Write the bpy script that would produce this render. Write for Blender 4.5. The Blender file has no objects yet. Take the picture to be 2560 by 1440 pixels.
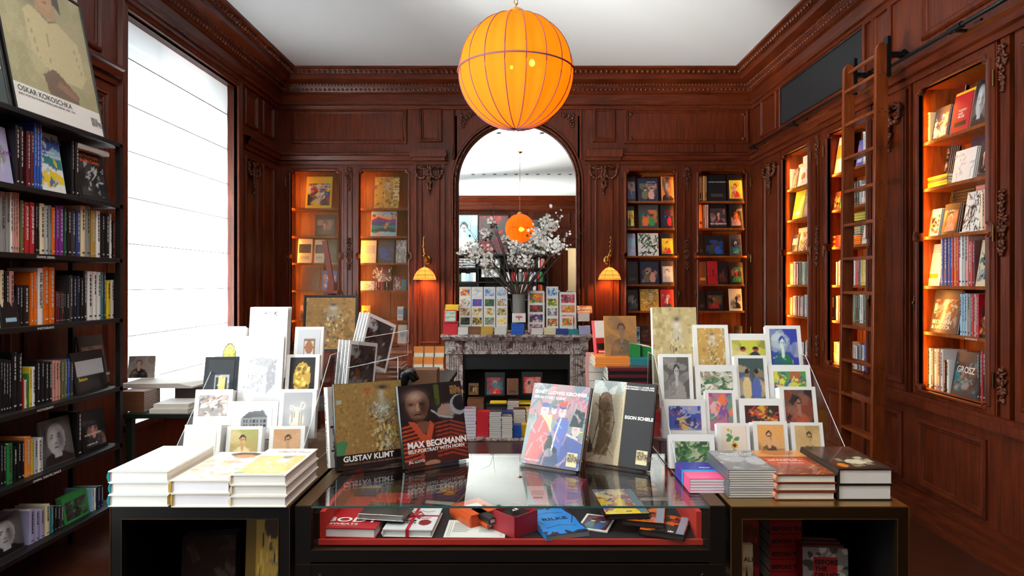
import bpy, bmesh, math, random
import numpy as np
from mathutils import Vector, Matrix
sc = bpy.context.scene
C = sc.collection
PI = math.pi
rnd = random.Random(7)
# ---------------------------------------------------------------- camera, world, exposure
F = 1600.0; CX, CY = 1303.0, 706.0; H = 1.70
cam_d = bpy.data.cameras.new('camera'); cam = bpy.data.objects.new('camera', cam_d); C.objects.link(cam)
cam.location = (0, 0, H); cam.rotation_euler = (PI/2, 0, 0)
cam_d.sensor_width = 36; cam_d.lens = 36*F/2560
cam_d.shift_x = (1280-CX)/2560; cam_d.shift_y = -(720-CY)/2560
cam_d.clip_start = .05; cam_d.clip_end = 100
sc.camera = cam
w = bpy.data.worlds.new('world'); sc.world = w; w.use_nodes = True
w.node_tree.nodes['Background'].inputs[0].default_value = (.75, .86, 1, 1)
w.node_tree.nodes['Background'].inputs[1].default_value = 0.45
sc.view_settings.view_transform = 'Standard'; sc.view_settings.look = 'None'
sc.view_settings.gamma = 1; sc.view_settings.use_curve_mapping = False
sc.view_settings.exposure = 0.0
cy = sc.cycles
cy.use_denoising = True; cy.max_bounces = 7; cy.diffuse_bounces = 3; cy.glossy_bounces = 4
cy.transmission_bounces = 4; cy.transparent_max_bounces = 16; cy.caustics_reflective = False; cy.caustics_refractive = False
cy.sample_clamp_indirect = 6; cy.use_adaptive_sampling = True; cy.adaptive_threshold = .02
SW0, SW1 = .1, 2.3                                                          # added opening out of view, made for fill light, closed by a panel
XR, XL, YB, YF, ZC = 2.90, -3.04, 8.0, -3.45, 4.30     # faces of the panelled walls, ceiling

def light(name, kind, loc, power, color, rot=(0,0,0), size=None, sizey=None, radius=None, spot=None, blend=.5):
    d = bpy.data.lights.new(name, kind); d.energy = power; d.color = color
    if kind == 'AREA':
        d.size = size
        if sizey: d.shape = 'RECTANGLE'; d.size_y = sizey
    if radius is not None: d.shadow_soft_size = radius
    if spot: d.spot_size = spot; d.spot_blend = blend
    o = bpy.data.objects.new(name, d); C.objects.link(o); o.location = loc; o.rotation_euler = rot
    return o
DAY = (.86, .94, 1.0); AMBER = (1.0, .34, .045)
# daylight beyond the two windows of the left wall (the second is beside the camera)
light('daylight_beyond_window', 'AREA', (-3.60, 5.9, 1.72), 660, DAY, (0, -PI/2, 0), 2.3, 2.2)
light('daylight_beyond_second_window', 'AREA', (-3.5, 1.0, 2.2), 250, DAY, (0, -PI/2, 0), 3.2, 2.2)
gl = light('added_ceiling_fill', 'AREA', (-4.9, -1.0, -.4), 4900, (1, .99, .97), size=1.6, sizey=1.8)  # added lamp outside the wall, aimed up to brighten the ceiling
gl.rotation_euler = Vector((5.8, 7.6, 4.8)).to_track_quat('-Z', 'Y').to_euler()
# the unseen front of the shop: doorway and hall light behind the camera
light('hall_ceiling_lamp', 'AREA', (2.1, -4.15, 3.1), 60, (1, .86, .66), (0, 0, 0), 1.0, .8)
# ceiling downlights row (lamps of the room)
for i in range(4):
    light('downlight', 'SPOT', (-2.1+i*1.35, .65, ZC-.02), 60, (1, .93, .85), (0, 0, 0), radius=.04, spot=2.2)

# ---------------------------------------------------------------- helpers
def lin(c):
    if isinstance(c, str):
        c = c.lstrip('#'); c = tuple(int(c[i:i+2], 16)/255 for i in (0, 2, 4))
    return tuple((x/12.92 if x <= .04045 else ((x+.055)/1.055)**2.4) for x in c[:3])
_m = {}
def mat(col, rough=.5, metal=0., spec=.5, emit=None, es=0., coat=0.):
    key = (str(col), rough, metal, spec, str(emit), es, coat)
    if key in _m: return _m[key]
    m = bpy.data.materials.new('paint_'+str(len(_m))); m.use_nodes = True
    b = m.node_tree.nodes['Principled BSDF']
    b.inputs['Base Color'].default_value = (*lin(col), 1); b.inputs['Roughness'].default_value = rough
    b.inputs['Metallic'].default_value = metal; b.inputs['Specular IOR Level'].default_value = spec
    b.inputs['Coat Weight'].default_value = coat
    if emit: b.inputs['Emission Color'].default_value = (*lin(emit), 1); b.inputs['Emission Strength'].default_value = es
    _m[key] = m; return m
def nmat(name):
    m = bpy.data.materials.new(name); m.use_nodes = True
    nt = m.node_tree; b = nt.nodes['Principled BSDF']
    def N(t, **k):
        n = nt.nodes.new(t)
        for a, v in k.items():
            if a in n.inputs: n.inputs[a].default_value = v
            else: setattr(n, a, v)
        return n
    return m, nt, b, N, nt.links.new
def ramp(nt, stops):
    r = nt.nodes.new('ShaderNodeValToRGB'); e = r.color_ramp.elements
    while len(e) < len(stops): e.new(.5)
    for el, (p, c) in zip(e, stops): el.position = p; el.color = (*lin(c), 1)
    return r
def wood(name, scale, c0, c1, c2, rough=.38, coat=.04):
    m, nt, b, N, L = nmat(name)
    tc = N('ShaderNodeTexCoord'); mp = N('ShaderNodeMapping'); mp.inputs['Scale'].default_value = scale
    L(tc.outputs['Object'], mp.inputs[0])
    n = N('ShaderNodeTexNoise', Scale=3.0, Detail=6.0, Roughness=.6, Distortion=.4); L(mp.outputs[0], n.inputs['Vector'])
    n2 = N('ShaderNodeTexNoise', Scale=.8, Detail=2.0); L(tc.outputs['Object'], n2.inputs['Vector'])
    mx = N('ShaderNodeMath', operation='MULTIPLY_ADD'); L(n2.outputs[0], mx.inputs[0]); mx.inputs[1].default_value = .5; L(n.outputs[0], mx.inputs[2])
    r = ramp(nt, [(.5, c0), (.75, c1), (1., c2)]); L(mx.outputs[0], r.inputs[0]); L(r.outputs[0], b.inputs['Base Color'])
    b.inputs['Roughness'].default_value = rough; b.inputs['Coat Weight'].default_value = coat; b.inputs['Coat Roughness'].default_value = .25
    b.inputs['Specular IOR Level'].default_value = .25
    bp = N('ShaderNodeBump', Strength=.12, Distance=.004); L(n.outputs[0], bp.inputs['Height']); L(bp.outputs[0], b.inputs['Normal'])
    return m
WOODV = wood('mahogany_upright_grain', (14, 14, 1.0), '#351003', '#541e08', '#6a2a0d')
WOODH = wood('mahogany_level_grain', (1.2, 1.2, 14), '#351003', '#541e08', '#6a2a0d')
CARVE = wood('carved_mahogany', (6, 6, 6), '#36180b', '#522614', '#683620', .3, .25)
LADW = wood('ladder_mahogany', (10, 10, 1.2), '#4c1f0c', '#6c3113', '#803d1a', .3, .12)
FLOORW = wood('dark_floor_boards', (2, 14, 2), '#2a130b', '#3a1b10', '#4a2415', .3, .2)
BLACKW = mat('#0c0a0b', .45)
STEEL = mat('#191716', .42, .55)
BRASS = mat('#a8793a', .35, 1.0)
ABRASS = mat('#5d452a', .38, 1.0)
WHITE = mat('#f2f0ec', .55)
PAGE = mat('#e6e2d8', .7)
def glassy(name, tint=(1, 1, 1), boost=1.0, rough=0.0):
    m = bpy.data.materials.new(name); m.use_nodes = True; nt = m.node_tree; nt.nodes.clear()
    o = nt.nodes.new('ShaderNodeOutputMaterial'); mx = nt.nodes.new('ShaderNodeMixShader')
    f = nt.nodes.new('ShaderNodeLayerWeight'); f.inputs[0].default_value = .5
    pw = nt.nodes.new('ShaderNodeMath'); pw.operation = 'POWER'; pw.inputs[1].default_value = 5
    mu = nt.nodes.new('ShaderNodeMath'); mu.operation = 'MULTIPLY_ADD'; mu.inputs[1].default_value = .95*boost; mu.inputs[2].default_value = .04*boost; mu.use_clamp = True
    t = nt.nodes.new('ShaderNodeBsdfTransparent'); t.inputs[0].default_value = (*tint, 1)
    g = nt.nodes.new('ShaderNodeBsdfGlossy'); g.inputs['Roughness'].default_value = rough
    L = nt.links.new
    L(f.outputs['Facing'], pw.inputs[0]); L(pw.outputs[0], mu.inputs[0]); L(mu.outputs[0], mx.inputs[0]); L(t.outputs[0], mx.inputs[1]); L(g.outputs[0], mx.inputs[2]); L(mx.outputs[0], o.inputs[0])
    return m
GLASS = glassy('clear_plate_glass', (.97, .99, .98), 1.0)
ACRYL = glassy('clear_acrylic', (.985, .985, .985), .9)
GEDGE = mat('#9fb5b0', .2, 0, .8)

class MB:
    """collects faces; T maps local (a,b,c) to world"""
    def __init__(s, T=None): s.v = []; s.f = []; s.mi = []; s.T = T
    def add(s, vs, fs, mi=0):
        o = len(s.v)
        s.v += [s.T(*p) if s.T else tuple(p) for p in vs]
        s.f += [tuple(i+o for i in f) for f in fs]; s.mi += [mi]*len(fs); return s
    def box(s, x0, x1, y0, y1, z0, z1, mi=0):
        return s.add([(x0,y0,z0),(x1,y0,z0),(x1,y1,z0),(x0,y1,z0),(x0,y0,z1),(x1,y0,z1),(x1,y1,z1),(x0,y1,z1)],
              [(0,3,2,1),(4,5,6,7),(0,1,5,4),(1,2,6,5),(2,3,7,6),(3,0,4,7)], mi)
    def ell(s, c, r, seg=8, rings=5, mi=0, M=None):
        vs = []; fs = []
        for i in range(rings+1):
            t = PI*i/rings
            for j in range(seg):
                p = 2*PI*j/seg; q = Vector((math.sin(t)*math.cos(p)*r[0], math.sin(t)*math.sin(p)*r[1], math.cos(t)*r[2]))
                if M: q = M @ q
                vs.append((c[0]+q.x, c[1]+q.y, c[2]+q.z))
        for i in range(rings):
            for j in range(seg): k = (j+1) % seg; fs.append((i*seg+j, i*seg+k, (i+1)*seg+k, (i+1)*seg+j))
        return s.add(vs, fs, mi)
    def lathe(s, prof, c=(0,0,0), seg=24, mi=0):
        vs = []; fs = []
        for r, z in prof:
            for j in range(seg): a = 2*PI*j/seg; vs.append((c[0]+r*math.cos(a), c[1]+r*math.sin(a), c[2]+z))
        for i in range(len(prof)-1):
            for j in range(seg): k = (j+1) % seg; fs.append((i*seg+j, i*seg+k, (i+1)*seg+k, (i+1)*seg+j))
        return s.add(vs, fs, mi)
    def tube(s, pts, r, seg=6, mi=0, closed=False, cap=True):
        pts = [Vector(p) for p in pts]; n = len(pts); vs = []; fs = []
        rr = r if isinstance(r, (list, tuple)) else [r]*n
        for i, p in enumerate(pts):
            a = pts[i-1] if (i > 0 or closed) else p; b = pts[(i+1) % n] if (i < n-1 or closed) else p
            t = (b-a).normalized(); u = t.orthogonal().normalized() if abs(t.z) > .99 else t.cross(Vector((0,0,1))).normalized()
            w_ = t.cross(u)
            for j in range(seg): an = 2*PI*j/seg; q = p+(u*math.cos(an)+w_*math.sin(an))*rr[i]; vs.append(tuple(q))
        m = n if closed else n-1
        for i in range(m):
            for j in range(seg): k = (j+1) % seg; e = (i+1) % n; fs.append((i*seg+j, i*seg+k, e*seg+k, e*seg+j))
        if cap and not closed: fs += [tuple(range(seg))[::-1], tuple((n-1)*seg+j for j in range(seg))]
        return s.add(vs, fs, mi)
    def sweep(s, pts, prof, closed=True, mi=0, plane=lambda a, b, d: (a, d, b)):
        """2D path pts, profile of (inward offset, protrusion); mitred."""
        n = len(pts); N = []
        for i in range(n):
            p = Vector(pts[i]); a = Vector(pts[i-1]) if (i > 0 or closed) else None; b = Vector(pts[(i+1) % n]) if (i < n-1 or closed) else None
            d1 = (p-a).normalized() if a is not None else (b-p).normalized(); d2 = (b-p).normalized() if b is not None else d1
            n1 = Vector((-d1.y, d1.x)); n2 = Vector((-d2.y, d2.x)); m_ = (n1+n2)
            m_ = m_.normalized() if m_.length > 1e-6 else n1
            N.append(m_/max(.35, m_.dot(n1)))
        k = len(prof); vs = []; fs = []
        for i in range(n):
            for o, d in prof: q = Vector(pts[i])+N[i]*o; vs.append(plane(q.x, q.y, d))
        for i in range(n if closed else n-1):
            e = (i+1) % n
            for j in range(k-1): fs.append((i*k+j, e*k+j, e*k+j+1, i*k+j+1))
        if not closed: fs += [tuple(range(k)), tuple((n-1)*k+j for j in range(k))[::-1]]
        return s.add(vs, fs, mi)
    def obj(s, name, mats, parent=None, smooth=False, M=None):
        me = bpy.data.meshes.new(name); me.from_pydata(s.v, [], s.f); me.polygons.foreach_set('material_index', s.mi)
        for m in (mats if isinstance(mats, (list, tuple)) else [mats]): me.materials.append(m)
        bm = bmesh.new(); bm.from_mesh(me); bmesh.ops.recalc_face_normals(bm, faces=bm.faces); bm.to_mesh(me); bm.free()
        if smooth: me.polygons.foreach_set('use_smooth', [True]*len(me.polygons))
        me.update()
        o = bpy.data.objects.new(name, me); C.objects.link(o)
        if parent: o.parent = parent
        if M is not None: o.matrix_local = M
        return o
def bevel(o, wd=.003, seg=2):
    m = o.modifiers.new('bevel', 'BEVEL'); m.width = wd; m.segments = seg; m.limit_method = 'ANGLE'; return o
LABELS = []
def tag(o, label, cat, group=None, kind=None):
    o['label'] = label; o['category'] = cat
    if group: o['group'] = group
    if kind: o['kind'] = kind
    return o
def struct(o): o['kind'] = 'structure'; return o
def empty(name, loc=(0,0,0), M=None):
    o = bpy.data.objects.new(name, None); C.objects.link(o); o.empty_display_size = .05
    if M is not None: o.matrix_world = M
    else: o.location = loc
    return o
def basis(O, ex, ey, ez):
    return Matrix(((ex[0],ey[0],ez[0],O[0]),(ex[1],ey[1],ez[1],O[1]),(ex[2],ey[2],ez[2],O[2]),(0,0,0,1)))
def P(px, py, Y): return Vector(((px-CX)*Y/F, Y, H+(CY-py)*Y/F))
def onz(px, py, z):                     # pixel -> point on the level plane z
    Y = (H-z)*F/(py-CY); return P(px, py, Y)
def ux(px): return (px-CX)/200.0        # back wall plane
def uz(py): return H+(CY-py)/200.0
TBack = lambda a, d, z: (a, YB-d, z)    # along, out of wall, up
TRight = lambda a, d, z: (XR-d, a, z)
TLeft = lambda a, d, z: (XL+d, a, z)
TFront = lambda a, d, z: (a, YF+d, z)
wp = lambda a, b, d: (a, d, b)          # wall path (along, up) + protrusion
# ---------------------------------------------------------------- room shell
def solid(T, rects, d0, d1):
    m = MB(T)
    for a0, a1, z0, z1 in rects: m.box(a0, a1, d0, d1, z0, z1)
    return m
PAN = [(0, 0), (0, .012), (.012, .024), (.026, .026), (.036, .010), (.048, .010), (.058, .002)]
def rectp(a0, a1, z0, z1): return [(a0, z0), (a1, z0), (a1, z1), (a0, z1)]
def panel(m, a0, a1, z0, z1, prof=PAN): m.sweep(rectp(a0, a1, z0, z1), prof, True, 0, wp)
MB_F = MB().box(XL-.4, XR+.5, YF-1.6, YB+.5, -.05, 0)
struct(MB_F.obj('floor', FLOORW))
CEIL = mat('#f6f6f4', .9)
struct(MB().box(XL-.4, XR+.5, YF-.3, YB+.5, ZC, ZC+.08).obj('ceiling', CEIL))
# openings of the built-in bookcases (a0,a1) and their shelf heights
OZ0, OZ1 = .93, 3.09
BACKL = [(ux(728), ux(846)), (ux(900), ux(1020))]
BACKR = [(ux(1567), ux(1688)), (ux(1747), ux(1863))]
def yr(px, X=XR): return X*F/(px-CX)
RIGHTU = [(yr(2022), yr(1958)), (yr(2168), yr(2070)), (yr(2468), yr(2299)), (3.02, 3.69)]
# back wall
m = solid(TBack, [(XL-.4, XR+.5, 0, ZC)], -.46, -.36)                        # masonry behind
for a0, a1 in ((XL-.4, ux(712)), (ux(1031), ux(1137)), (ux(1449), ux(1556)), (ux(1875), XR+.5)): m.box(a0, a1, -.36, 0, 0, uz(408))
m.box(ux(1137), ux(1449), -.36, 0, uz(290), ZC-.01); m.box(ux(1137), ux(1449), -.36, -.02, 1.02, uz(850)+.02)
m.box(XL-.4, ux(1137), -.36, 0, uz(408), ZC-.01); m.box(ux(1449), XR+.5, -.36, 0, uz(408), ZC-.01)
for a0, a1 in ((ux(712), ux(1031)), (ux(1556), ux(1875))): m.box(a0, a1, -.36, 0, 0, .80)
# spandrels round the arch
AR = (1440-1147)/2/200.; AC = ux(1293.5); AZ = uz(459)
arc = [(AC+AR*1.03*math.cos(t), AZ+AR*1.03*math.sin(t)) for t in [PI*i/32 for i in range(33)]]
for i in range(32):
    (x0, z0), (x1, z1) = arc[i], arc[i+1]
    m.add([(x0,-.03,z0),(x1,-.03,z1),(x1,-.03,uz(290)),(x0,-.03,uz(290)),(x0,0,z0),(x1,0,z1),(x1,0,uz(290)),(x0,0,uz(290))],
          [(4,5,6,7),(0,1,5,4),(0,3,2,1)])
for a, b in ((730, 1018), (1560, 1872)): panel(m, ux(a), ux(b), uz(360), uz(272))
for a, b in ((1048, 1106), (1481, 1539)): panel(m, ux(a), ux(b), uz(356), uz(268))
m.sweep([(ux(1455), uz(400)), (ux(1455), uz(262)), (ux(1132), uz(262)), (ux(1132), uz(400))], [(0,0),(0,.014),(.01,.02),(.02,.014),(.028,0)], False, 0, wp)
for a, b in ((1050, 1100), (1487, 1533)): panel(m, ux(a), ux(b), .93, uz(418), [(0,0),(0,.01),(.008,.016),(.022,.016),(.03,.006),(.036,.006)])
for a, b in ((1035, 1112), (1469, 1547)):                                   # pilaster slabs and their caps
    for lo, hi, dd in ((ux(a), ux(a)+.035, .025), (ux(b)-.035, ux(b), .025)): m.box(lo, hi, 0, dd, .86, uz(410))
    m.box(ux(a)-.03, ux(b)+.03, 0, .12, uz(396), uz(378)); m.box(ux(a)-.01, ux(b)+.01, 0, .09, uz(404), uz(395))
    m.box(ux(a), ux(b), 0, .05, .80, .88); panel(m, ux(a)+.05, ux(b)-.05, .18, .76)
struct(m.obj('wall_back', [WOODV]))
# ledge over the bookcases, all round
LEDGE = [(0, -.10), (.02, -.10), (.025, -.06), (.055, -.05), (.065, 0), (.085, .01), (.085, .03), (.03, .045), (0, .05)]
m = MB(); zl = 3.27
def ledge(m, T, a0, a1, flip=False):
    pts = [(a0, 0), (a1, 0)]
    k = len(LEDGE); vs = [(a0, o, zl+d) for o, d in LEDGE]+[(a1, o, zl+d) for o, d in LEDGE]
    mm = MB(T); mm.add(vs, [(j, k+j, k+j+1, j+1) for j in range(k-1)]); m.v += []; o = len(m.v)
    m.v += mm.v; m.f += [tuple(i+o for i in f) for f in mm.f]; m.mi += mm.mi
ledge(m, TBack, XL, ux(1120)); ledge(m, TBack, ux(1462), XR); ledge(m, TRight, YF, SW0-.12); ledge(m, TRight, SW1+.12, YB); ledge(m, TLeft, 7.0, YB); ledge(m, TLeft, 2.35, 4.78)
struct(m.obj('trim_1', WOODH))
# cornice: profile swept round the room
CORN = [(0, -.44), (.02, -.44), (.03, -.40), (.055, -.39), (.06, -.35), (.06, -.27), (.09, -.25), (.12, -.20), (.135, -.16), (.16, -.15), (.225, -.13), (.235, -.075), (.25, -.07), (.29, -.03), (.32, -.02), (.325, 0)]
m = MB(); m.sweep([(XL, YF), (XR, YF), (XR, YB), (XL, YB)], CORN, True, 0, lambda a, b, d: (a, b, ZC+d))
struct(m.obj('trim_2', WOODH))
m = MB()                                                                     # carved rows of the cornice
def rowof(o, z, r, step, y0=3.2):
    n = int((XR-XL-2*o)/step)
    for i in range(n+1):
        x = XL+o+i*step+.02
        m.ell((x, YB-o, ZC+z), r, 6, 4)
    n = int((YB-y0)/step)
    for i in range(n):
        y = YB-o-i*step
        m.ell((XR-o, y, ZC+z), (r[1], r[0], r[2]), 6, 4)
        m.ell((XL+o, y, ZC+z), (r[1], r[0], r[2]), 6, 4)
rowof(.272, -.048, (.022, .018, .028), .062); rowof(.130, -.165, (.012, .012, .02), .04); rowof(.104, -.215, (.02, .014, .024), .055); rowof(.048, -.385, (.012, .012, .010), .034)
struct(m.obj('trim_3', CARVE, smooth=True))
# right wall
m = solid(TRight, [(YF-.3, SW0, 0, ZC), (SW1, YB+.5, 0, ZC), (SW0, SW1, 0, .62), (SW0, SW1, 3.79, ZC)], -.46, -.36)
m.box(SW1, YB+.1, -.36, 0, 3.23, ZC-.01); m.box(SW1, YB+.1, -.36, 0, 0, .80); m.box(YF, SW0, -.36, 0, 3.23, ZC-.01); m.box(YF, SW0, -.36, 0, 0, .80); m.box(SW0, SW1, -.36, 0, 0, .62); m.box(SW0, SW1, -.36, 0, 3.79, ZC-.01)
edges = [YB+.1]+[v for a0, a1 in RIGHTU for v in (a1+.11, a0-.11)]+[SW1, SW0, YF]
for i in range(0, len(edges), 2):
    if edges[i]-edges[i+1] > .02: m.box(edges[i+1], edges[i], -.36, 0, .80, 3.23)
for a0, a1 in ((7.25, 7.72), (5.0, 5.28), (3.0, 4.62)): panel(m, a0, a1, 3.44, 3.92)
m.sweep(rectp(5.40, 7.12, 3.44, 3.86), [(-.03, 0), (-.03, .02), (-.01, .03), (0, .01)], True, 0, wp)
for a0, a1 in ((7.18, 7.62), (4.84, 5.20)):
    panel(m, a0, a1, .93, 3.02, [(0,0),(0,.01),(.008,.02),(.03,.02),(.045,.006)])
    m.box(a0-.05, a0-.03, 0, .02, .86, 3.15); m.box(a1+.03, a1+.05, 0, .02, .86, 3.15)
for a0, a1 in ((7.2, 7.6), (6.45, 7.07), (5.38, 6.05), (4.86, 5.18), (3.98, 4.66), (3.02, 3.69)):
    panel(m, a0, a1, .22, .72)
m.box(SW1, YB, 0, .05, .80, .86); m.box(SW1, YB, 0, .035, .86, .885)
struct(m.obj('wall_right', WOODV))
m = MB(); m.box(XL, XR, YB-.04, YB, 0, .13)
for zz, dd in ((.0, .10), (.05, .085), (.09, .07), (.12, .05), (.14, .03)): m.box(XR-dd, XR, YF, YB-.04, zz, zz+.05 if zz else .05)
struct(m.obj('baseboard_right', WOODH))
# left wall with two windows and an unseen third opening added for fill light
WIN = [(4.93, 6.84), (.05, 2.0), (-2.85, -.9)]; WZ0, WZ1 = .62, 3.79
m = solid(TLeft, [(YF-.3, WIN[2][0], 0, ZC), (WIN[2][1], WIN[1][0], 0, ZC), (WIN[2][0], WIN[2][1], 0, WZ0), (WIN[2][0], WIN[2][1], WZ1, ZC), (WIN[1][1], WIN[0][0], 0, ZC), (WIN[0][1], YB+.5, 0, ZC), (WIN[0][0], WIN[0][1], 0, WZ0), (WIN[0][0], WIN[0][1], WZ1, ZC),
                  (WIN[1][0], WIN[1][1], 0, WZ0), (WIN[1][0], WIN[1][1], WZ1, ZC)], -.35, 0)
panel(m, 7.02, 7.36, 3.44, 3.84); panel(m, 7.5, 7.84, 3.44, 3.84); panel(m, 7.02, 7.36, .93, 3.1); panel(m, 7.5, 7.84, .93, 3.1)
panel(m, 4.0, 4.62, 3.36, 3.92); panel(m, 2.5, 3.8, 3.36, 3.92); panel(m, 3.9, 4.7, .93, 3.1); panel(m, 2.4, 3.8, .93, 3.1)
struct(m.obj('wall_left', WOODV))
for i, (a0, a1) in enumerate(WIN):
    m = MB(TLeft)
    m.sweep([(a1, WZ0), (a1, WZ1), (a0, WZ1), (a0, WZ0)], [(-.0, 0), (-.0, -.03)] + [(-.012, .02), (-.03, .028), (-.05, .018), (-.07, .03), (-.095, .03), (-.11, 0)], False, 0, wp)
    m.box(a0-.12, a1+.12, -.02, .09, WZ0-.05, WZ0)
    wo = struct(m.obj('window_%d' % (i+1), WOODV))  # the last one frames the added opening
    fr = MB(TLeft); zs = [WZ0, 2.1, WZ1]
    for yy in (a0, (a0+a1)/2, a1): fr.box(yy-.03, yy+.03, -.33, -.28, WZ0, WZ1)
    for zz in (WZ0+.03, 2.2, WZ1-.03): fr.box(a0, a1, -.33, -.28, zz-.03, zz+.03)
    fr.obj('window_frame', mat('#d8d8d4', .5), wo)
    MB(TLeft).box(a0, a1, -.31, -.306, WZ0, WZ1).obj('window_pane', GLASS, wo)
m = MB(TRight); m.sweep([(SW0, .62), (SW1, .62), (SW1, 3.79), (SW0, 3.79)], [(0, -.3), (0, .02), (-.08, .03), (-.11, 0)], True, 0, wp); m.box(SW0, SW1, -.2, -.15, .62, 3.79); struct(m.obj('side_opening_panel', WOODV))  # added panel out of view, keeps sky light out of the side opening
# sheer roman blind in the first window
def sheer():
    m_ = bpy.data.materials.new('sheer_white_cloth'); m_.use_nodes = True; nt = m_.node_tree; nt.nodes.clear()
    N = nt.nodes.new; o = N('ShaderNodeOutputMaterial'); a = N('ShaderNodeMixShader'); b = N('ShaderNodeMixShader')
    d = N('ShaderNodeBsdfDiffuse'); t = N('ShaderNodeBsdfTranslucent'); tr = N('ShaderNodeBsdfTransparent')
    d.inputs[0].default_value = (.85, .85, .84, 1); t.inputs[0].default_value = (.92, .93, .93, 1)
    a.inputs[0].default_value = .6; b.inputs[0].default_value = .05
    L = nt.links.new; L(d.outputs[0], a.inputs[1]); L(t.outputs[0], a.inputs[2]); L(a.outputs[0], b.inputs[1]); L(tr.outputs[0], b.inputs[2]); L(b.outputs[0], o.inputs[0])
    return m_
SHEER = sheer()
bl = empty('roman_blind', (XL-.10, (WIN[0][0]+WIN[0][1])/2, WZ1))
tag(bl, 'white sheer roman blind drawn down over the tall window', 'blind')
Mi = Matrix.Translation(bl.location).inverted()
cl = MB(TLeft); zz = WZ1; k = 0
a0, a1 = WIN[0][0]+.005, WIN[0][1]-.005
zs = [WZ1-.002]+[WZ1-.30-.37*i for i in range(8)]+[WZ0+.02]
for i in range(len(zs)-1):
    z1, z0 = zs[i], zs[i+1]; n = 5
    for j in range(n):
        t0, t1 = j/n, (j+1)/n; zA = z1+(z0-z1)*t0; zB = z1+(z0-z1)*t1
        dA = -.10+.004*math.sin(PI*t0); dB = -.10+.004*math.sin(PI*t1)
        cl.add([(a0, dA, zA), (a1, dA, zA), (a1, dB, zB), (a0, dB, zB)], [(0,1,2,3)])
cl.obj('blind_cloth', SHEER, bl, True, Mi)
for i in range(1, len(zs)-1): MB(TLeft).box(a0, a1, -.101, -.094, zs[i]-.004, zs[i]+.003).obj('seam_batten', mat('#b5b2ac', .7), bl, M=Mi)
# wall behind the camera, seen in the mirror
m = solid(TFront, [(XL-.4, 1.42, 0, ZC), (2.60, XR+.5, 0, ZC), (1.42, 2.60, 2.75, ZC)], -.3, 0)
for a0, a1 in ((-2.9, -2.0), (-1.85, -.35), (-.2, .2), (.35, 1.5), (1.7, 2.7)): panel(m, a0, a1, 3.35, 3.85)
m.box(XL, XR, 0, .04, 3.05, 3.2); m.box(1.32, 1.42, 0, .05, 0, 2.85); m.box(2.60, 2.70, 0, .05, 0, 2.85); m.box(1.42, 2.60, 0, .05, 2.75, 2.85); panel(m, .9, 1.25, .3, 2.7)
struct(m.obj('wall_front', WOODV))
struct(MB().box(.6, 2.9, YF-1.6, YF-1.5, 0, 3.2).obj('wall_hall', mat('#d8c7a6', .8)))
# recessed downlight rims
for Y, xs in ((.65, [ -1.16+.26*i for i in range(10)]), (4.9, [-.65, -.39, .36, .6])):
    for x in xs:
        d = MB().lathe([(.0, -.002), (.03, -.002), (.04, -.006), (.045, 0)], (0,0,0), 16).obj('downlight_trim', mat('#2a2a2a', .5))
        d.location = (x, Y, ZC-.001)
        tag(d, 'small black recessed downlight in the white ceiling', 'downlight', 'recessed downlights in the ceiling')
# ---------------------------------------------------------------- carved ornament
def leafs(m, cx, cz, w_, h_, n, seed, d=.02, r=.016):
    q = random.Random(seed)
    for i in range(n):
        x = abs(q.uniform(-1, 1))*w_/2; z = q.uniform(-1, 1)*h_/2
        sc_ = 1-.5*abs(z)/(h_/2+1e-6); x *= sc_
        a = q.uniform(0, PI)
        for sg in (1, -1):
            R = Matrix.Rotation(a*sg, 3, 'Y')
            m.ell((cx+sg*x, q.uniform(.4, 1)*d, cz+z), (r*1.5*sc_+.003, r*.7, r*.55), 6, 4, M=R)
def scroll(m, cx, cz, r, turns=1.4, sg=1, t=.008, d=.015):
    pts = []
    for i in range(18):
        a = i/17*turns*2*PI; rr = r*(1-i/20); pts.append((cx+sg*rr*math.cos(a), d, cz+rr*math.sin(a)))
    m.tube(pts, [t*(1-i/30) for i in range(18)], 5)
def swag(m, cx, cz, w_=.30, h_=.3):
    q = random.Random(int(cx*100))
    for sg in (-1, 1):
        for i in range(26):
            a = PI*(i/25); x = cx+sg*(w_*.27+w_*.22*math.cos(a)); z = cz-h_*.36*math.sin(a)
            if i > 20 and sg: pass
            m.ell((x, .03+q.uniform(0, .02), z), (.022, .02, .017), 6, 4, M=Matrix.Rotation(q.uniform(0, PI), 3, 'Y'))
        m.tube([(cx+sg*.03, .02, cz+.02), (cx+sg*.07, .03, cz+.05), (cx+sg*.11, .025, cz+.02), (cx+sg*.14, .03, cz+.03)], .012, 5)
    for i in range(16):
        z = cz+.03-h_*i/17; wd = .028 if i < 9 else .04*(1-abs(i-12)/5)
        for sg in (-1, 1): m.ell((cx+sg*q.uniform(.2, .9)*wd, .035+q.uniform(0, .015), z), (.02, .018, .02), 6, 4)
    m.ell((cx, .03, cz-h_), (.014, .014, .02), 6, 4); m.tube([(cx-w_*.47, .015, cz+.005), (cx, .02, cz+.02), (cx+w_*.47, .015, cz+.005)], .009, 5); m.tube([(cx, .02, cz+.03), (cx, .02, cz-h_)], .010, 5)
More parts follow.
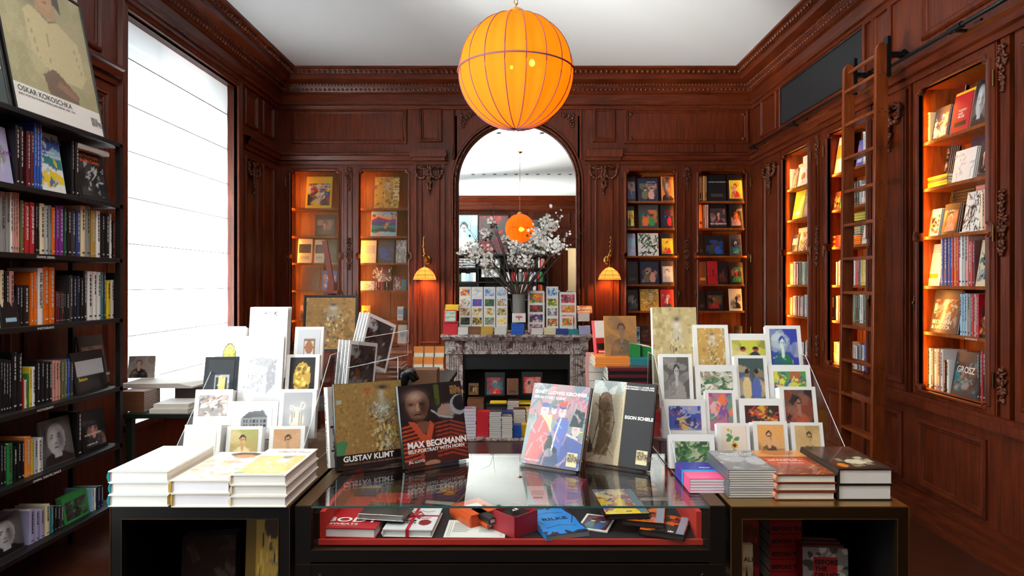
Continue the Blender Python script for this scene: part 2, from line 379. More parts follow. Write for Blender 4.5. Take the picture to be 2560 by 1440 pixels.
def stile_orn(m, cx, k):
    if k == 0: leafs(m, cx, 3.03, .07, .22, 16, 3); scroll(m, cx, 3.08, .028, 1.3, 1); leafs(m, cx, 2.93, .03, .16, 10, 5, .012, .012); m.tube([(cx, .006, 3.12), (cx, .006, 2.84)], .008, 5)
    if k == 1: leafs(m, cx, 2.06, .06, .42, 26, 9); scroll(m, cx, 2.06, .03, 1.2, -1); scroll(m, cx, 1.92, .02, 1.2, 1); m.tube([(cx, .006, 2.26), (cx, .006, 1.86)], .008, 5)
    if k == 2: leafs(m, cx, 1.08, .07, .22, 16, 4); scroll(m, cx, 1.02, .026, 1.3, 1); m.tube([(cx, .006, 1.19), (cx, .006, .97)], .008, 5)
for i, (T, cx, cz, side, wd) in enumerate(((TBack, ux(1074), uz(425), 'left', .34), (TBack, ux(1508), uz(425), 'right', .34),
        (TRight, 7.40, 3.03, '', .34), (TRight, 5.0, 3.03, '', .34), (TLeft, 7.2, 3.0, '', .3), (TLeft, 4.4, 3.0, '', .3))):
    m = MB(T); swag(m, cx, cz, wd)
    o = m.obj('carved_garland', CARVE, smooth=True)
    lb = ['carved wooden garland above the left brass wall lamp', 'carved wooden garland above the right brass wall lamp', 'carved wooden garland at the far right corner of the room',
          'carved wooden garland beside the top of the library ladder', 'dark carved wooden garland between window and far corner', 'dark carved wooden garland above the black bookcase'][i]
    tag(o, lb, 'wood carving', 'carved garlands on the pilasters')
for i, (cx, sg, lb) in enumerate(((ux(1157), 1, 'left'), (ux(1430), -1, 'right'))):
    m = MB(TBack); q = random.Random(5)
    for k in range(26):
        a = q.random(); b = q.random()
        if a+b > 1: a, b = 1-a, 1-b
        m.ell((cx+sg*(a*.17-.02), .015, uz(285)-b*.2), (.022, .014, .014), 6, 4, M=Matrix.Rotation(q.uniform(0, PI), 3, 'Y'))
    scroll(m, cx+sg*.03, uz(297), .035, 1.3, sg)
    tag(m.obj('carved_spandrel', CARVE, smooth=True), 'leafy carved spandrel at the upper %s of the mirror arch' % lb, 'wood carving', 'spandrel carvings')
bm_ = MB(TBack)
n_ = 0
for px in (737, 1008, 1577, 1857):
    for py in (287, 347):
        d = MB(TBack).ell((ux(px), .015, uz(py)), (.022, .014, .022), 8, 5).ell((ux(px), .025, uz(py)), (.01, .012, .01), 6, 4).obj('rosette_boss', CARVE, smooth=True)
        tag(d, 'small carved rosette in a corner of the wide frieze panel', 'wood carving', 'corner rosettes of the frieze panels')

# ---------------------------------------------------------------- built-in bookcases
from mathutils.geometry import tessellate_polygon
def outline(a0, a1, z0, z1, zm, r=.034):
    pts = []
    def arc_(cx, cz, t0, t1, rr, n=5):
        for i in range(n+1): t = t0+(t1-t0)*i/n; pts.append((cx+rr*math.cos(t), cz+rr*math.sin(t)))
    arc_(a0, z0, PI/2, 0, r); arc_(a1, z0, PI, PI/2, r)
    arc_(a1, zm, -PI/2, PI/2, r*.95, 8); arc_(a1, z1, -PI/2, -PI, r)
    arc_(a0, z1, 0, -PI/2, r); arc_(a0, zm, PI/2, 3*PI/2, r*.95, 8)
    return pts
ZBL = [2.635, 2.283, 1.945, 1.60, 1.22]
ZSH = [2.725, 2.385, 2.035, 1.675, 1.34]
INNER = wood('glow_tinted_mahogany', (12, 12, 1.2), '#5c2b11', '#824218', '#96521f', .45, .05)  # amber lamp glow is partly put into this wood's stronger colour
def door_mesh(T, a0, a1):
    o_ = [(a0-.068, .85), (a1+.068, .85), (a1+.068, 3.165), (a0-.068, 3.165)]
    i_ = outline(a0, a1, OZ0, OZ1, 2.03)
    m = MB(T)
    for d, s_ in ((.004, 1), (-.028, -1)):
        tris = tessellate_polygon([[Vector((x, z, 0)) for x, z in o_], [Vector((x, z, 0)) for x, z in i_]])
        m.add([(x, d, z) for x, z in o_+i_], [tuple(t) for t in tris])
    for loop in (o_, i_):
        k = len(loop); m.add([(x, .004, z) for x, z in loop]+[(x, -.028, z) for x, z in loop], [(j, (j+1) % k, k+(j+1) % k, k+j) for j in range(k)])
    m.sweep(i_, [(.0, -.02), (.0, .006), (-.006, .018), (-.016, .021), (-.024, .014), (-.034, .012), (-.038, .004)], True, 0, wp)
    return m
def mesh_mat():
    m, nt, b, N, L = nmat('brass_wire_mesh')
    b.inputs['Base Color'].default_value = (*lin('#5a4020'), 1); b.inputs['Metallic'].default_value = .8; b.inputs['Roughness'].default_value = .4
    tc = N('ShaderNodeTexCoord'); se = N('ShaderNodeSeparateXYZ'); L(tc.outputs['Object'], se.inputs[0])
    ms = []
    for op in ('ADD', 'SUBTRACT'):
        a = N('ShaderNodeMath', operation=op); L(se.outputs['X'], a.inputs[0]); L(se.outputs['Z'], a.inputs[1])
        f = N('ShaderNodeMath', operation='PINGPONG'); L(a.outputs[0], f.inputs[0]); f.inputs[1].default_value = .010
        g = N('ShaderNodeMath', operation='LESS_THAN'); L(f.outputs[0], g.inputs[0]); g.inputs[1].default_value = .0014; ms.append(g)
    mx = N('ShaderNodeMath', operation='MAXIMUM'); L(ms[0].outputs[0], mx.inputs[0]); L(ms[1].outputs[0], mx.inputs[1]); L(mx.outputs[0], b.inputs['Alpha'])
    return m
WIRE = mesh_mat()
def bookcase(name, T, spans, label, glow, wire=False, power=7, zsh=None, group=None):
    lo, hi = min(a for a, b in spans)-.08, max(b for a, b in spans)+.08
    mid = T((lo+hi)/2, 0, .8); root = empty(name, mid); tag(root, label, 'bookcase', group)
    Mi = Matrix.Translation(-Vector(mid))
    m = MB(T); m.box(lo, hi, -.355, -.335, .81, 3.215); m.box(lo, hi, -.335, -.0, .81, .86); m.box(lo, hi, -.335, -.03, 3.12, 3.215)
    m.box(lo, lo+.018, -.335, -.03, .86, 3.12); m.box(hi-.018, hi, -.335, -.03, .86, 3.12)
    m.box(lo, hi, -.335, -.06, .905, .925)
    sp = sorted(spans)
    for (a0, a1), (b0, b1) in zip(sp, sp[1:]): m.box((a1+b0)/2-.01, (a1+b0)/2+.01, -.335, -.03, .86, 3.12)
    for a0, a1 in sp:                                     # battens on the back panel
        for x in (a0-.02, (a0+a1)/2, a1+.02): m.box(x-.012, x+.012, -.335, -.327, .93, 3.1)
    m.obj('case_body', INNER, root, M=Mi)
    fr = MB(T); xs = [lo]+[v for a0, a1 in sp for v in (a0-.068, a1+.068)]+[hi]
    for i in range(0, len(xs), 2):
        if xs[i+1]-xs[i] > .004: fr.box(xs[i], xs[i+1], -.03, -.002, .86, 3.17)
    fr.box(lo, hi, -.029, -.003, 3.165, 3.215)
    for (a0, a1), (b0, b1) in zip(sp, sp[1:]):
        for x in ((a1+b0)/2-.03, (a1+b0)/2+.03): fr.box(x-.006, x+.006, -.002, .014, .9, 3.14)
    fr.obj('face_frame', WOODV, root, M=Mi)
    for (a0, a1), (b0, b1) in zip(sp, sp[1:]):
        [(lambda c: (stile_orn(c, (a1+b0)/2, k_), c.obj('stile_carving', CARVE, root, True, Mi)))(MB(T)) for k_ in range(3)]
    for k, (a0, a1) in enumerate(spans):
        d = door_mesh(T, a0, a1).obj('door', WOODV, root, M=Mi)
        hx = a1+.045 if k == 0 else a0-.045
        MB(T).ell((hx, .012, 1.55), (.008, .008, .06), 8, 6).ell((hx, .02, 1.55), (.012, .01, .016), 8, 5).obj('keyhole_plate', ABRASS, d, True)
        hg = MB(T); sx = a0-.066 if k == 0 else a1+.066
        for z in (1.1, 2.0, 2.95): hg.tube([(sx, .014, z-.05), (sx, .014, z+.05)], .007, 6)
        hg.obj('hinge', ABRASS, d)
        if wire: MB(T).box(a0-.03, a1+.03, -.0265, -.026, OZ0-.03, OZ1+.03).obj('wire_mesh', WIRE, d)
        for z in (zsh or ZSH):
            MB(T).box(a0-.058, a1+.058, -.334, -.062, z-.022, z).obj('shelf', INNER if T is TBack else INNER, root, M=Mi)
    for i, (a0, a1) in enumerate(spans):
        for sd in glow[i]:
            a = a0-.035 if sd < 0 else a1+.035
            p = Vector(T(a, -.045, 2.0))
            tgt = Vector(T(a-sd*.10, -.25, 2.0)) - p
            l = light('bookcase_lamp', 'AREA', p, power, AMBER, size=.02, sizey=2.1)
            l.rotation_euler = tgt.to_track_quat('-Z', 'Y').to_euler()
            q_ = (-Vector(tgt)).normalized(); y_ = Vector((0, 0, 1)); x_ = y_.cross(q_).normalized()
            l.matrix_world = Matrix((( x_.x, y_.x, q_.x, p.x), (x_.y, y_.y, q_.y, p.y), (x_.z, y_.z, q_.z, p.z), (0, 0, 0, 1)))
    return root
bookcase('built_in_bookcase', TBack, BACKL, 'built-in mahogany bookcase with wire-mesh doors left of the fireplace', [(-1,), (-1,)], True, 16, ZBL)
bookcase('built_in_bookcase', TBack, BACKR, 'built-in mahogany bookcase right of the fireplace, full of face-out dark books', [(1,), (-1, 1)], False, 3)
bookcase('built_in_bookcase', TRight, RIGHTU[:2], 'two-door built-in bookcase on the right wall behind the ladder', [(1,), (1,)], False, 9)
bookcase('built_in_bookcase', TRight, RIGHTU[2:3], 'single-door built-in bookcase on the right wall in front of the ladder', [(1,)], False, 9)
for k_, lb in enumerate(('upper', 'middle', 'lower')):
    m = MB(TRight); stile_orn(m, 3.845, k_); tag(m.obj('stile_carving', CARVE, smooth=True), '%s leafy carving on the stile right of the nearest bookcase' % lb, 'wood carving', 'carvings on the last stile')
m = MB(TRight); m.box(3.02-.08, 3.76, -.05, .0, .86, 3.215); panel(m, 3.0, 3.70, .95, 3.08)
struct(m.obj('door_1', WOODV))
# ---------------------------------------------------------------- ventilation grille
g = empty('vent_grille', (XR, 6.26, 3.65)); tag(g, 'large black mesh grille high on the right wall', 'grille'); Mi = Matrix.Translation(-g.location)
MB(TRight).box(5.41, 7.11, 0, .012, 3.45, 3.85).obj('mesh_screen', mat('#17181b', .6), g, M=Mi)
MB(TRight).sweep(rectp(5.40, 7.12, 3.44, 3.86), [(0, 0), (0, .02), (.012, .02), (.012, .012)], True, 0, wp).obj('screen_frame', BLACKW, g, M=Mi)
# ---------------------------------------------------------------- ladder and rail
r_ = empty('ladder_rail', (2.75, 5.5, 3.31)); tag(r_, 'long black steel rail along the right wall for the ladder', 'rail'); Mi = Matrix.Translation(-r_.location)
RB = mat('#15181a', .35, .6)
MB().tube([(2.75, 7.7, 3.31), (2.75, 1.6, 3.31)], .014, 10).obj('rail_bar', RB, r_, True, Mi)
for y in (7.6, 6.5, 4.05, 2.4):
    MB().box(2.74, 2.90, y-.012, y+.012, 3.285, 3.30).tube([(2.75, y-.06, 3.31), (2.75, y+.06, 3.31)], .022, 10).box(2.885, 2.9, y-.03, y+.03, 3.24, 3.36).obj('rail_bracket', RB, r_, M=Mi)
lad = empty('library_ladder', (2.56, 4.85, 0)); tag(lad, 'tall mahogany library ladder hooked on the wall rail', 'ladder'); Mi = Matrix.Translation(-lad.location)
def lx(z): return 2.565+.035*z/3.4
for y in (5.08, 4.62):
    m = MB()
    prof = []
    for t in range(9): a = PI*t/8; prof.append((-.045*math.cos(a), 3.36+.07*math.sin(a)))
    pts = [(-.045+lx(0), 0.0)]+[(lx(0)+.045, 0.0)]+[(lx(3.4)-x, z) for x, z in prof]
    n = len(pts)
    m.add([(x, y-.016, z) for x, z in pts]+[(x, y+.016, z) for x, z in pts], [tuple(range(n))[::-1], tuple(range(n, 2*n))]+[(i, (i+1) % n, n+(i+1) % n, n+i) for i in range(n)])
    s_ = m.obj('side_rail', LADW, lad, M=Mi); bevel(s_, .004)
    k = MB()
    for i in range(12):
        z = .30+.264*i
        for dx in (-.022, .0, .022): k.ell((lx(z)+dx, y-.018, z-.012+(.02 if dx == 0 else 0)), (.005, .004, .005), 6, 4)
    k.obj('peg', mat('#1a0d07', .4), s_)
    hk = MB().box(lx(3.3)+.03, lx(3.3)+.055, y-.03, y+.03, 3.18, 3.47).box(lx(3.3)+.05, 2.79, y-.02, y+.02, 3.328, 3.36).tube([(2.75, y-.03, 3.35), (2.75, y+.03, 3.35)], .024, 12)
    hk.obj('roller_hook', RB, lad, M=Mi)
for i in range(12):
    z = .30+.264*i
    o = MB().box(lx(z)-.040, lx(z)+.040, 4.636, 5.064, z-.012, z+.012).obj('rung', LADW, lad, M=Mi); bevel(o, .003)
MB().tube([(lx(3.33)-.0, 4.636, 3.36), (lx(3.33), 5.064, 3.36)], .014, 8).obj('hand_bar', LADW, lad, M=Mi)
# ---------------------------------------------------------------- arched mirror
mr = empty('arched_mirror', (AC, YB, 1.2)); tag(mr, 'tall arched mirror framed in twisted rope moulding over the mantelpiece', 'mirror'); Mi = Matrix.Translation(-mr.location)
MIR = mat('#e9ecea', 0.0, 1.0)
ap = [(AC+AR, 1.08)]+[(AC+AR*math.cos(PI*i/40), AZ+AR*math.sin(PI*i/40)) for i in range(41)]+[(AC-AR, 1.08)]
n = len(ap); MB(TBack).add([(x, -.018, z) for x, z in ap]+[(x, -.022, z) for x, z in ap], [tuple(range(n)), tuple(range(n, 2*n))]+[(i, (i+1) % n, n+(i+1) % n, n+i) for i in range(n)]).obj('mirror_glass', MIR, mr, M=Mi)
path = [(AC+AR, 1.08+i*.01) for i in range(int((AZ-1.08)/.01))]
path += [(AC+AR*math.cos(t), AZ+AR*math.sin(t)) for t in [PI*i/230 for i in range(231)]]
path += [(AC-AR, AZ-i*.01) for i in range(1, int((AZ-1.08)/.01))]
m = MB(TBack); m.sweep(path[::6]+[path[-1]], [(.0, -.02), (.0, .004), (-.01, .012), (-.012, .012), (-.02, 0), (-.065, .0), (-.07, .02), (-.09, .02), (-.10, 0)], False, 0, wp)
m.obj('arch_moulding', WOODV, mr, M=Mi)
rope = MB(TBack)
for ph in (0, PI*2/3, PI*4/3):
    pts = []
    for i, (x, z) in enumerate(path[::2]):
        nx_, nz_ = (x-AC, z-AZ) if z > AZ else (x-AC, 0); l_ = math.hypot(nx_, nz_); nx_, nz_ = nx_/l_, nz_/l_
        a = i*2*.01/.10*2*PI/1.+ph; off = .040+.010*math.cos(a); pts.append((x+nx_*off, .012+.010*math.sin(a), z+nz_*off))
    rope.tube(pts, .010, 5)
rope.obj('rope_moulding', CARVE, mr, True, Mi)
# ---------------------------------------------------------------- marble fireplace
def marble():
    m, nt, b, N, L = nmat('veined_marble')
    tc = N('ShaderNodeTexCoord'); n1 = N('ShaderNodeTexNoise', Scale=9.0, Detail=9.0, Roughness=.72, Distortion=.5); L(tc.outputs['Object'], n1.inputs['Vector'])
    r1 = ramp(nt, [(.34, '#4a3434'), (.45, '#80635f'), (.51, '#d6cec6'), (.58, '#9a807b'), (.70, '#cbc2ba')]); L(n1.outputs[0], r1.inputs[0])
    n2 = N('ShaderNodeTexNoise', Scale=16.0, Detail=6.0, Roughness=.7, Distortion=1.2); L(tc.outputs['Object'], n2.inputs['Vector'])
    r2 = ramp(nt, [(.46, '#ffffff'), (.5, '#584240'), (.54, '#ffffff')]); L(n2.outputs[0], r2.inputs[0])
    mx = N('ShaderNodeMixRGB', blend_type='MULTIPLY'); mx.inputs[0].default_value = .7; L(r1.outputs[0], mx.inputs[1]); L(r2.outputs[0], mx.inputs[2]); L(mx.outputs[0], b.inputs['Base Color'])
    b.inputs['Roughness'].default_value = .22
    return m
MARB = marble()
fp = empty('marble_fireplace', (-.05, 7.75, 0)); tag(fp, 'carved purple-veined marble fireplace under the arched mirror', 'fireplace'); Mi = Matrix.Translation(-fp.location)
FX0, FX1, GX0, GX1 = -.913, .802, -.709, .592
m = MB().box(-.965, .855, 7.64, 8.0, 1.04, 1.075).box(-.945, .835, 7.67, 8.0, 1.015, 1.04).box(-.93, .82, 7.70, 8.0, .995, 1.015)
bevel(m.obj('mantel_shelf', MARB, fp, M=Mi), .006)
m = MB().box(FX0, FX1, 7.76, 8.0, .83, .995)
for i in range(34):
    x = -.60+i*.0335
    m.box(x, x+.018, 7.748, 7.76, .885, .965); m.ell((x+.009, 7.752, .885), (.009, .008, .010), 6, 4)
m.obj('frieze', MARB, fp, M=Mi)
for x0, x1 in ((FX0-.01, GX0), (GX1, FX1+.01)):
    x = (x0+x1)/2; m = MB().box(x0, x1, 7.74, 7.7595, .835, .99)
    for k in range(8): a = k*PI/4; m.ell((x+.03*math.cos(a), 7.738, .912+.03*math.sin(a)), (.016, .01, .016), 6, 4)
    m.ell((x, 7.736, .912), (.02, .012, .02), 8, 5); m.obj('rosette_block', MARB, fp, M=Mi)
for x0, x1 in ((FX0, GX0), (GX1, FX1)):
    m = MB().box(x0, x1, 7.78, 8.3, .02, .83).box(x0, x0+.04, 7.76, 7.78, .02, .83).box(x1-.04, x1, 7.76, 7.78, .02, .83).box(x0-.01, x1+.01, 7.75, 7.78, .02, .14)
    for k in range(4): xx = x0+.058+k*.028; m.tube([(xx, 7.775, .18), (xx, 7.775, .79)], .009, 6)
    m.obj('jamb', MARB, fp, M=Mi)
IRON = mat('#100f0f', .5, .3)
m = MB().box(GX0, GX1, 8.28, 8.33, 0, .83).box(GX0, GX0+.02, 7.8, 8.28, 0, .83).box(GX1-.02, GX1, 7.8, 8.28, 0, .83)
m.add([(GX0, 7.79, .83), (GX1, 7.79, .83), (GX1, 7.79, .64), (GX0, 7.79, .64), (GX0, 8.1, .60), (GX1, 8.1, .60)], [(0, 1, 2, 3), (3, 2, 5, 4)])
m.box(GX0, GX1, 7.775, 7.79, .80, .83).box(GX0+.05, GX1-.05, 7.783, 7.792, .645, .66)
m.obj('firebox', IRON, fp, M=Mi)
bevel(MB().box(-.93, .82, 6.85, 7.95, 0.0, .03).obj('hearth_slab', MARB, fp, M=Mi), .005)
# ---------------------------------------------------------------- lantern
LC = Vector((-.027, 3.27, 2.775)); LR = .292
ln = empty('paper_lantern', (LC.x, LC.y, ZC)); tag(ln, 'large glowing orange silk globe lantern hanging from a brass chain', 'pendant lamp'); Mi = Matrix.Translation(-ln.location)
def silk():
    m, nt, b, N, L = nmat('orange_silk'); nt.nodes.remove(b)
    o = nt.nodes['Material Output']; d = N('ShaderNodeBsdfDiffuse'); t = N('ShaderNodeBsdfTranslucent'); e = N('ShaderNodeEmission'); tr = N('ShaderNodeBsdfTransparent')
    d.inputs[0].default_value = (.85, .17, .02, 1); t.inputs[0].default_value = (1, .15, .004, 1); e.inputs[0].default_value = (1, .19, .001, 1); e.inputs[1].default_value = .55
    tr.inputs[0].default_value = (1, .4, .1, 1)
    a = N('ShaderNodeMixShader'); a.inputs[0].default_value = .55; c = N('ShaderNodeAddShader'); f = N('ShaderNodeMixShader'); f.inputs[0].default_value = .10
    L(d.outputs[0], a.inputs[1]); L(t.outputs[0], a.inputs[2]); L(a.outputs[0], c.inputs[0]); L(e.outputs[0], c.inputs[1]); L(c.outputs[0], f.inputs[1]); L(tr.outputs[0], f.inputs[2]); L(f.outputs[0], o.inputs[0])
    return m
NR = 18
def rib(t, j):          # faceted pumpkin section between ribs
    return LR*math.sin(t)*(1-.03*(1-abs(math.cos(NR/2*j))))
m = MB(); vs = []; fs = []; SEG = NR*6; RG = 36
for i in range(RG+1):
    t = .17+(PI-.17)*i/RG
    for j in range(SEG):
        a = 2*PI*j/SEG; r = rib(t, a); vs.append((LC.x+r*math.cos(a), LC.y+r*math.sin(a), LC.z+LR*1.0*math.cos(t)))
for i in range(RG):
    for j in range(SEG): k = (j+1) % SEG; fs.append((i*SEG+j, i*SEG+k, (i+1)*SEG+k, (i+1)*SEG+j))
m.add(vs, fs); m.obj('silk_shade', silk(), ln, True, Mi)
CORD = mat('#5b3a4c', .7)
for q in range(NR):
    a = 2*PI*q/NR; pts = [(LC.x+(LR+.001)*math.sin(t)*math.cos(a), LC.y+(LR+.001)*math.sin(t)*math.sin(a), LC.z+(LR+.001)*math.cos(t)) for t in [.17+(PI-.18)*i/30 for i in range(31)]]
    MB().tube(pts, .0026, 5).obj('cord', CORD, ln, True, Mi)
pts = [(LC.x+(LR+.003)*math.cos(a), LC.y+(LR+.003)*math.sin(a), LC.z) for a in [2*PI*i/90 for i in range(90)]]
MB().tube(pts, .0042, 6, closed=True).obj('belt_cord', CORD, ln, True, Mi)
MB().lathe([(0, -.0), (.055, 0), (.056, .008), (.048, .028), (.03, .042), (.012, .05), (0, .052)], (LC.x, LC.y, LC.z+LR-.012), 24).obj('brass_cap', BRASS, ln, True, Mi)
MB().lathe([(0, -.035), (.012, -.032), (.02, -.018), (.045, -.012), (.055, 0), (0, 0)], (LC.x, LC.y, ZC), 24).obj('ceiling_rose', BRASS, ln, True, Mi)
m = MB(); z = LC.z+LR+.04; k = 0
while z < ZC-.03:
    pts = []
    for i in range(10):
        a = 2*PI*i/10; u, v_ = .009*math.cos(a), .017*math.sin(a)
        pts.append((LC.x+(u if k % 2 else 0), LC.y+(0 if k % 2 else u), z+v_))
    m.tube(pts, .0028, 4, closed=True); z += .027; k += 1
m.obj('chain', BRASS, ln, True, Mi)
for i, (dx, dy, dz) in enumerate(((.08, -.15, -.005), (-.02, -.16, -.03))):
    o = MB().ell((LC.x+dx, LC.y+dy, LC.z+dz), (.014, .014, .018) if i == 0 else (.008, .008, .01), 8, 6).obj('bulb', mat('#fff0d0', .5, emit='#ffd9a0', es=60 if i == 0 else 25), ln, True, Mi)
light('lantern_lamp', 'POINT', (LC.x+.03, LC.y-.05, LC.z-.01), 6, (1, .60, .25), radius=.05)
# ---------------------------------------------------------------- wall lamps
def sconce(cx, lb, sg):
    root = empty('wall_lamp', (cx, YB, 2.0)); tag(root, lb, 'wall lamp', 'pair of brass wall lamps'); Mi = Matrix.Translation(-root.location)
    m = MB().ell((cx, 7.985, uz(650)), (.045, .02, .06), 12, 8)
    m.tube([(cx, 7.99, uz(645)), (cx, 7.93, uz(655)), (cx, 7.88, uz(648)), (cx-sg*.03, 7.86, uz(630)), (cx-sg*.03, 7.86, uz(600)), (cx-sg*.025, 7.86, uz(588))], [.02, .02, .018, .014, .011, .008], 8)
    for i in range(5): m.ell((cx-sg*.03+.006*math.sin(i*2), 7.855, uz(640-i*11)), (.016, .014, .018), 8, 5)
    m.obj('brass_arm', BRASS, root, True, Mi)
    MB().tube([(cx-sg*.02, 7.86, uz(640)), (cx-sg*.02, 7.86, uz(664))], .003, 5).ell((cx-sg*.02, 7.86, uz(668)), (.012, .012, .02), 8, 6).obj('hanging_rod', BRASS, root, True, Mi)
    zc = uz(699); sx = cx-sg*.02
    sm, nt, b, N, L = nmat('amber_glass_shade'); nt.nodes.remove(b); o = nt.nodes['Material Output']
    e = N('ShaderNodeEmission'); e.inputs[0].default_value = (1, .36, .06, 1); e.inputs[1].default_value = .75; t = N('ShaderNodeBsdfTranslucent'); t.inputs[0].default_value = (1, .6, .25, 1)
    ad = N('ShaderNodeAddShader'); L(e.outputs[0], ad.inputs[0]); L(t.outputs[0], ad.inputs[1]); L(ad.outputs[0], o.inputs[0])
    MB().lathe([(.015, .15), (.05, .137), (.09, .105), (.122, .06), (.137, .015), (.14, 0)], (sx, 7.86, zc), 24).obj('glass_shade', sm, root, True, Mi)
    lead = MB(); LM = mat('#4a2c18', .4, .5)
    for r, z in ((.0925, .105), (.139, .012), (.126, .055)): lead.tube([(sx+r*math.cos(a), 7.86+r*math.sin(a), zc+z) for a in [2*PI*i/24 for i in range(24)]], .0022, 4, closed=True)
    for k in range(8):
        a = 2*PI*k/8+.2; lead.tube([(sx+r*math.cos(a), 7.86+r*math.sin(a), zc+z) for r, z in ((.05, .138), (.091, .106), (.123, .061), (.138, .012))], .002, 4)
    lead.obj('lead_came', LM, root, M=Mi)
    MB().ell((sx, 7.86, zc+.07), (.022, .022, .03), 10, 6).obj('bulb', mat('#fff0d0', .5, emit='#ffc070', es=14), root, True, Mi)
    light('wall_lamp_glow', 'SPOT', (sx, 7.86, zc+.06), 60, (1, .42, .08), radius=.03, spot=2.5, blend=.5)
sconce(ux(1070), 'brass wall lamp with amber dome shade left of the mirror', 1)
sconce(ux(1516), 'brass wall lamp with amber dome shade right of the mirror', -1)
# ---------------------------------------------------------------- colours, painted pictures, lettering
PAL = dict(k='#141316', w='#e9e7e2', g='#8b8b8a', r='#b31f28', o='#e0680f', y='#e8c62c', b='#2350a8', n='#1b2440', t='#2b7c84', p='#782a84', m='#cf3f7c', e='#2c8442',
           c='#e3d5ae', s='#b4b8bd', B='#694029', v='#aaa6cc', l='#98c3da', a='#3b393b', i='#b9923a', q='#66653f', h='#cf9489', u='#5a1a22', E='#174d33', O='#e88a3a', N='#2c3c78')
CN = dict(k='black', w='white', g='grey', r='red', o='orange', y='yellow', b='blue', n='navy', t='teal', p='purple', m='pink', e='green', c='cream', s='silver-grey', B='brown',
          v='lavender', l='pale blue', a='charcoal', i='gold', q='olive', h='salmon', u='maroon', E='dark green', O='light orange', N='indigo')
ORD = ['first', 'second', 'third', 'fourth', 'fifth', 'sixth', 'seventh', 'eighth', 'ninth', 'tenth', 'eleventh', 'twelfth', 'thirteenth', 'fourteenth', 'fifteenth', 'sixteenth', 'seventeenth', 'eighteenth', 'nineteenth', 'twentieth',
       '21st', '22nd', '23rd', '24th', '25th', '26th', '27th', '28th', '29th', '30th', '31st', '32nd', '33rd', '34th', '35th']
def hexc(c): return PAL.get(c, c)
class Cv:
    def __init__(s, nx, ny, bg, asp=1.3):
        s.nx, s.ny, s.asp = nx, ny, asp
        s.X, s.Y = np.meshgrid(np.linspace(0, 1, nx), np.linspace(0, 1, ny)); s.A = np.zeros((ny, nx, 3)); s.A[:] = lin(hexc(bg))
    def put(s, m, col, al=1.):
        c = np.array(lin(hexc(col))); s.A[m] = s.A[m]*(1-al)+c*al; return s
    def rect(s, x0, y0, x1, y1, col, al=1.): return s.put((s.X >= x0) & (s.X <= x1) & (s.Y >= y0) & (s.Y <= y1), col, al)
    def ell(s, x, y, rx, ry, col, al=1., rot=0):
        dx, dy = s.X-x, (s.Y-y)*s.asp; c, k = math.cos(rot), math.sin(rot); ry *= s.asp
        return s.put(((dx*c+dy*k)/rx)**2+((dy*c-dx*k)/ry)**2 <= 1, col, al)
    def line(s, pts, wd, col, al=1.):
        for (x0, y0), (x1, y1) in zip(pts, pts[1:]):
            dx, dy = x1-x0, (y1-y0)*s.asp; L = dx*dx+dy*dy+1e-9; t = np.clip(((s.X-x0)*dx+(s.Y-y0)*s.asp*dy)/L, 0, 1)
            s.put((s.X-x0-t*dx)**2+((s.Y-y0)*s.asp-t*dy)**2 <= wd*wd, col, al)
        return s
    def blob(s, x, y, rx, ry, col, al=1.):
        a = np.exp(-(((s.X-x)/rx)**2+((s.Y-y)/ry)**2)*1.4)[..., None]*al; s.A = s.A*(1-a)+np.array(lin(hexc(col)))*a; return s
    def poly(s, P_, col, al=1.):
        m = np.zeros(s.X.shape, bool); n = len(P_)
        for i in range(n):
            x0, y0 = P_[i]; x1, y1 = P_[(i+1) % n]
            if y0 == y1: continue
            m ^= ((s.Y > min(y0, y1)) & (s.Y <= max(y0, y1)) & (s.X < x0+(s.Y-y0)*(x1-x0)/(y1-y0)))
        return s.put(m, col, al)
    def speck(s, n, cols, sz, box=(0, 0, 1, 1), seed=0, al=1., kind='rect', asp=1.):
        q = random.Random(seed)
        for _ in range(n):
            x = q.uniform(box[0], box[2]); y = q.uniform(box[1], box[3]); a = q.uniform(.4, 1)*sz; b = q.uniform(.4, 1)*sz*asp; c = q.choice(cols)
            if kind == 'rect': s.rect(x-a, y-b, x+a, y+b, c, al)
            elif kind == 'ell': s.ell(x, y, a, b, c, al, q.uniform(0, 3))
            else: s.line([(x, y), (x+q.uniform(-1, 1)*sz*3, y+q.uniform(-1, 1)*sz*3)], sz*.25, c, al)
        return s
    def grain(s, amt, seed=0):
        q = np.random.RandomState(seed); s.A *= (1+amt*(q.rand(s.ny, s.nx, 1)-.5)); s.A = np.clip(s.A, 0, 1); return s
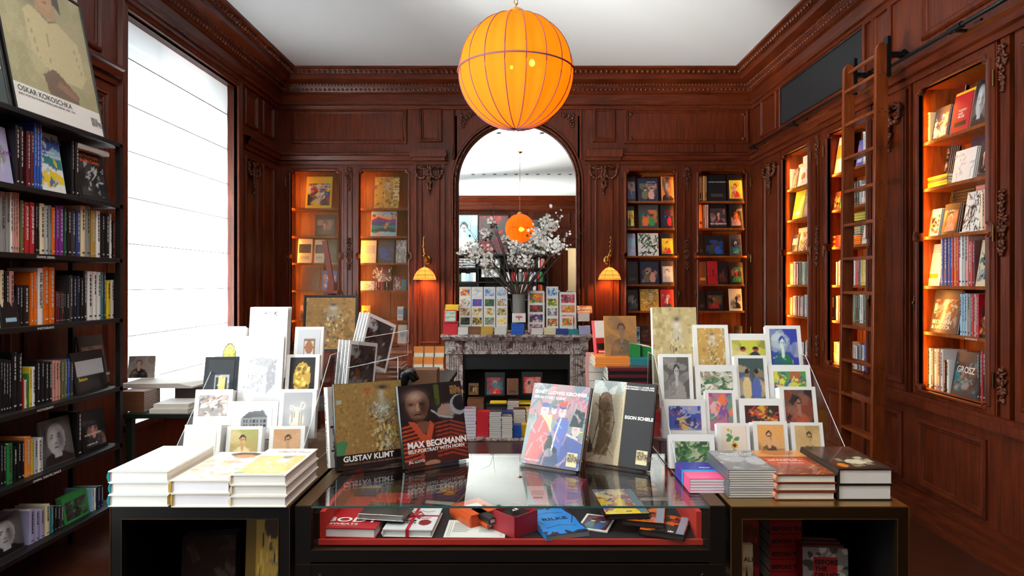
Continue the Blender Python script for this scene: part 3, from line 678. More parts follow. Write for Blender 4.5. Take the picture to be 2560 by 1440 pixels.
def PT(kind, cols, seed=0, bg=None):
    """generic painted pictures: cols = palette letters"""
    cols = cols.split() if ' ' in cols else list(cols)
    def f(c):
        q = random.Random(seed*7+3); c.rect(0, 0, 1, 1, bg or cols[0])
        if kind == 'blot':
            c.speck(26, cols, .22, seed=seed, kind='ell', al=.85); c.speck(24, cols, .08, seed=seed+1, kind='line'); c.speck(12, cols, .07, seed=seed+2, kind='ell')
        elif kind == 'fig':
            c.speck(14, cols[:3], .3, seed=seed, kind='ell', al=.4); x = q.uniform(.42, .58)
            c.poly([(x-.36, 0), (x-.30, .28), (x-.20, .38), (x-.07, .43), (x+.07, .43), (x+.21, .37), (x+.31, .27), (x+.37, 0)], cols[1]); c.blob(x-.2, .2, .12, .15, cols[0], .5); c.poly([(x-.06, .36), (x-.05, .55), (x+.06, .55), (x+.06, .36), (x, .28)], cols[2])
            c.ell(x, .70, .125, .13, cols[3 % len(cols)]); c.ell(x, .645, .095, .115, cols[2]); c.blob(x+.06, .63, .05, .1, cols[1], .45); c.line([(x-.05, .67), (x-.02, .67)], .010, cols[3 % len(cols)]); c.line([(x+.02, .67), (x+.05, .67)], .010, cols[3 % len(cols)]); c.line([(x-.025, .585), (x+.025, .585)], .008, cols[3 % len(cols)])
            c.speck(12, cols, .05, (x-.3, 0, x+.3, .34), seed, kind='line', al=.6)
        elif kind == 'two':
            c.speck(14, cols[:3], .3, seed=seed, kind='ell', al=.5)
            for x in (.3, .68):
                c.ell(x, .25, .18, .3, cols[1 if x < .5 else 2]); c.ell(x+.03, .62, .085, .1, cols[3 % len(cols)]); c.ell(x+.02, .68, .09, .06, 'k')
        elif kind == 'land':
            for i in range(7):
                y = 1-i/7; c.poly([(0, y+q.uniform(-.05, .05)), (.3, y+q.uniform(-.1, .1)), (.7, y+q.uniform(-.1, .1)), (1, y), (1, 0), (0, 0)], cols[i % len(cols)])
            c.speck(20, cols, .08, seed=seed, kind='ell', al=.9)
        elif kind == 'mosaic':
            c.speck(120, cols, .05, seed=seed, al=.7, asp=.8); c.speck(70, cols, .025, (.35, 0, .75, .75), seed+1, asp=.9); c.blob(.55, .80, .10, .07, '#d8cec0', .9); c.blob(.55, .86, .09, .04, '#3a2a2c', .9); c.blob(.55, .66, .16, .10, '#c8c4b2', .6); c.speck(50, ['#6c5c44', '#e0d4a8', '#4a4038', '#9c8a58'], .02, (.38, .05, .76, .66), seed+4, asp=1.4)
        elif kind == 'lines':
            c.speck(40, cols[1:], .10, seed=seed, kind='line'); c.ell(.5, .5, .2, .25, cols[1], .25)
        elif kind == 'block':
            c.rect(0, .45, 1, 1, cols[1]); c.rect(.1, .1, .9, .3, cols[2 % len(cols)])
        elif kind == 'star':
            c.ell(.5, .6, .3, .25, cols[1]); c.rect(.47, .1, .53, .5, cols[2]); c.speck(14, cols[1:], .08, (.25, .45, .75, .8), seed, kind='ell')
        elif kind == 'face':
            c.blob(.5, .5, .6, .6, cols[2], .5); c.poly([(0, 0), (.1, .22), (.35, .3), (.7, .24), (1, .1), (1, 0)], 'k'); c.ell(.48, .56, .30, .34, cols[1]); c.rect(.36, .15, .62, .4, cols[1]); c.blob(.62, .5, .16, .3, cols[0], .75); c.blob(.40, .62, .12, .16, 'w', .5)
            c.blob(.34, .60, .07, .03, 'k', .9); c.blob(.58, .60, .07, .03, 'k', .9); c.line([(.34, .66), (.42, .67)], .012, 'k'); c.line([(.52, .67), (.62, .66)], .012, 'k'); c.blob(.46, .46, .05, .03, cols[0], .8); c.line([(.39, .36), (.53, .36)], .014, 'a'); c.blob(.5, .96, .45, .13, 'k', 1); c.blob(.14, .75, .12, .3, 'k', .95)
        c.grain(.12, seed)
    return f
def art_mat(rough, coat):
    m, nt, b, N, L = nmat('printed_picture_%g' % rough); a = N('ShaderNodeAttribute', attribute_name='Col'); L(a.outputs['Color'], b.inputs['Base Color'])
    b.inputs['Roughness'].default_value = rough; b.inputs['Coat Weight'].default_value = coat; b.inputs['Coat Roughness'].default_value = .08; return m
GLOSSY = art_mat(.35, .4); MATTE = art_mat(.7, 0.)
_am = {}
def art(parent, w_, h_, paint, n=(14, 18), x=0, z=0, y=-.0009, name='cover_picture', m=GLOSSY, key=None):
    k = (key, round(w_, 3), round(h_, 3), n) if key else None
    if k and k in _am: me = _am[k]
    else:
        c = Cv(n[0], n[1], 'w', h_/w_); paint(c); nx, ny = n
        vs = np.stack([c.X*w_, np.zeros_like(c.X), c.Y*h_], -1).reshape(-1, 3); me = bpy.data.meshes.new(name)
        fs = [(j*nx+i, j*nx+i+1, (j+1)*nx+i+1, (j+1)*nx+i) for j in range(ny-1) for i in range(nx-1)]
        me.from_pydata(vs.tolist(), [], fs); at = me.color_attributes.new('Col', 'FLOAT_COLOR', 'POINT')
        at.data.foreach_set('color', np.concatenate([c.A.reshape(-1, 3), np.ones((nx*ny, 1))], 1).astype(np.float32).ravel()); me.materials.append(m)
        if k: _am[k] = me
    o = bpy.data.objects.new(name, me); C.objects.link(o); o.parent = parent; o.matrix_local = Matrix.Translation((x, y, z)); return o
_tm = {}
def text_mesh(s, size, m, bold=0., sx=1., align='LEFT', lead=1.):
    k = (s, size, m.name, bold, sx, align, lead)
    if k in _tm: return _tm[k]
    cu = bpy.data.curves.new('lettering', 'FONT'); cu.body = s; cu.size = size; cu.offset = bold*size; cu.align_x = align; cu.space_line = lead; cu.resolution_u = 3
    to = bpy.data.objects.new('lettering', cu); C.objects.link(to); bpy.context.view_layer.update()
    me = bpy.data.meshes.new_from_object(to.evaluated_get(bpy.context.evaluated_depsgraph_get())); bpy.data.objects.remove(to)
    me.transform(Matrix.Diagonal((sx, 1, 1, 1))); me.materials.clear(); me.materials.append(m); me.name = 'lettering'
    _tm[k] = me; return me
RX = Matrix.Rotation(PI/2, 4, 'X')
def text(parent, s, x, z, size, col='w', y=-.0016, name='title_lettering', bold=.02, sx=1., align='LEFT', M=None, lead=1.):
    me = text_mesh(s, size, mat(hexc(col), .5), bold, sx, align, lead)
    o = bpy.data.objects.new(name, me); C.objects.link(o); o.parent = parent
    o.matrix_local = M if M is not None else Matrix.Translation((x, y, z)) @ RX
    return o
def spine_text(parent, s, h_, t, size, col, top=.92, sx=1., name='spine_lettering'):
    M = basis((-.0012, t/2+size*.35, h_*top), (0, 0, -1), (0, -1, 0), (-1, 0, 0))
    return text(parent, s, 0, 0, size, col, name=name, M=M, sx=sx)
# ---------------------------------------------------------------- books
_bm = {}
def mesh_cached(key, fn):
    if key not in _bm:
        o = fn(); me = o.data; bpy.data.objects.remove(o); _bm[key] = me
    return _bm[key]
def book(M, w_, h_, t, col, label, group=None, cat='book', name='book', hard=True, page='#e4dfd3', spine=None, rough=.4):
    w_, h_, t = round(w_, 3), round(h_, 3), round(t, 4); b = min(.0028, t*.14) if hard else .0007; ins = .0035 if hard else .0004
    def mk():
        m = MB()
        m.box(0, w_, 0, b, 0, h_).box(0, w_, t-b, t, 0, h_)
        k = 6 if hard else 2; r = min(.004, t*.2) if hard else 0                      # spine, slightly rounded
        ys = [b+(t-2*b)*i/k for i in range(k+1)]; xs = [-r*math.sin(PI*i/k) for i in range(k+1)]
        for i in range(k):
            m.add([(xs[i], ys[i], 0), (xs[i+1], ys[i+1], 0), (b+.0005, ys[i+1], 0), (b+.0005, ys[i], 0), (xs[i], ys[i], h_), (xs[i+1], ys[i+1], h_), (b+.0005, ys[i+1], h_), (b+.0005, ys[i], h_)],
                  [(0,1,5,4), (0,3,2,1), (4,5,6,7), (2,3,7,6)], 1)
        return m.obj('book', [mat(hexc(col), rough), mat(hexc(spine or col), rough)])
    me = mesh_cached(('b', w_, h_, t, col, hard, spine, rough), mk)
    o = bpy.data.objects.new(name, me); C.objects.link(o); o.matrix_world = M
    tag(o, label, cat, group)
    def mp():
        m = MB(); n = 4; x1 = w_-ins
        m.box(b+.0006, x1-.001, b, t-b, ins, h_-ins)
        if hard: m.add([(x1-.001+(.001), b, ins), (x1-.003, t/2, ins), (x1, t-b, ins), (x1, b, h_-ins), (x1-.003, t/2, h_-ins), (x1, t-b, h_-ins)], [(0, 1, 4, 3), (1, 2, 5, 4)])
        return m.obj('page_block', mat(hexc(page), .75))
    pm = mesh_cached(('p', w_, h_, t, page, hard), mp)
    p = bpy.data.objects.new('page_block', pm); C.objects.link(p); p.parent = o
    return o
Z3 = Vector((0, 0, 1))
class Wall:
    def __init__(s, kind, n, a): s.kind = kind; s.n = Vector(n); s.a = Vector(a)
    def hit(s, px, d):       # d = plane coordinate (Y for back, X for side walls)
        if s.kind == 'y': return Vector(((px-CX)*d/F, d, 0))
        Y = d*F/(px-CX); return Vector((d, Y, 0))
BK = Wall('y', (0, -1, 0), (1, 0, 0)); RT = Wall('x', (-1, 0, 0), (0, -1, 0)); LF = Wall('x', (1, 0, 0), (0, 1, 0))
def frame_spine(W, O): ex = -W.n; return basis(O, ex, Z3.cross(ex), Z3)
def frame_face(W, O, lean):
    c, s_ = math.cos(lean), math.sin(lean); ez = Z3*c-W.n*s_; ex = W.a; return basis(O, ex, ez.cross(ex), ez)
def dash_marks(o, h_, t, col, seed):       # rows of small unreadable marks down a spine
    q = random.Random(seed % 6); n = 5+seed % 4
    def mk():
        m = MB(); z = h_*.93
        for i in range(n):
            L = h_*q.uniform(.03, .09); m.add([(-.0055 if 0 else -.0008, t*.36, z), (-.0008, t*.64, z), (-.0008, t*.64, z-L), (-.0008, t*.36, z-L)], [(0, 1, 2, 3)]); z -= L+h_*.02
            if z < h_*.3: break
        z = h_*.1; m.add([(-.0008, t*.25, z), (-.0008, t*.75, z), (-.0008, t*.75, z-h_*.03), (-.0008, t*.25, z-h_*.03)], [(0, 1, 2, 3)])
        return m.obj('spine_lettering', mat(hexc(col), .6))
    me = mesh_cached(('d', round(h_, 2), round(t, 3), col, seed % 6, n), mk)
    s_ = bpy.data.objects.new('spine_lettering', me); C.objects.link(s_); s_.parent = o; s_.location = (-.0045 if t > .02 else -.0030, 0, 0)
def art_of(spec, seed): kind, cols = spec.split(':'); return PT(kind, cols, seed)
used_l = {}
def uniq(l, alt):
    if l not in used_l: used_l[l] = 1; return l
    used_l[alt] = 1; return alt
def row(W, d, zs, shelfname, items, dep=.17, group=None, seed=0):
    """items: 's x0 x1 ytop col [title]' spine | 'f x0 x1 ytop col art description' face out | 'h x0 x1 n col' lying pile showing spines"""
    sp = [it.split(None, 5) for it in items]
    for k, it in enumerate(sp):
        kd, x0, x1 = it[0], float(it[1]), float(it[2])
        A = W.hit(x0, d); B_ = W.hit(x1, d); wd = (B_-A).length
        if kd[0] == 's':
            y = float(it[3]); col = it[4]; O = Vector((B_.x, B_.y, zs)); h_ = max(.08, H+(CY-y)*A.y/F-zs)
            nb = [CN.get(sp[j][4][0], '') if sp[j][0][0] == 's' else 'face-out' for j in (k-1, k+1) if 0 <= j < len(sp)]
            q = 'thin' if wd < .017 else ('thick' if wd > .034 else '')
            me_ = CN[col[0]]; end = 'at the end of' if len(nb) < 2 else ''
            nb = nb or ['other']
            l0 = ('%s %s book beside %s book at one end of %s' % (q, me_, nb[0], shelfname)) if end else '%s %s spine between %s and %s on %s' % (q, me_, nb[0], nb[1], shelfname)
            l0 = ' '.join(l0.split()); alt = ' '.join(('%s %s spine, %s item from the left on %s' % (q, me_, ORD[k], shelfname)).split())
            o = book(frame_spine(W, O), dep, h_, max(.006, wd*.97), col[0], uniq(l0, alt), group)
            if len(it) > 5: spine_text(o, it[5], h_, max(.006, wd*.97), min(wd*.62, h_*.85/len(it[5])*1.75), 'w' if col[0] in 'kanrubpoBEN' else 'k').location.x -= .004
            elif wd > .007 and kd == 's': dash_marks(o, h_, max(.006, wd*.97), col[1] if len(col) > 1 else ('s' if col[0] in 'kanrubpBENoqtiO' else 'a'), k+seed)
        elif kd[0] == 'f':
            y = float(it[3]); col = it[4]; a_, lab = it[5].split(None, 1); n = int(kd[1:] or 1); lean = .16
            O = Vector((A.x, A.y, zs)); tz = (CY-y)/F; c, s_ = math.cos(lean), math.sin(lean); nY = -W.n.y
            h_ = (H+tz*A.y-zs)/(c-tz*s_*nY) if abs(c-tz*s_*nY) > .1 else .2; h_ = max(.08, min(h_, .42)); t = .012 if n > 1 else .016
            for i in range(n-1, -1, -1):
                M = frame_face(W, O-W.n*(i*(t+.001)/c), lean)
                lb = lab if i == 0 else '%s copy behind the %s' % (ORD[i-1], ' '.join(lab.split()[:8]))
                if len((lb+' on '+shelfname).split()) < 17: lb += ' on '+shelfname
                ct = 'catalogue' if 'catalogue' in lab else ('box' if 'box' in lab else 'book')
                o = book(M, wd*.98, h_, t, col[0], lb, group, ct, {'catalogue': 'catalogue', 'box': 'gift_box'}.get(ct, 'book'), page='#dcd6c8')
                if i == 0:
                    full = a_.split(':')[0] in ('face', 'lines', 'land', 'mosaic')
                    if full: art(o, wd*.96, h_*.98, art_of(a_, k+seed*3), (30, 36), wd*.01, h_*.01)
                    else: art(o, wd*.98*.86, h_*.68, art_of(a_, k+seed*3), (22, 24), wd*.07, h_*.10)
        elif kd[0] == 'h':
            n = int(it[3]); col = it[4]; lab = it[5] if len(it) > 5 else CN[col[0]]+' book'; t = float(lab.split('|')[1]) if '|' in lab else .022; lab = lab.split('|')[0]; z = zs+(float(it[5].split('|')[2]) if it[5].count('|') > 1 else 0)
            for i in range(n):
                ex = -W.n; ey = -Z3; M = basis(Vector((B_.x, B_.y, z+t)), ex, ey, ex.cross(ey))
                o = book(M, dep, wd, t*.97, col[i % len(col)], '%s, %s from bottom of pile on %s' % (lab, ORD[i], shelfname), lab+' pile')
                z += t
# ---------------------------------------------------------------- back bookcases, left of the fireplace
D = 8.10
g = 'books in the left back bookcase'
row(BK, D, 2.635, 'top shelf of left mesh door', ['f 763 829 434 y blot:kynyrbw wide abstract blue and yellow art book standing face-out'], group=g)
row(BK, D, 2.635, 'top shelf near the wall lamp', ['f 934 998 434 B mosaic:iBqikyi tall gold patterned art book standing face-out'], group=g)
row(BK, D, 2.283, 'second shelf of left mesh door', ['f 787 838 537 a fig:aBhkgu grey book with a painted group standing face-out'], group=g)
row(BK, D, 2.283, 'second shelf by the left wall lamp', ['f 927 992 529 w land:lOpNtE landscape book with white border standing face-out'], group=g)
row(BK, D, 1.945, 'third shelf of left mesh door', ['f 743 779 597 w block:cas cream book with dark engraved picture standing face-out', 'f 785 810 599 w block:cas narrow grey engraved book standing face-out', 'f 817 841 601 a block:kaa dark olive plain book standing face-out'], group=g)
row(BK, D, 1.945, 'third shelf by the left wall lamp', ['f 901 940 601 c block:csc beige book with faded print standing face-out', 'f 945 986 601 a blot:abba dark book with bright blue arc standing face-out', 'f 989 1016 600 g lines:gsw grey book with circle drawing standing face-out'], group=g)
row(BK, D, 1.60, 'fourth shelf of left mesh door', ['f 752 799 668 B block:BBB plain brown portfolio leaning', 'f 804 841 676 b blot:bryorl blue book with red and yellow discs standing face-out'], group=g)
row(BK, D, 1.60, 'fourth shelf by the left wall lamp', ['f 901 936 703 w lines:wsg white dotted gift box standing', 's 938 944 704 rw', 's 945 950 704 kw', 's 951 957 704 ra', 's 958 963 704 kr', 's 964 970 704 kw', 'f 982 1003 690 u lines:uwr red and white patterned gift box standing', 'f 1001 1016 698 t block:ttt dark teal slim book standing'], group=g)
row(BK, 8.2, 1.60, 'fourth shelf by the left wall lamp', ['f 930 979 668 u lines:uwk maroon woven pattern gift box behind the smaller boxes'], group=g)
row(BK, D, 1.22, 'fifth shelf of left mesh door', ['f 748 770 752 B fig:BkhB brown framed photograph card standing'], group=g)
row(BK, D, 1.22, 'fifth shelf by the left wall lamp', ['f 903 925 764 i blot:iky small gilt picture frame standing', 'f 993 1008 766 w block:wls white card with pale photograph standing', 'f 1008 1017 770 k block:kkk black slim box standing'], group=g)
row(BK, D, .925, 'bottom shelf by the left wall lamp', ['f 994 1017 812 w star:wsssw grey box printed with rings standing'], group=g)
# ---------------------------------------------------------------- back bookcases, right of the fireplace
g = 'face-out catalogues in the right back bookcase'
R3, R4 = 'shelf near the right wall lamp', 'shelf near the corner'
sh = ['top ', 'second ', 'third ', 'fourth ', 'fifth ', 'bottom ']
data = [['f2 1569 1590 441 k fig:aNhk catalogue of a dark blue portrait', 'f3 1596 1647 446 n two:nqhh catalogue with two pale figures on dark blue', 'f 1655 1686 442 h face:OaBk book with a large amber-lit head'],  # amber lamp glow is put into the colours of the head cover
 ['f2 1569 1587 514 k two:ykyr catalogue with yellow picture on black', 'f3 1598 1648 512 a two:aoert black catalogue with a small group painting', 'f2 1653 1686 511 k two:knrb black catalogue with red and blue figures'],
 ['f2 1569 1590 584 v block:vls pale silver-blue catalogue', 'f3 1597 1648 583 w lines:wkae black and white interior drawing catalogue with green floor', 'f2 1653 1686 584 k fig:yryk black catalogue with bright yellow reclining figure'],
 ['f2 1569 1596 654 k block:kka plain black catalogue', 'f3 1602 1649 654 n two:nqhh lower catalogue with two pale figures on navy', 'f2 1655 1686 653 a fig:sswE catalogue with pale grey blossom'],
 ['f2 1569 1596 724 k fig:kagB black catalogue with small brown figure', 'f3 1602 1649 723 i mosaic:iBicyk gold mosaic catalogue with pale lady', 'f2 1653 1686 724 r fig:rawg bright red catalogue with white-bearded man'],
 ['f 1570 1601 817 l land:ltNtlq blue mountain landscape book', 'f 1603 1624 815 k blot:kuBaB dark blotched painting book']]
for k, it in enumerate(data): row(BK, D, (ZSH+[.925])[k], sh[k]+R3, it, group=g, seed=k*5)
data = [['s 1748 1753 440 k', 's 1753 1757 440 B', 's 1758 1762 440 i', 's 1763 1767 440 B', 'f3 1770 1817 438 k block:kka plain black collection catalogue', 'f3 1822 1860 436 k fig:yrhk black catalogue with yellow and red picture'],
 ['f 1748 1757 512 O block:OOB amber-lit catalogue edge', 's 1758 1762 512 B', 's 1762 1766 512 h', 's 1767 1771 512 h', 'f3 1774 1819 507 k fig:auhkr catalogue with red striped portrait', 'f3 1827 1860 508 k fig:khoB black catalogue with glowing pink picture'],  # lamp glow is put into the amber and pink cover colours
 ['f 1748 1759 586 k block:kka black catalogue edge', 'f3 1763 1813 589 k two:kabB black catalogue with two seated figures', 'f4 1828 1856 586 a fig:ktNy black catalogue with green and yellow head'],
 ['f 1748 1768 654 B block:BBi brown catalogue marked with a number', 'f 1771 1796 653 r fig:rruB crimson catalogue with red figure', 'f3 1797 1821 656 k fig:kuBk dark catalogue with faint figures', 'f2 1827 1860 656 k fig:kerg black catalogue with small green head'],
 ['f 1748 1764 725 k block:kka black catalogue beside the stile', 'f3 1769 1810 727 k fig:krqo catalogue with orange and green round head', 'f2 1825 1857 722 c fig:cknk catalogue with black-robed man in profile'],
 ['f 1800 1822 815 B fig:BBhk brown portrait postcard box', 'f 1838 1858 815 k block:kaw black catalogue standing low']]
for k, it in enumerate(data): row(BK, D, (ZSH+[.925])[k], sh[k]+R4, it, group=g, seed=k*7+2)
# ---------------------------------------------------------------- right wall bookcases
D = 3.0
g = 'books in the far right-wall bookcase'
S = 'of corner bookcase'
row(RT, D, 2.725, 'top shelf '+S, ['s 1959 1963 434 O', 's 1963 1969 428 i', 's 1970 1975 425 w', 'f 1978 1990 424 a lines:aswg grey book with white drawing', 'f3 1993 2016 419 w star:wuhu white book with maroon diamonds', 's 2017 2021 420 w'], group=g)
row(RT, 3.1, 2.725, 'top shelf '+S, ['h 1984 2006 5 c cream paperback|.025|.16', 'h 2008 2021 8 w white paperback|.022|.18'], group=g)
row(RT, D, 2.385, 'second shelf '+S, ['s 1961 1965 484 k', 's 1966 1970 484 k', 's 1971 1976 482 k', 'f5 1980 2005 481 y block:yyl pile-thick yellow and blue book', 'f2 2008 2020 486 g lines:gsa grey book with drawing'], group=g)
row(RT, D, 2.035, 'third shelf '+S, ['f 1962 1976 590 a fig:shkc pale portrait book', 'f 1977 1992 588 n block:nsn navy book with white label', 'f2 1995 2019 582 B lines:Bcw brown book with ornate white frame'], group=g)
row(RT, 3.1, 2.035, 'third shelf '+S, ['h 1984 2020 3 cw cream paperback|.022|.20'], group=g)
def spines(xs, cols, y0, y1, seed=0):
    q = random.Random(seed); out = []; n = len(cols); tot = xs[1]-xs[0]; ws = [q.uniform(.7, 1.4) for _ in cols]; f = tot/sum(ws); x = xs[0]
    for c, w_ in zip(cols, ws): out.append('s %.1f %.1f %.1f %s' % (x, x+w_*f-.3, y0+(y1-y0)*(x-xs[0])/tot+q.uniform(-2.5, 4), c)); x += w_*f
    return out
row(RT, D, 1.675, 'fourth shelf '+S, spines((1973, 2021), 'OcchwrwkgaewskEw', 657, 655, 1), group=g)
row(RT, D, 1.34, 'fifth shelf '+S, spines((1972, 2022), 'OcBcwhkwrswakwsw', 743, 738, 2), group=g)
row(RT, D, .925, 'bottom shelf '+S, spines((1985, 2022), 'cgwswkww', 856, 850, 3), group=g)
g = 'books in the lit bookcase behind the ladder'
S = 'of ladder bookcase'
row(RT, D, 2.725, 'top shelf '+S, ['f3 2084 2108 345 w block:wOw white book with orange band', 'f3 2138 2156 352 b block:bbl bright blue book', 's 2157 2160 330 s', 's 2160 2164 330 w'], group=g)
row(RT, 3.12, 2.725, 'top shelf '+S, ['f 2150 2165 305 y block:yyk tall yellow book with dark lettering'], group=g)
row(RT, D, 2.385, 'second shelf '+S, ['f 2080 2097 482 B blot:BkOc brown book with amber picture', 'f 2098 2109 480 e block:ete teal green book', 's 2136 2141 455 k', 's 2142 2147 453 a', 's 2148 2153 452 s', 's 2154 2160 462 w', 's 2161 2165 460 c'], group=g)
row(RT, D, 2.035, 'third shelf '+S, ['h 2071 2088 5 yr yellow-spined paperback|.022', 'h 2089 2108 5 r red-spined paperback|.022', 'h 2136 2152 5 o orange paperback|.017', 'f 2154 2165 555 w block:wws white leaning book'], group=g)
row(RT, 3.08, 2.035, 'third shelf '+S, ['f 2080 2107 535 y fig:yOak yellow poster book with dark figure', 'h 2136 2152 5 t teal paperback|.022|.10', 'h 2136 2164 3 e green paperback|.025|.23'], group=g)
row(RT, D, 1.675, 'fourth shelf '+S, spines((2090, 2108), 'wrcwrk', 652, 650, 4)+spines((2134, 2165), 'wrrksyyw', 648, 645, 5), group=g)
row(RT, D, 1.34, 'fifth shelf '+S, ['s 2079 2089 739 k']+spines((2090, 2108), 'wrwhw', 738, 737, 6)+spines((2133, 2165), 'eukEwwek', 737, 734, 7), group=g)
row(RT, D, .925, 'bottom shelf '+S, spines((2084, 2104), 'ccwc', 856, 854, 8)+spines((2134, 2165), 'swkgNwb', 864, 858, 9), group=g)
g = 'books in the nearest right-wall bookcase'
S = 'of nearest bookcase'
row(RT, D, 2.725, 'top shelf '+S, ['s 2319 2325 283 c', 'f4 2328 2366 275 n blot:nlwbk blue and white stage photograph book', 'f3 2374 2420 243 r block:rrk red book of poetry with white and black top band', 'f2 2424 2462 205 a face:asgk book with black and white close-up face'], group=g)
row(RT, 3.12, 2.725, 'top shelf '+S, ['h 2392 2466 5 yyw yellow and green spined paperback|.024|.20', 'f 2370 2390 210 u blot:urok tall dark red patterned book'], group=g)
row(RT, D, 2.385, 'second shelf '+S, ['h 2303 2368 4 yyq yellow-green paperback|.021', 'f3 2378 2432 380 w lines:wws white book with faint pencil drawing', 'f 2440 2466 350 a fig:akhw book with seated woman'], group=g)
row(RT, 3.10, 2.385, 'second shelf '+S, ['f5 2327 2362 352 a blot:aBsgk brown and white sculpture book with blue label', 'h 2388 2425 4 p purple paperback|.03|.10', 'f 2412 2448 345 n star:nhs dark blue book with pale flower'], group=g)
row(RT, D, 2.035, 'third shelf '+S, ['f 2312 2321 527 O block:OcO amber-lit magazine', 'f3 2322 2345 524 w blot:wkak black and white print book', 'f2 2352 2391 512 k fig:khOc black novel with sepia figure', 'f2 2404 2446 482 w lines:wkkk white book with bold ink portrait', 's 2450 2456 480 c', 's 2457 2464 478 h'], group=g)  # the magazine's orange has the amber lamp glow put into it
row(RT, 3.12, 2.035, 'third shelf '+S, ['f4 2326 2362 482 i blot:iyOtN yellow and blue landscape book', 'h 2384 2438 6 k black paperback|.021|.20', 'h 2440 2465 6 h pinkish paperback|.021|.20'], group=g)
row(RT, D, 1.675, 'fourth shelf '+S, ['s 2303 2309 595 t', 'f 2311 2349 612 v block:wwO white book with orange square', 's 2352 2360 590 b', 's 2361 2369 590 N', 's 2370 2377 588 b', 's 2378 2384 585 r', 's 2385 2391 583 o', 's 2392 2397 582 r', 's 2398 2405 580 w', 's 2406 2413 580 s', 's 2414 2421 578 h', 's 2422 2431 604 r', 's 2432 2437 602 u', 'f 2438 2466 600 c blot:ctskg multicoloured collage book'], group=g)
row(RT, 3.14, 1.675, 'fourth shelf '+S, ['f 2322 2352 590 l block:lll pale blue book behind the white one', 'f 2412 2448 577 g block:ggs tall grey monograph with dark red lettering'], group=g)
row(RT, D, 1.34, 'fifth shelf '+S, ['f 2323 2392 724 a blot:aktkgBs large black and white expressionist monograph', 's 2400 2406 735 l', 's 2407 2412 735 l', 's 2413 2419 733 s', 's 2420 2427 735 g', 's 2428 2434 736 r', 's 2435 2440 735 h', 's 2441 2447 735 r', 'f 2438 2466 765 k blot:kBoh dark figure painting book'], group=g)
row(RT, D, .925, 'bottom shelf '+S, ['s 2312 2316 870 n', 's 2317 2321 870 n', 's 2322 2327 870 w', 's 2328 2335 871 N', 's 2336 2343 872 s', 's 2344 2352 872 g', 's 2353 2358 873 w', 's 2359 2366 900 k', 's 2367 2373 899 w', 'f2 2376 2442 875 a blot:akgtB large dark grey monograph with white title', 's 2444 2450 878 k', 's 2451 2457 878 r', 's 2458 2466 876 k'], group=g)
# lettering on a few of them
def find(lbl): return next(o for o in bpy.data.objects if o.get('label', '').startswith(lbl))
o = find('large dark grey monograph'); text(o, 'GROSZ', .03, .16, .062, 'w', sx=.85)
o = find('large black and white expressionist'); text(o, 'BECKMANN\n& AMERICA', .02, .065, .038, 'w', sx=1.)
o = find('red book of poetry'); text(o, 'POETRY\nAND\nPROSE', .06, .15, .022, 'w')
o = find('black novel with sepia'); text(o, 'The Robber', .02, .165, .02, 'w')
o = find('tall grey monograph'); text(o, 'SOPHIE\nTAEUBER', .015, .25, .036, 'u')
o = find('wide abstract blue'); text(o, 'KANDINSKY', .07, .29, .036, 'w')
o = find('tall gold patterned'); text(o, 'KLIMT', 0, 0, .105, 'c', M=basis((.245, -.0016, .40), (0, 0, -1), (1, 0, 0), (0, -1, 0)), sx=1.05)
o = find('catalogue with red striped portrait'); text(o, 'MAX BECKMANN', .012, .05, .026, 'w')
for a, b_, x in (('catalogue with two pale figures on dark blue', 'CHRISTIAN SCHAD', .11), ('plain black collection', 'THE RONALD S. LAUDER COLLECTION', .01), ('black catalogue with yellow and red', 'FROM KLIMT TO KLEE', .01)):
    text(find(a), b_, x, .05 if 'KLEE' in b_ else .25, .013, 'w')
m = MB(); tl = None
o = bpy.data.objects.new('shelf_label', text_mesh('MONOGRAPHS', .016, mat(hexc('w'), .5), .02)); C.objects.link(o)
o.matrix_world = basis((2.955, 4.26, 1.322), (0, -1, 0), (0, 0, 1), (-1, 0, 0)); tag(o, 'small white lettered subject label on the nearest right-wall shelf edge', 'label')
# ---------------------------------------------------------------- black bookcase on the left
BX = -2.62; LZ = [2.61, 2.21, 1.855, 1.465, 1.02, .645, .27]
bc = empty('black_bookcase', (-2.8, 3.2, 0)); tag(bc, 'tall open black bookcase standing against the left wall', 'bookcase'); Mi = Matrix.Translation(-bc.location)
for z in LZ: bevel(MB().box(-2.96, BX, 2.2, 4.21, z-.028, z).obj('shelf', BLACKW, bc, M=Mi), .002)
for y in (4.18, 2.2):
    for x in (-2.65, -2.96): MB().box(x, x+.03, y, y+.03, 0, 2.60).obj('post', BLACKW, bc, M=Mi)
MB().box(-2.975, -2.962, 2.2, 3.55, .2, 2.6).obj('back_panel', BLACKW, bc, M=Mi)
def ltext(s, px, z, size):
    Y = -BX*F/(CX-px); o = bpy.data.objects.new('shelf_label', text_mesh(s, size, mat(hexc('w'), .5), .02)); C.objects.link(o)
    o.matrix_world = basis((BX+.0012, Y, z), (0, 1, 0), (0, 0, 1), (1, 0, 0)); return o
for s_, px, k, lb in (('GRAPHIC DESIGN', 91, 2, 'second'), ('PHOTOGRAPHY', 93, 3, 'third'), ('PHOTOGRAPHY', 92, 4, 'fourth'), ('CINEMA, THEATRE, DANCE', 82, 5, 'fifth')):
    tag(ltext(s_, px, LZ[k]-.022, .017), 'white subject lettering on the black shelf edge, %s shelf down' % lb, 'label', 'subject labels on the black bookcase')
D = -2.68
S = ''
g = 'books on the upper shelf of the black bookcase'
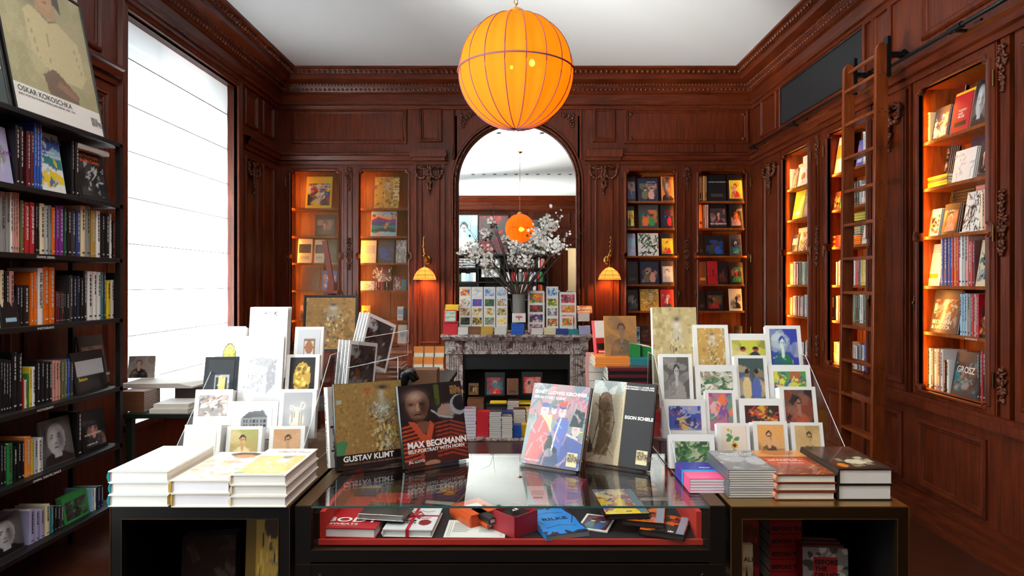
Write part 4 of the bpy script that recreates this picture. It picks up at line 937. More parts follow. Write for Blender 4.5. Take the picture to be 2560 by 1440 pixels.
row(LF, D, 2.21, 'the top book shelf '+S, ['f -10 36 306 v star:vgs pale lilac design book with big black ring', 's 38 48 312 k', 's 49 58 316 k', 's 66 75 326 u', 's 76 84 328 u', 's 85 91 306 b', 's 92 98 308 b', 's 99 105 310 b', 'f 108 168 322 l land:lbltwyw blue and white design magazine book', 's 179 185 352 k', 's 188 196 355 k', 'f 204 276 366 k blot:kasgka black photography book with orange title'], group=g)
row(LF, D, 1.855, 'the graphic design shelf '+S, ['s 0 13 478 g FRIEDRICH ADLER', 's 14 24 480 g FRIEDRICH ADLER', 's 25 31 480 w', 's 32 37 480 h', 's 38 43 481 h', 's 44 48 482 h', 's 51 59 500 q', 's 61 72 505 r JACQUELINE GROAG', 's 74 86 505 r JACQUELINE GROAG', 's 88 93 507 k', 's 94 98 507 k', 's 99 111 508 c', 's 112 120 513 s', 's 121 128 513 g', 's 129 137 518 o', 's 139 146 514 p', 's 147 158 514 p', 's 160 166 520 E', 's 168 177 522 k', 's 178 188 525 a', 's 190 200 524 N', 's 201 213 513 c', 's 214 225 514 g', 's 227 238 526 i', 's 240 250 527 w', 's 252 262 532 k', 's 263 273 533 k', 's 274 279 534 w', 's 281 285 552 k'], group='books on the graphic design shelf', seed=3)
row(LF, D, 1.465, 'the upper photography shelf '+S, ['s 0 9 675 c', 's 12 22 680 k', 's 23 34 678 h', 's 41 48 712 k', 's 49 56 712 k', 's 58 72 713 k', 's 76 83 682 o', 's 84 92 680 o', 's 94 107 670 w KARL BLOSSFELDT', 's 108 121 667 o', 's 122 136 668 o', 's 139 143 728 u', 's 144 148 729 u', 's 149 153 729 k', 's 154 158 729 u', 's 159 163 730 k', 's 164 172 730 k', 's 173 181 688 a', 's 182 190 690 k', 's 192 199 690 n', 's 201 207 694 k', 's 208 216 676 k', 's 218 231 678 w', 's 232 241 679 w', 's 242 251 680 w', 's 252 257 680 t', 's 258 264 681 a', 's 266 276 702 y', 's 277 284 700 w', 's 286 294 682 k'], group='books on the upper photography shelf', seed=9)
row(LF, -2.80, 1.465, 'the upper photography shelf '+S, ['f 152 172 676 s block:ssg silver-grey slipcase standing behind a row of small dark books'], group='books on the upper photography shelf')
row(LF, D+.02, 1.465, 'the upper photography shelf '+S, ['f 10 52 738 k block:kkl small black boxed set with pale blue label'], group='books on the upper photography shelf')
row(LF, D, 1.02, 'the lower photography shelf '+S, ['s 0 6 898 k', 's 7 13 898 k', 's 14 20 900 k', 's 21 27 901 k', 's 29 42 882 k', 's 43 55 884 k', 's 57 60 945 r', 's 61 67 950 c', 's 68 72 935 e', 's 73 78 918 y', 's 79 87 918 w', 's 90 99 902 k', 's 101 110 903 k', 's 112 120 904 k', 's 121 129 905 k', 's 131 137 902 h', 's 138 145 902 h', 's 146 151 902 h', 's 153 159 900 q', 's 160 167 899 q', 's 168 174 898 b', 's 175 182 905 a', 'f2 193 272 884 k block:ksk black book with white street photograph and yellow title'], group='books on the lower photography shelf', seed=4)
row(LF, -2.82, 1.02, 'the lower photography shelf '+S, ['f 214 275 842 a fig:aBhkgr dark portrait catalogue standing behind the street photograph'], group='books on the lower photography shelf')
row(LF, D, .645, 'the cinema and theatre shelf '+S, ['s 0 6 1108 k', 's 7 14 1110 k', 's 16 31 1112 e', 's 33 41 1118 k ALBAN BERG', 's 43 51 1105 k', 's 52 60 1104 k', 's 61 77 1095 O', 's 79 82 1100 y', 's 84 93 1098 s', 's 94 103 1096 w', 's 104 108 1094 s', 'f 112 190 1058 a face:asgk big book with black and white profile portrait', 's 192 204 1030 k', 'f2 212 272 1036 k fig:kahk black music book with seated man'], group='books on the cinema and theatre shelf', seed=5)
row(LF, D, .27, 'the lowest shelf '+S, ['f2 -20 64 1312 a face:asgk grey book with woman\'s face and pink band', 's 72 86 1278 v', 's 87 97 1278 v', 's 99 110 1276 v', 's 112 124 1264 c', 's 126 133 1266 t', 's 134 141 1268 k', 's 142 149 1268 k', 's 150 158 1266 a', 'f3 164 226 1247 e blot:akeka green and black photograph paperback', 's 229 234 1222 l', 's 235 240 1222 w', 's 242 249 1218 n', 's 250 258 1216 n'], group='books on the lowest shelf', seed=6)
o = find('black photography book with'); text(o, 'Czech Photography\nof the 20th Century', .01, .275, .032, 'o', sx=.8)
o = find('black book with white street'); text(o, 'Saturn', .03, .075, .03, 'y')
o = find('pale lilac design'); text(o, 'KAYSERZINN', .05, .16, .03, 'p')
o = find('blue and white design'); text(o, 'neue linie', .01, .30, .05, 'n', bold=.03); text(o, 'the bauhaus\nat the newsstand', .03, .235, .022, 'w')
o = find('dark portrait catalogue standing'); text(o, 'BECKMANN', .12, .05, .025, 'w')
o = find('black music book'); text(o, 'RAYMOND HOLDEN', .02, .10, .016, 'w'); text(o, 'A MUSICAL LIFE', .03, .04, .014, 'w')
k = find('black photography book with'); M0 = k.matrix_world.copy()
b_ = book(basis((-2.68, 4.16, 2.545), (-1, 0, 0), (0, 0, -1), (0, -1, 0)), .18, .30, .03, 'w', 'white book lying flat on top of the black orange-titled photography book', 'books on the upper shelf of the black bookcase')
# framed posters on the bookcase
def poster(O, ex, ez, w_, h_, lab, paint, n, strip=0, t=.022, kids=True):
    ex = Vector(ex).normalized(); ez = Vector(ez).normalized(); ey = ez.cross(ex); root = empty('framed_poster', M=basis(O, ex, ey, ez)); tag(root, lab, 'poster', 'framed posters')
    m = MB(); m.sweep([(0, 0), (w_, 0), (w_, h_), (0, h_)], [(0, -t), (0, .004), (.014, .004), (.018, 0), (.018, -.004)], True, 0, lambda a, b, d: (a, -d, b)); m.obj('poster_frame', BLACKW, root)
    MB().box(.002, w_-.002, t-.006, t, .002, h_-.002).obj('backing_board', mat('#2a2522', .8), root)
    if strip: MB().box(.018, w_-.018, .001, .004, .018, .018+strip).obj('caption_strip', mat('#dedbd6', .5), root)
    art(root, w_-.036, h_-.036-strip, paint, n, .018, .018+strip, .002, name='poster_picture')
    return root
def kok(c):
    c.rect(0, 0, 1, 1, '#a39a72'); c.speck(50, ['#b5ad86', '#9a9268', '#8c8a5c', '#b0a47c'], .12, seed=4, kind='ell', al=.35); 
    c.Y = c.Y/.78; c.blob(.44, 1.0, .24, .30, '#3c3a34', .85); c.blob(.30, .86, .14, .14, '#5c5848', .6); c.ell(.80, .45, .25, .3, '#a8946c', .3); c.poly([(.40, .86), (.66, .88), (.64, .70), (.42, .70)], '#a98662'); c.ell(.53, .90, .115, .13, '#b08c6a'); c.poly([(.38, 1), (.45, .97), (.40, .86), (.36, .86)], '#3c342c'); c.poly([(.60, 1.3), (.74, 1.2), (.71, .8), (.63, .86), (.65, 1)], '#463c30'); c.blob(.54, 1.07, .14, .09, '#3a332a', 1)
    c.poly([(.26, .66), (.34, .74), (.45, .70), (.55, .66), (.64, .70), (.88, .58), (.90, .28), (.82, .17), (.62, .18), (.36, .26), (.28, .34)], '#bcae82'); c.line([(.45, .71), (.54, .66), (.63, .70)], .008, '#7a6848')
    c.poly([(.36, .16), (.5, .25), (.62, .18), (.76, .08), (.74, .0), (.4, .0)], '#6c5440'); c.poly([(.55, .16), (.75, .08), (.72, .03), (.5, .10)], '#8d6546'); c.line([(.49, .90), (.51, .90)], .012, '#3a2c24'); c.line([(.57, .92), (.60, .92)], .012, '#3a2c24'); c.line([(.52, .83), (.56, .835)], .008, '#7c4234')
    for p in ([(.30, .6), (.36, .3)], [(.8, .55), (.86, .3)], [(.5, .6), (.48, .3)]): c.line(p, .004, '#8f8260')
    c.grain(.12, 2)
po = poster((-2.665, 3.375, 2.612), (0, 1, 0), (-.19, 0, .98), .735, .885, 'framed poster of a seated woman in a cream dress, leaning on the black bookcase', kok, (70, 100), .15)
text(po, 'OSKAR KOKOSCHKA', .045, .125, .043, '#4a4a4a', y=.0, bold=.015); text(po, 'EARLY PORTRAITS FROM VIENNA AND BERLIN, 1909 - 1914', .045, .102, .0165, '#5a5a5a', y=.0)
text(po, 'NEUE\nGALERIE\nNEW YORK', .62, .105, .024, '#3a3436', y=.0, lead=.75)
po = poster((-2.665, 2.62, 2.612), (0, 1, 0), (-.19, 0, .98), .735, 1.05, 'framed dark green poster with white lettering at the very left edge', PT('block', ['#2a3a38', '#34504c', '#24302f'], 2), (20, 30))
m = MB(); 
for i in range(12): m.box(.66, .70, -.004, -.003, .20+i*.02, .212+i*.02)
m.obj('poster_lettering', mat('#c9cfcd', .5), po)
# ---------------------------------------------------------------- display case
TZ = 1.06
cs = empty('display_case', (-.03, 2.1, 0)); tag(cs, 'low black steel display case with red felt lining and glass top', 'display case'); Mi = Matrix.Translation(-cs.location)
X0, X1, Y0, Y1 = -.648, .586, 1.835, 2.40; FZ = .945
ES = mat('#1a1716', .45, .6); EB = mat('#6b5232', .38, .9); FELT = mat('#c0281c', .95); DARKF = mat('#19151a', .9)
def angle_frame(parent, x0, x1, y0, y1, z0, z1, wd, Mi, name='steel_frame', edge=EB, top=True):
    m = MB()
    for x in (x0, x1-wd): 
        for y in (y0, y1-.012): m.box(x, x+wd, y, y+.012, z0, z1, 0)
    for x in (x0, x1-.006):
        for z in (z1-wd, z0): m.box(x, x+.006, y0+.012, y1-.012, z, z+wd, 0)
    for y in (y0+.0004, y1-.0124):
        m.box(x0+wd, x1-wd, y, y+.012, z1-wd, z1, 0).box(x0+wd, x1-wd, y, y+.012, z0, z0+wd, 0)
    if top: m.box(x0, x0+wd*.8, y0, y1, z1, z1+.003, 1).box(x1-wd*.8, x1, y0, y1, z1, z1+.003, 1)
    for z in (z0+wd, z1-wd): m.box(x0+wd*.4, x1-wd*.4, y0-.0012, y0, z-.001, z+.001, 1)
    m.box(x0-.0006, x0+.001, y0-.001, y0+.001, z0, z1, 1).box(x1-.001, x1+.0006, y0-.001, y0+.001, z0, z1, 1)
    o = m.obj(name, [STEEL, edge], parent, M=Mi)
    return o
def screws(parent, pts, Mi):
    for x, y, z in pts:
        MB().lathe([(0, -.002), (.0035, -.0015), (.0045, 0)], (0, 0, 0), 10).obj('screw', mat('#8b8880', .3, .9), parent, M=Mi @ Matrix.Translation((x, y, z)) @ Matrix.Rotation(PI/2, 4, 'X'))
m = MB(); wd = .045
for x in (X0, X1-wd): m.box(x, x+wd, Y0, Y0+.02, .0, TZ-.003).box(x, x+wd, Y1-.02, Y1, .0, TZ-.003).box(x, x+wd, Y0, Y1, TZ-.003, TZ, 1)
m.box(X0+wd, X1-wd, Y0, Y0+.02, .898, .933).box(X0, X1, Y0+.0005, Y0+.02, .80, .892).box(X0+wd, X1-wd, Y0-.001, Y0, .9315, .933, 1).box(X0+.005, X1-.005, Y0-.0005, Y0+.0005, .8905, .892, 1)
m.box(X0+wd, X1-wd, Y1-.02, Y1, .85, TZ-.02).box(X0, X1, Y0+.001, Y1, .852, .862)
m.obj('steel_frame', [STEEL, EB], cs, M=Mi)
MB().box(X0+.02, X1-.02, Y0+.04, Y1-.02, FZ-.012, FZ).obj('display_floor', DARKF, cs, M=Mi)
m = MB(); m.box(X0+.055, X0+.07, Y0+.05, Y1-.05, FZ, TZ-.035).box(X1-.07, X1-.055, Y0+.05, Y1-.05, FZ, TZ-.035).box(X0+.055, X1-.055, Y0+.035, Y0+.045, FZ-.012, FZ+.003)
m.obj('felt_lining', FELT, cs, M=Mi)
MB().box(X0+.035, X0+.055, Y0+.05, Y1-.03, FZ, TZ-.04).box(X1-.055, X1-.035, Y0+.05, Y1-.03, FZ, TZ-.04).obj('side_board', BLACKW, cs, M=Mi)
MB().box(X0+.035, X1-.035, Y0+.002, Y1-.002, TZ-.008, TZ-.002).obj('glass_top', [glassy('reflective_top_glass', (.97, .99, .98), 1.45)], cs, M=Mi)
MB().box(X0+.036, X1-.036, Y0+.0012, Y0+.002, TZ-.008, TZ-.002).obj('glass_edge', mat('#2d5a55', .1, 0, .8), cs, M=Mi)
MB().box(X0+.045, X1-.045, Y0+.006, Y0+.010, .933, TZ-.009).obj('glass_front', GLASS, cs, M=Mi)
screws(cs, [(X0+.022, Y0, .985), (X0+.07, Y0, .915), (X1-.07, Y0, .915), (X1-.022, Y0, .985), (X0+.07, Y0, .865), (X1-.07, Y0, .865), (-.03, Y0, .915)], Mi)
def shelf_table(name, x0, x1, y0, y1, label, bright):
    root = empty(name, ((x0+x1)/2, (y0+y1)/2, 0)); tag(root, label, 'display table'); Mi = Matrix.Translation(-root.location)
    wd = .032; E = mat('#b08a4a', .3, .95) if bright else EB; S_ = mat('#40321f', .36, .85) if bright else STEEL
    m = MB()
    for x in (x0, x1-wd):
        for y in (y0, y1-.02): m.box(x, x+wd, y, y+.02, 0, TZ-.004)
        m.box(x, x+.006, y0+.02, y1-.02, TZ-wd-.006, TZ-.004)
    for y in (y0, y1-.02): m.box(x0+wd, x1-wd, y, y+.02, TZ-wd-.004, TZ-.004).box(x0+wd, x1-wd, y, y+.02, .42, .45)
    m.box(x0, x1, y0, y1, TZ-.004, TZ-.0005, 1)
    for x in (x0+wd, x1-wd): m.box(x-.001, x+.001, y0-.001, y0, .45, TZ-wd-.004, 1)
    m.box(x0+wd, x1-wd, y0-.001, y0, TZ-wd-.006, TZ-wd-.004, 1).box(x0-.001, x0+.001, y0-.001, y0+.001, 0, TZ-.004, 1).box(x1-.001, x1+.001, y0-.001, y0+.001, 0, TZ-.004, 1)
    m.obj('steel_frame', [S_, E], root, M=Mi)
    MB().box(x0+.01, x1-.01, y0+.03, y1-.02, .43, .45).obj('inner_shelf', BLACKW, root, M=Mi)
    MB().box(x0+.007, x0+.012, y0+.03, y1-.02, .45, TZ-.01).box(x1-.012, x1-.007, y0+.03, y1-.02, .45, TZ-.01).box(x0+.01, x1-.01, y1-.03, y1-.021, .45, TZ-.01).obj('side_lining', BLACKW, root, M=Mi)
    screws(root, [(x0+.016, y0, .97), (x1-.016, y0, .97)]+([(x0+.08, y0, TZ-.02), (x1-.08, y0, TZ-.02)] if bright else []), Mi)
    return root
shelf_table('shelf_table', -1.175, -.662, 1.83, 2.80, 'black steel shelf table carrying the white hardback stacks', False)
shelf_table('shelf_table', .600, 1.108, 1.83, 2.80, 'brass-edged black steel shelf table with psychology books on top', True)
# ---------------------------------------------------------------- lying books from pixel corners on a level plane
def lying(A, B, Dd, z, t, col, label, cat='book', name='book', n=1, zb=None, group=None, page='#e4dfd3', spine=None, hard=True, jit=0, seed=0, rough=.35, wmul=1., topname='topmost'):
    """A front-left, B front-right, Dd rear-left pixels of the top face; z its height; n books of thickness t downwards"""
    a, b, d = onz(*A, z), onz(*B, z), onz(*Dd, z); ex = (b-a); w_ = ex.length*wmul; ex.normalize(); ez = Z3.cross(ex); L = (d-a).dot(ez)
    q = random.Random(seed); top = None
    for i in range(n):
        O = a-Z3*(i*t); 
        if i: O = O+ex*q.uniform(-jit, jit)+ez*q.uniform(0, jit)
        lb = label if n == 1 else '%s, %s from top' % (label, ORD[i])
        o = book(basis(O, ex, -Z3, ez), w_, L, t*.985, col, lb, group, cat, name, hard, page, spine, rough)
        if i == 0: top = (o, w_, L)
    return top
g = 'white hardbacks stacked on the side table'
zt = TZ+.102
o, w_, L = lying((270, 1178), (420, 1178), (408, 1115), zt, .034, '#e6ebe6', 'white and teal hardback in the stack nearest the black bookcase', n=3, group=g+' a', page='#f0ede6', spine='t', jit=.003, rough=.12)
art(o, w_-.004, L-.004, lambda c: c.rect(0, 0, 1, 1, '#e9ece6').rect(0, .72, 1, 1, '#6d7a70', .25).rect(0, .9, 1, 1, '#39463f', .4), (20, 30), .002, .002, name='cover_picture')
def lg(c): c.rect(0, 0, 1, 1, '#eee7d6'); c.speck(60, ['#ddb862', '#c9a4a0', '#e8d8b0', '#d8c6d8', '#c07a50'], .08, (.1, .05, .95, .8), 3, .6, 'ell'); c.ell(.6, .9, .3, .08, '#3a2c28'); c.ell(.62, .82, .22, .07, '#c47c50'); c.speck(30, ['#b49ac8', '#8c6a8c'], .03, (.3, .4, .8, .8), 5, .7, 'line')
zt = TZ+.078
o, w_, L = lying((425, 1201), (574, 1201), (548, 1130), zt, .039, '#efe9dc', 'cream hardback with pastel painting in the middle stack', n=2, group=g+' b', page='#efecef', spine='i', jit=.003)
art(o, w_-.004, L-.004, lg, (40, 60), .002, .002)
def lk(c): c.rect(0, 0, 1, 1, '#f1ece0'); c.rect(.05, .02, .95, .70, '#d9b765'); c.speck(90, ['#e2c47c', '#c9a04c', '#d6c9a0', '#b8b49c'], .05, (.08, .04, .92, .68), 8, .6); c.ell(.62, .64, .1, .05, '#7d8087'); c.ell(.62, .5, .12, .08, '#c8cdd0', .8); c.rect(.02, .02, .2, .08, '#6fa483')
zt = TZ+.093
o, w_, L = lying((574, 1187), (716, 1187), (672, 1122), zt, .031, '#f0ebdf', 'cream hardback with golden picture in the stack beside the display case', n=3, group=g+' c', page='#eae7e0', spine='c', jit=.003)
art(o, w_-.004, L-.004, lk, (40, 60), .002, .002); text(o, 'KLIMT AND THE\nWOMEN OF VIENNA', .045, L*.86, .0115, '#8a8478')
# ---- right stacks
def trib(c): c.rect(0, 0, 1, .40, '#ea4f86').rect(0, .40, 1, .52, '#2f8fd0').rect(0, .52, 1, 1, '#33309a')
o, w_, L = lying((1724, 1198), (1818, 1198), (1688, 1156), TZ+.042, .0085, '#ea4f86', 'small pink, blue and violet paperback', n=5, group='pink and violet paperbacks', page='#e8e6ea', hard=False, jit=.001, rough=.3)
art(o, w_, L, trib, (6, 40), 0, 0); text(o, 'FREUD', .06, L*.62, .012, 'w')
for i in range(5):
    b_ = [x for x in bpy.data.objects if x.get('group') == 'pink and violet paperbacks'][i]; MB().box(-.0012, -.0008, 0, .0084, L*.40, L*.52).obj('spine_band', mat('#2f8fd0', .4), b_); MB().box(-.0012, -.0008, 0, .0084, L*.52, L).obj('spine_band', mat('#33309a', .4), b_)
def gre(c): c.rect(0, 0, 1, 1, '#6f7173'); c.ell(.35, .6, .28, .2, '#9aa2a8', .8); c.ell(.8, .45, .2, .2, '#a7adb0', .8); c.speck(30, ['#8a9094', '#5c6062', '#b4b9bc'], .08, seed=3, kind='ell', al=.5)
o, w_, L = lying((1822, 1176), (1942, 1176), (1768, 1127), TZ+.082, .0068, '#5a5d5f', 'grey paperback with pale double portrait', n=12, group='grey dream paperbacks', page='#d8d3c8', hard=False, jit=.002, seed=4, rough=.25)
art(o, w_, L, gre, (30, 45)); text(o, 'Sigmund Freud\n   On Dreams', .03, L*.80, .017, 'w')
def redc(c): c.rect(0, 0, 1, 1, '#7c3418'); c.rect(0, .72, 1, 1, '#c8843c'); c.ell(.55, .9, .3, .12, '#8a4a24', .7); c.speck(50, ['#a85a28', '#5a2412', '#c47a3c'], .06, (0, 0, 1, .45), 4, .7, 'line'); c.rect(.12, .38, .86, .66, '#b8301f')
o, w_, L = lying((1942, 1187), (2092, 1187), (1876, 1127), TZ+.075, .025, '#7c3418', 'red-boarded hardback with orange jacket', n=3, group='red-boarded hardbacks', page='#e9e2d0', spine='#c88a70', jit=.003, seed=2)
art(o, w_, L, redc, (36, 50)); text(o, 'THE ESCAPE OF\nSIGMUND FREUD', .03, L*.57, .014, '#e8c8a8', bold=.03); text(o, 'DAVID COHEN', .05, L*.43, .012, '#e8c8a8', bold=.03)
def blkc(c): c.rect(0, 0, 1, 1, '#1e1614'); c.speck(14, ['#5c2c1c', '#3c2018'], .12, (0, .6, 1, 1), 4, .8, 'ell'); c.rect(.1, .08, .9, .58, '#2c2a24'); c.speck(14, ['#b4aa88', '#8c8468', '#4a4438'], .07, (.2, .12, .9, .55), 6, .9); c.ell(.55, .3, .2, .1, '#c6c0a6'); c.ell(.2, .15, .09, .08, '#c87a24')
o, w_, L = lying((2097, 1173), (2233, 1173), (1992, 1117), TZ+.092, .046, '#1b1917', 'thick black hardback with white pages', n=2, group='thick black hardbacks', page='#ded8d0', jit=.003, seed=3)
art(o, w_, L, blkc, (36, 50)); text(o, 'ANALYZING FREUD', 0, 0, .02, '#c07a2c', M=basis((-.0052, .033, L*.85), (0, 0, -1), (0, -1, 0), (-1, 0, 0)))
# ---------------------------------------------------------------- four catalogues standing on the case
def stand(BL, BR, TL, z, t, col, label, paint, n, spine=None, strip=None, page='#c9c4bb', stand_=True):
    a, b = onz(*BL, z), onz(*BR, z); ex = (b-a); w_ = ex.length; ex.normalize(); nb = Z3.cross(ex)
    d = Vector(((TL[0]-CX)/F, 1, (CY-TL[1])/F)); Cm = Vector((0, 0, H))
    Mx = np.array([[0, nb.x, -d.x], [0, nb.y, -d.y], [1, nb.z, -d.z]]); r = np.linalg.solve(Mx, np.array(Cm-a)); h_ = math.hypot(r[0], r[1]); lean = math.atan2(r[1], r[0])
    lean = max(.05, min(.45, lean)); ez = Z3*math.cos(lean)+nb*math.sin(lean); ey = ez.cross(ex)
    o = book(basis(a+Z3*.006, ex, ey, ez), w_, h_, t, col, label, 'large catalogues standing on the display case', 'catalogue', 'catalogue', True, page, spine, .2)
    art(o, w_-.001, h_-.001, paint, n, .0005, .0005)
    if stand_:
        st = empty('book_stand', M=basis(a, ex, nb, Z3)); tag(st, 'clear acrylic stand under the '+label.split(' on ')[0].split(' lean')[0], 'book stand', 'acrylic book stands')
        MB().box(.01, w_-.01, -.028, .06, 0.0005, .004).box(.01, w_-.01, -.030, -.026, .0005, .018).obj('stand_base', ACRYL, st)
        MB().add([(w_*.2, t+.05, .004), (w_*.8, t+.05, .004), (w_*.8, t+.05+.1*math.tan(lean), .12), (w_*.2, t+.05+.1*math.tan(lean), .12), (w_*.2, t+.053, .004), (w_*.8, t+.053, .004), (w_*.8, t+.053+.1*math.tan(lean), .12), (w_*.2, t+.053+.1*math.tan(lean), .12)], [(0,1,2,3), (4,7,6,5), (0,4,5,1), (1,5,6,2), (2,6,7,3), (3,7,4,0)]).obj('stand_back', ACRYL, st)
    print('STAND', label[:20], round(w_, 3), round(h_, 3), round(lean, 2)); return o, w_, h_
def gk(c):
    c.rect(0, 0, 1, 1, '#8d7040'); c.speck(420, ['#a08048', '#7d6236', '#97783c', '#6f5a34', '#ab8c50'], .022, seed=3, al=.6); c.grain(.35, 4)
    c.speck(170, ['#9a9a74', '#c0b070', '#6c5a3c', '#39456c', '#8a3a2a', '#b4a880', '#3a3228'], .016, (.50, .16, .92, .75), 5, .85, asp=1.2)
    c.speck(30, ['#2e2a26', '#c8b87c', '#a9ad94'], .02, (.58, .16, .80, .6), 6, .8, asp=1.5)
    c.blob(.69, .68, .13, .10, '#9fa79a', .9); c.blob(.69, .79, .045, .06, '#a39c8a', .9); c.blob(.68, .865, .05, .05, '#b0a898', 1); c.blob(.71, .93, .10, .035, '#2c2328', 1); c.line([(.66, .87), (.68, .87)], .006, '#4a3c38'); c.speck(40, ['#c9c8b6', '#5c5a58', '#7c8478'], .012, (.57, .58, .80, .75), 9)
    c.speck(12, ['#a83c22'], .012, (.42, .84, .52, .93), 2); c.rect(.03, .76, .10, .81, '#8fa39a'); c.rect(0, .17, .17, .32, '#3f7a50'); c.ell(.18, .17, .06, .12, '#8d7040')
    c.rect(0, 0, 1, .165, '#15110f')
K1, w1, h1 = stand((843, 1183), (1014, 1159), (834, 966), TZ, .026, '#2c2a28', 'gold mosaic catalogue with black title band, leaning on the display case', gk, (100, 130), spine='#1c1a19')
text(K1, 'GUSTAV KLIMT', w1*.09, h1*.09, w1*.108, 'w', bold=.03); text(K1, 'THE RONALD S. LAUDER AND SERGE SABARSKY COLLECTIONS', w1*.09, h1*.05, w1*.035, '#8a5c4c')
def bk(c):
    c.rect(0, 0, 1, 1, '#1a1617'); c.rect(.55, .72, .62, .98, '#4c5c1e', .7); c.speck(14, ['#2a2220', '#241c24'], .1, seed=3, kind='ell', al=.6)
    c.poly([(0, 0), (.0, .42), (.16, .54), (.5, .52), (.9, .42), (1, .3), (1, 0)], '#3c1814')
    for i in range(9): y = .06+i*.05; c.line([(.0, y+.02), (.25, y+.05), (.3, y-.01)], .014, '#a8402a'); c.line([(.52, y+.03), (.75, y+.05), (.98, y-.02)], .013, '#8c3424')
    c.poly([(.10, .55), (.28, .32), (.40, .2), (.50, .48), (.44, .54), (.36, .36), (.2, .54)], '#b2492c'); c.poly([(.22, .56), (.44, .52), (.38, .40), (.31, .38)], '#6c4638')
    c.ell(.27, .76, .185, .165, '#5c4034'); c.ell(.27, .68, .15, .135, '#5c4034'); c.blob(.24, .85, .14, .07, '#b29482', .95); c.blob(.20, .72, .09, .09, '#94705c', .9); c.blob(.36, .70, .07, .12, '#3c2822', .9)
    c.blob(.17, .755, .055, .022, '#140e10', 1); c.blob(.335, .755, .055, .022, '#140e10', 1); c.poly([(.25, .76), (.28, .77), (.30, .665), (.24, .665)], '#a88068', .85); c.blob(.27, .60, .09, .04, '#7c5848', .9); c.line([(.21, .625), (.33, .63)], .009, '#331a1c'); c.blob(.26, .555, .1, .03, '#2c1c1a', .8)
    c.ell(.72, .63, .19, .12, '#2a2a30'); c.ell(.72, .63, .15, .085, '#b0a49c', .5)
    for i in range(4): c.line([(.60+i*.055, .60), (.66+i*.045, .71)], .018, '#9a7866')
    c.ell(.93, .70, .15, .13, '#8d949c'); c.ell(.95, .72, .12, .10, '#15181c'); c.line([(.48, .66), (.6, .58), (.8, .54)], .012, '#9c9ca0'); c.ell(.42, .02, .12, .035, '#9c7058'); c.grain(.3, 5)
K2, w2, h2 = stand((1013, 1177), (1173, 1150), (994, 970), TZ, .024, '#18110f', 'dark catalogue with orange-striped figure, leaning on the display case', bk, (90, 120), spine='#1a2a26')
text(K2, 'MAX BECKMANN', w2*.06, h2*.225, w2*.118, 'w', bold=.04); text(K2, 'SELF-PORTRAIT WITH HORN', w2*.06, h2*.165, w2*.068, 'w', bold=.03); text(K2, 'JILL LLOYD', w2*.06, h2*.05, w2*.05, 'w')
text(K2, 'NEUE\nGALERIE\nMUSEUM\nNEW YORK', w2*.80, h2*.92, w2*.045, '#a87c44', lead=.7)
def kk(c):
    c.rect(0, 0, 1, 1, '#7f8c88'); c.speck(26, ['#c06c70', '#8f6f80', '#a9848a', '#5c7468', '#6c7c98'], .16, (0, .6, 1, 1), 3, .6, 'ell'); c.speck(30, ['#c8686c', '#4a6454', '#b08c94'], .08, (0, .55, 1, 1), 4, .8, 'line')
    c.poly([(.04, 0), (.10, .45), (.22, .62), (.36, .6), (.42, .3), (.38, 0)], '#c05048'); c.poly([(.20, .62), (.34, .52), (.44, .4), (.42, .62)], '#c9c48c')
    c.poly([(.42, .0), (.44, .4), (.56, .62), (.72, .56), (.74, .2), (.7, 0)], '#5a6cb0'); c.poly([(.62, 0), (.66, .36), (.84, .44), (1, .3), (1, 0)], '#4c5c98'); c.poly([(.30, 0), (.36, .16), (.6, .2), (.66, 0)], '#3c4a6c')
    for x, y, s_ in ((.28, .66, .07), (.59, .66, .065), (.44, .67, .045), (.86, .46, .07)): c.ell(x, y, s_, s_*1.05, '#d2b6b4'); c.ell(x-.01, y+.01, s_*.5, s_*.25, '#c06c70', .6); c.ell(x, y+s_*1.0, s_*1.1, s_*.45, '#3a4a86' if x < .8 else '#1f2c30')
    c.poly([(.74, .50), (.96, .50), (.98, .68), (.80, .72)], '#27363a'); c.ell(.60, .76, .09, .04, '#b04a44'); c.ell(.47, .20, .12, .05, '#223036'); c.poly([(.36, .2), (.4, .36), (.48, .38), (.54, .2)], '#223036'); c.ell(.46, .16, .07, .05, '#8c8a8c')
    c.line([(.58, .58), (.52, .36), (.5, .2)], .012, '#d9d6c0'); c.line([(.90, .44), (.98, .45)], .008, '#d8c860'); c.line([(.72, .4), (.9, .36)], .018, '#c9c4c0'); c.rect(0, 0, 1, .05, '#5c5668', .4); c.speck(50, ['#9fb0c4', '#3a4c74', '#d0908c', '#a7b6b2'], .05, (0, 0, 1, .95), 8, .5, 'line'); c.grain(.15, 3)
K3, w3, h3 = stand((1300, 1160), (1446, 1183), (1336, 960), TZ, .024, '#2a3440', 'pink and blue catalogue with abstract strolling figures, leaning on the display case', kk, (100, 130), spine='#2a3440')
text(K3, 'ERNST LUDWIG KIRCHNER', w3*.05, h3*.87, w3*.074, 'w', bold=.045); text(K3, 'BERLIN STREET SCENE', w3*.05, h3*.81, w3*.055, 'w', bold=.04); text(K3, 'PAMELA KORT', w3*.07, h3*.04, w3*.04, 'w')
def neue(o, w_, h_, x, z, s_=.17):
    MB().box(w_*x, w_*(x+s_), -.0016, -.0012, h_*z, h_*(z+s_*.95)).obj('logo_patch', mat('#d8c99c', .5), o)
    text(o, 'NEUE\nGALERIE\nMUSEUM FOR\nNEW YORK', w_*(x+.01), h_*(z+s_*.72), w_*s_*.27, '#4a3a24', y=-.0022, lead=.68, sx=.9)
neue(K3, w3, h3, .78, .035)
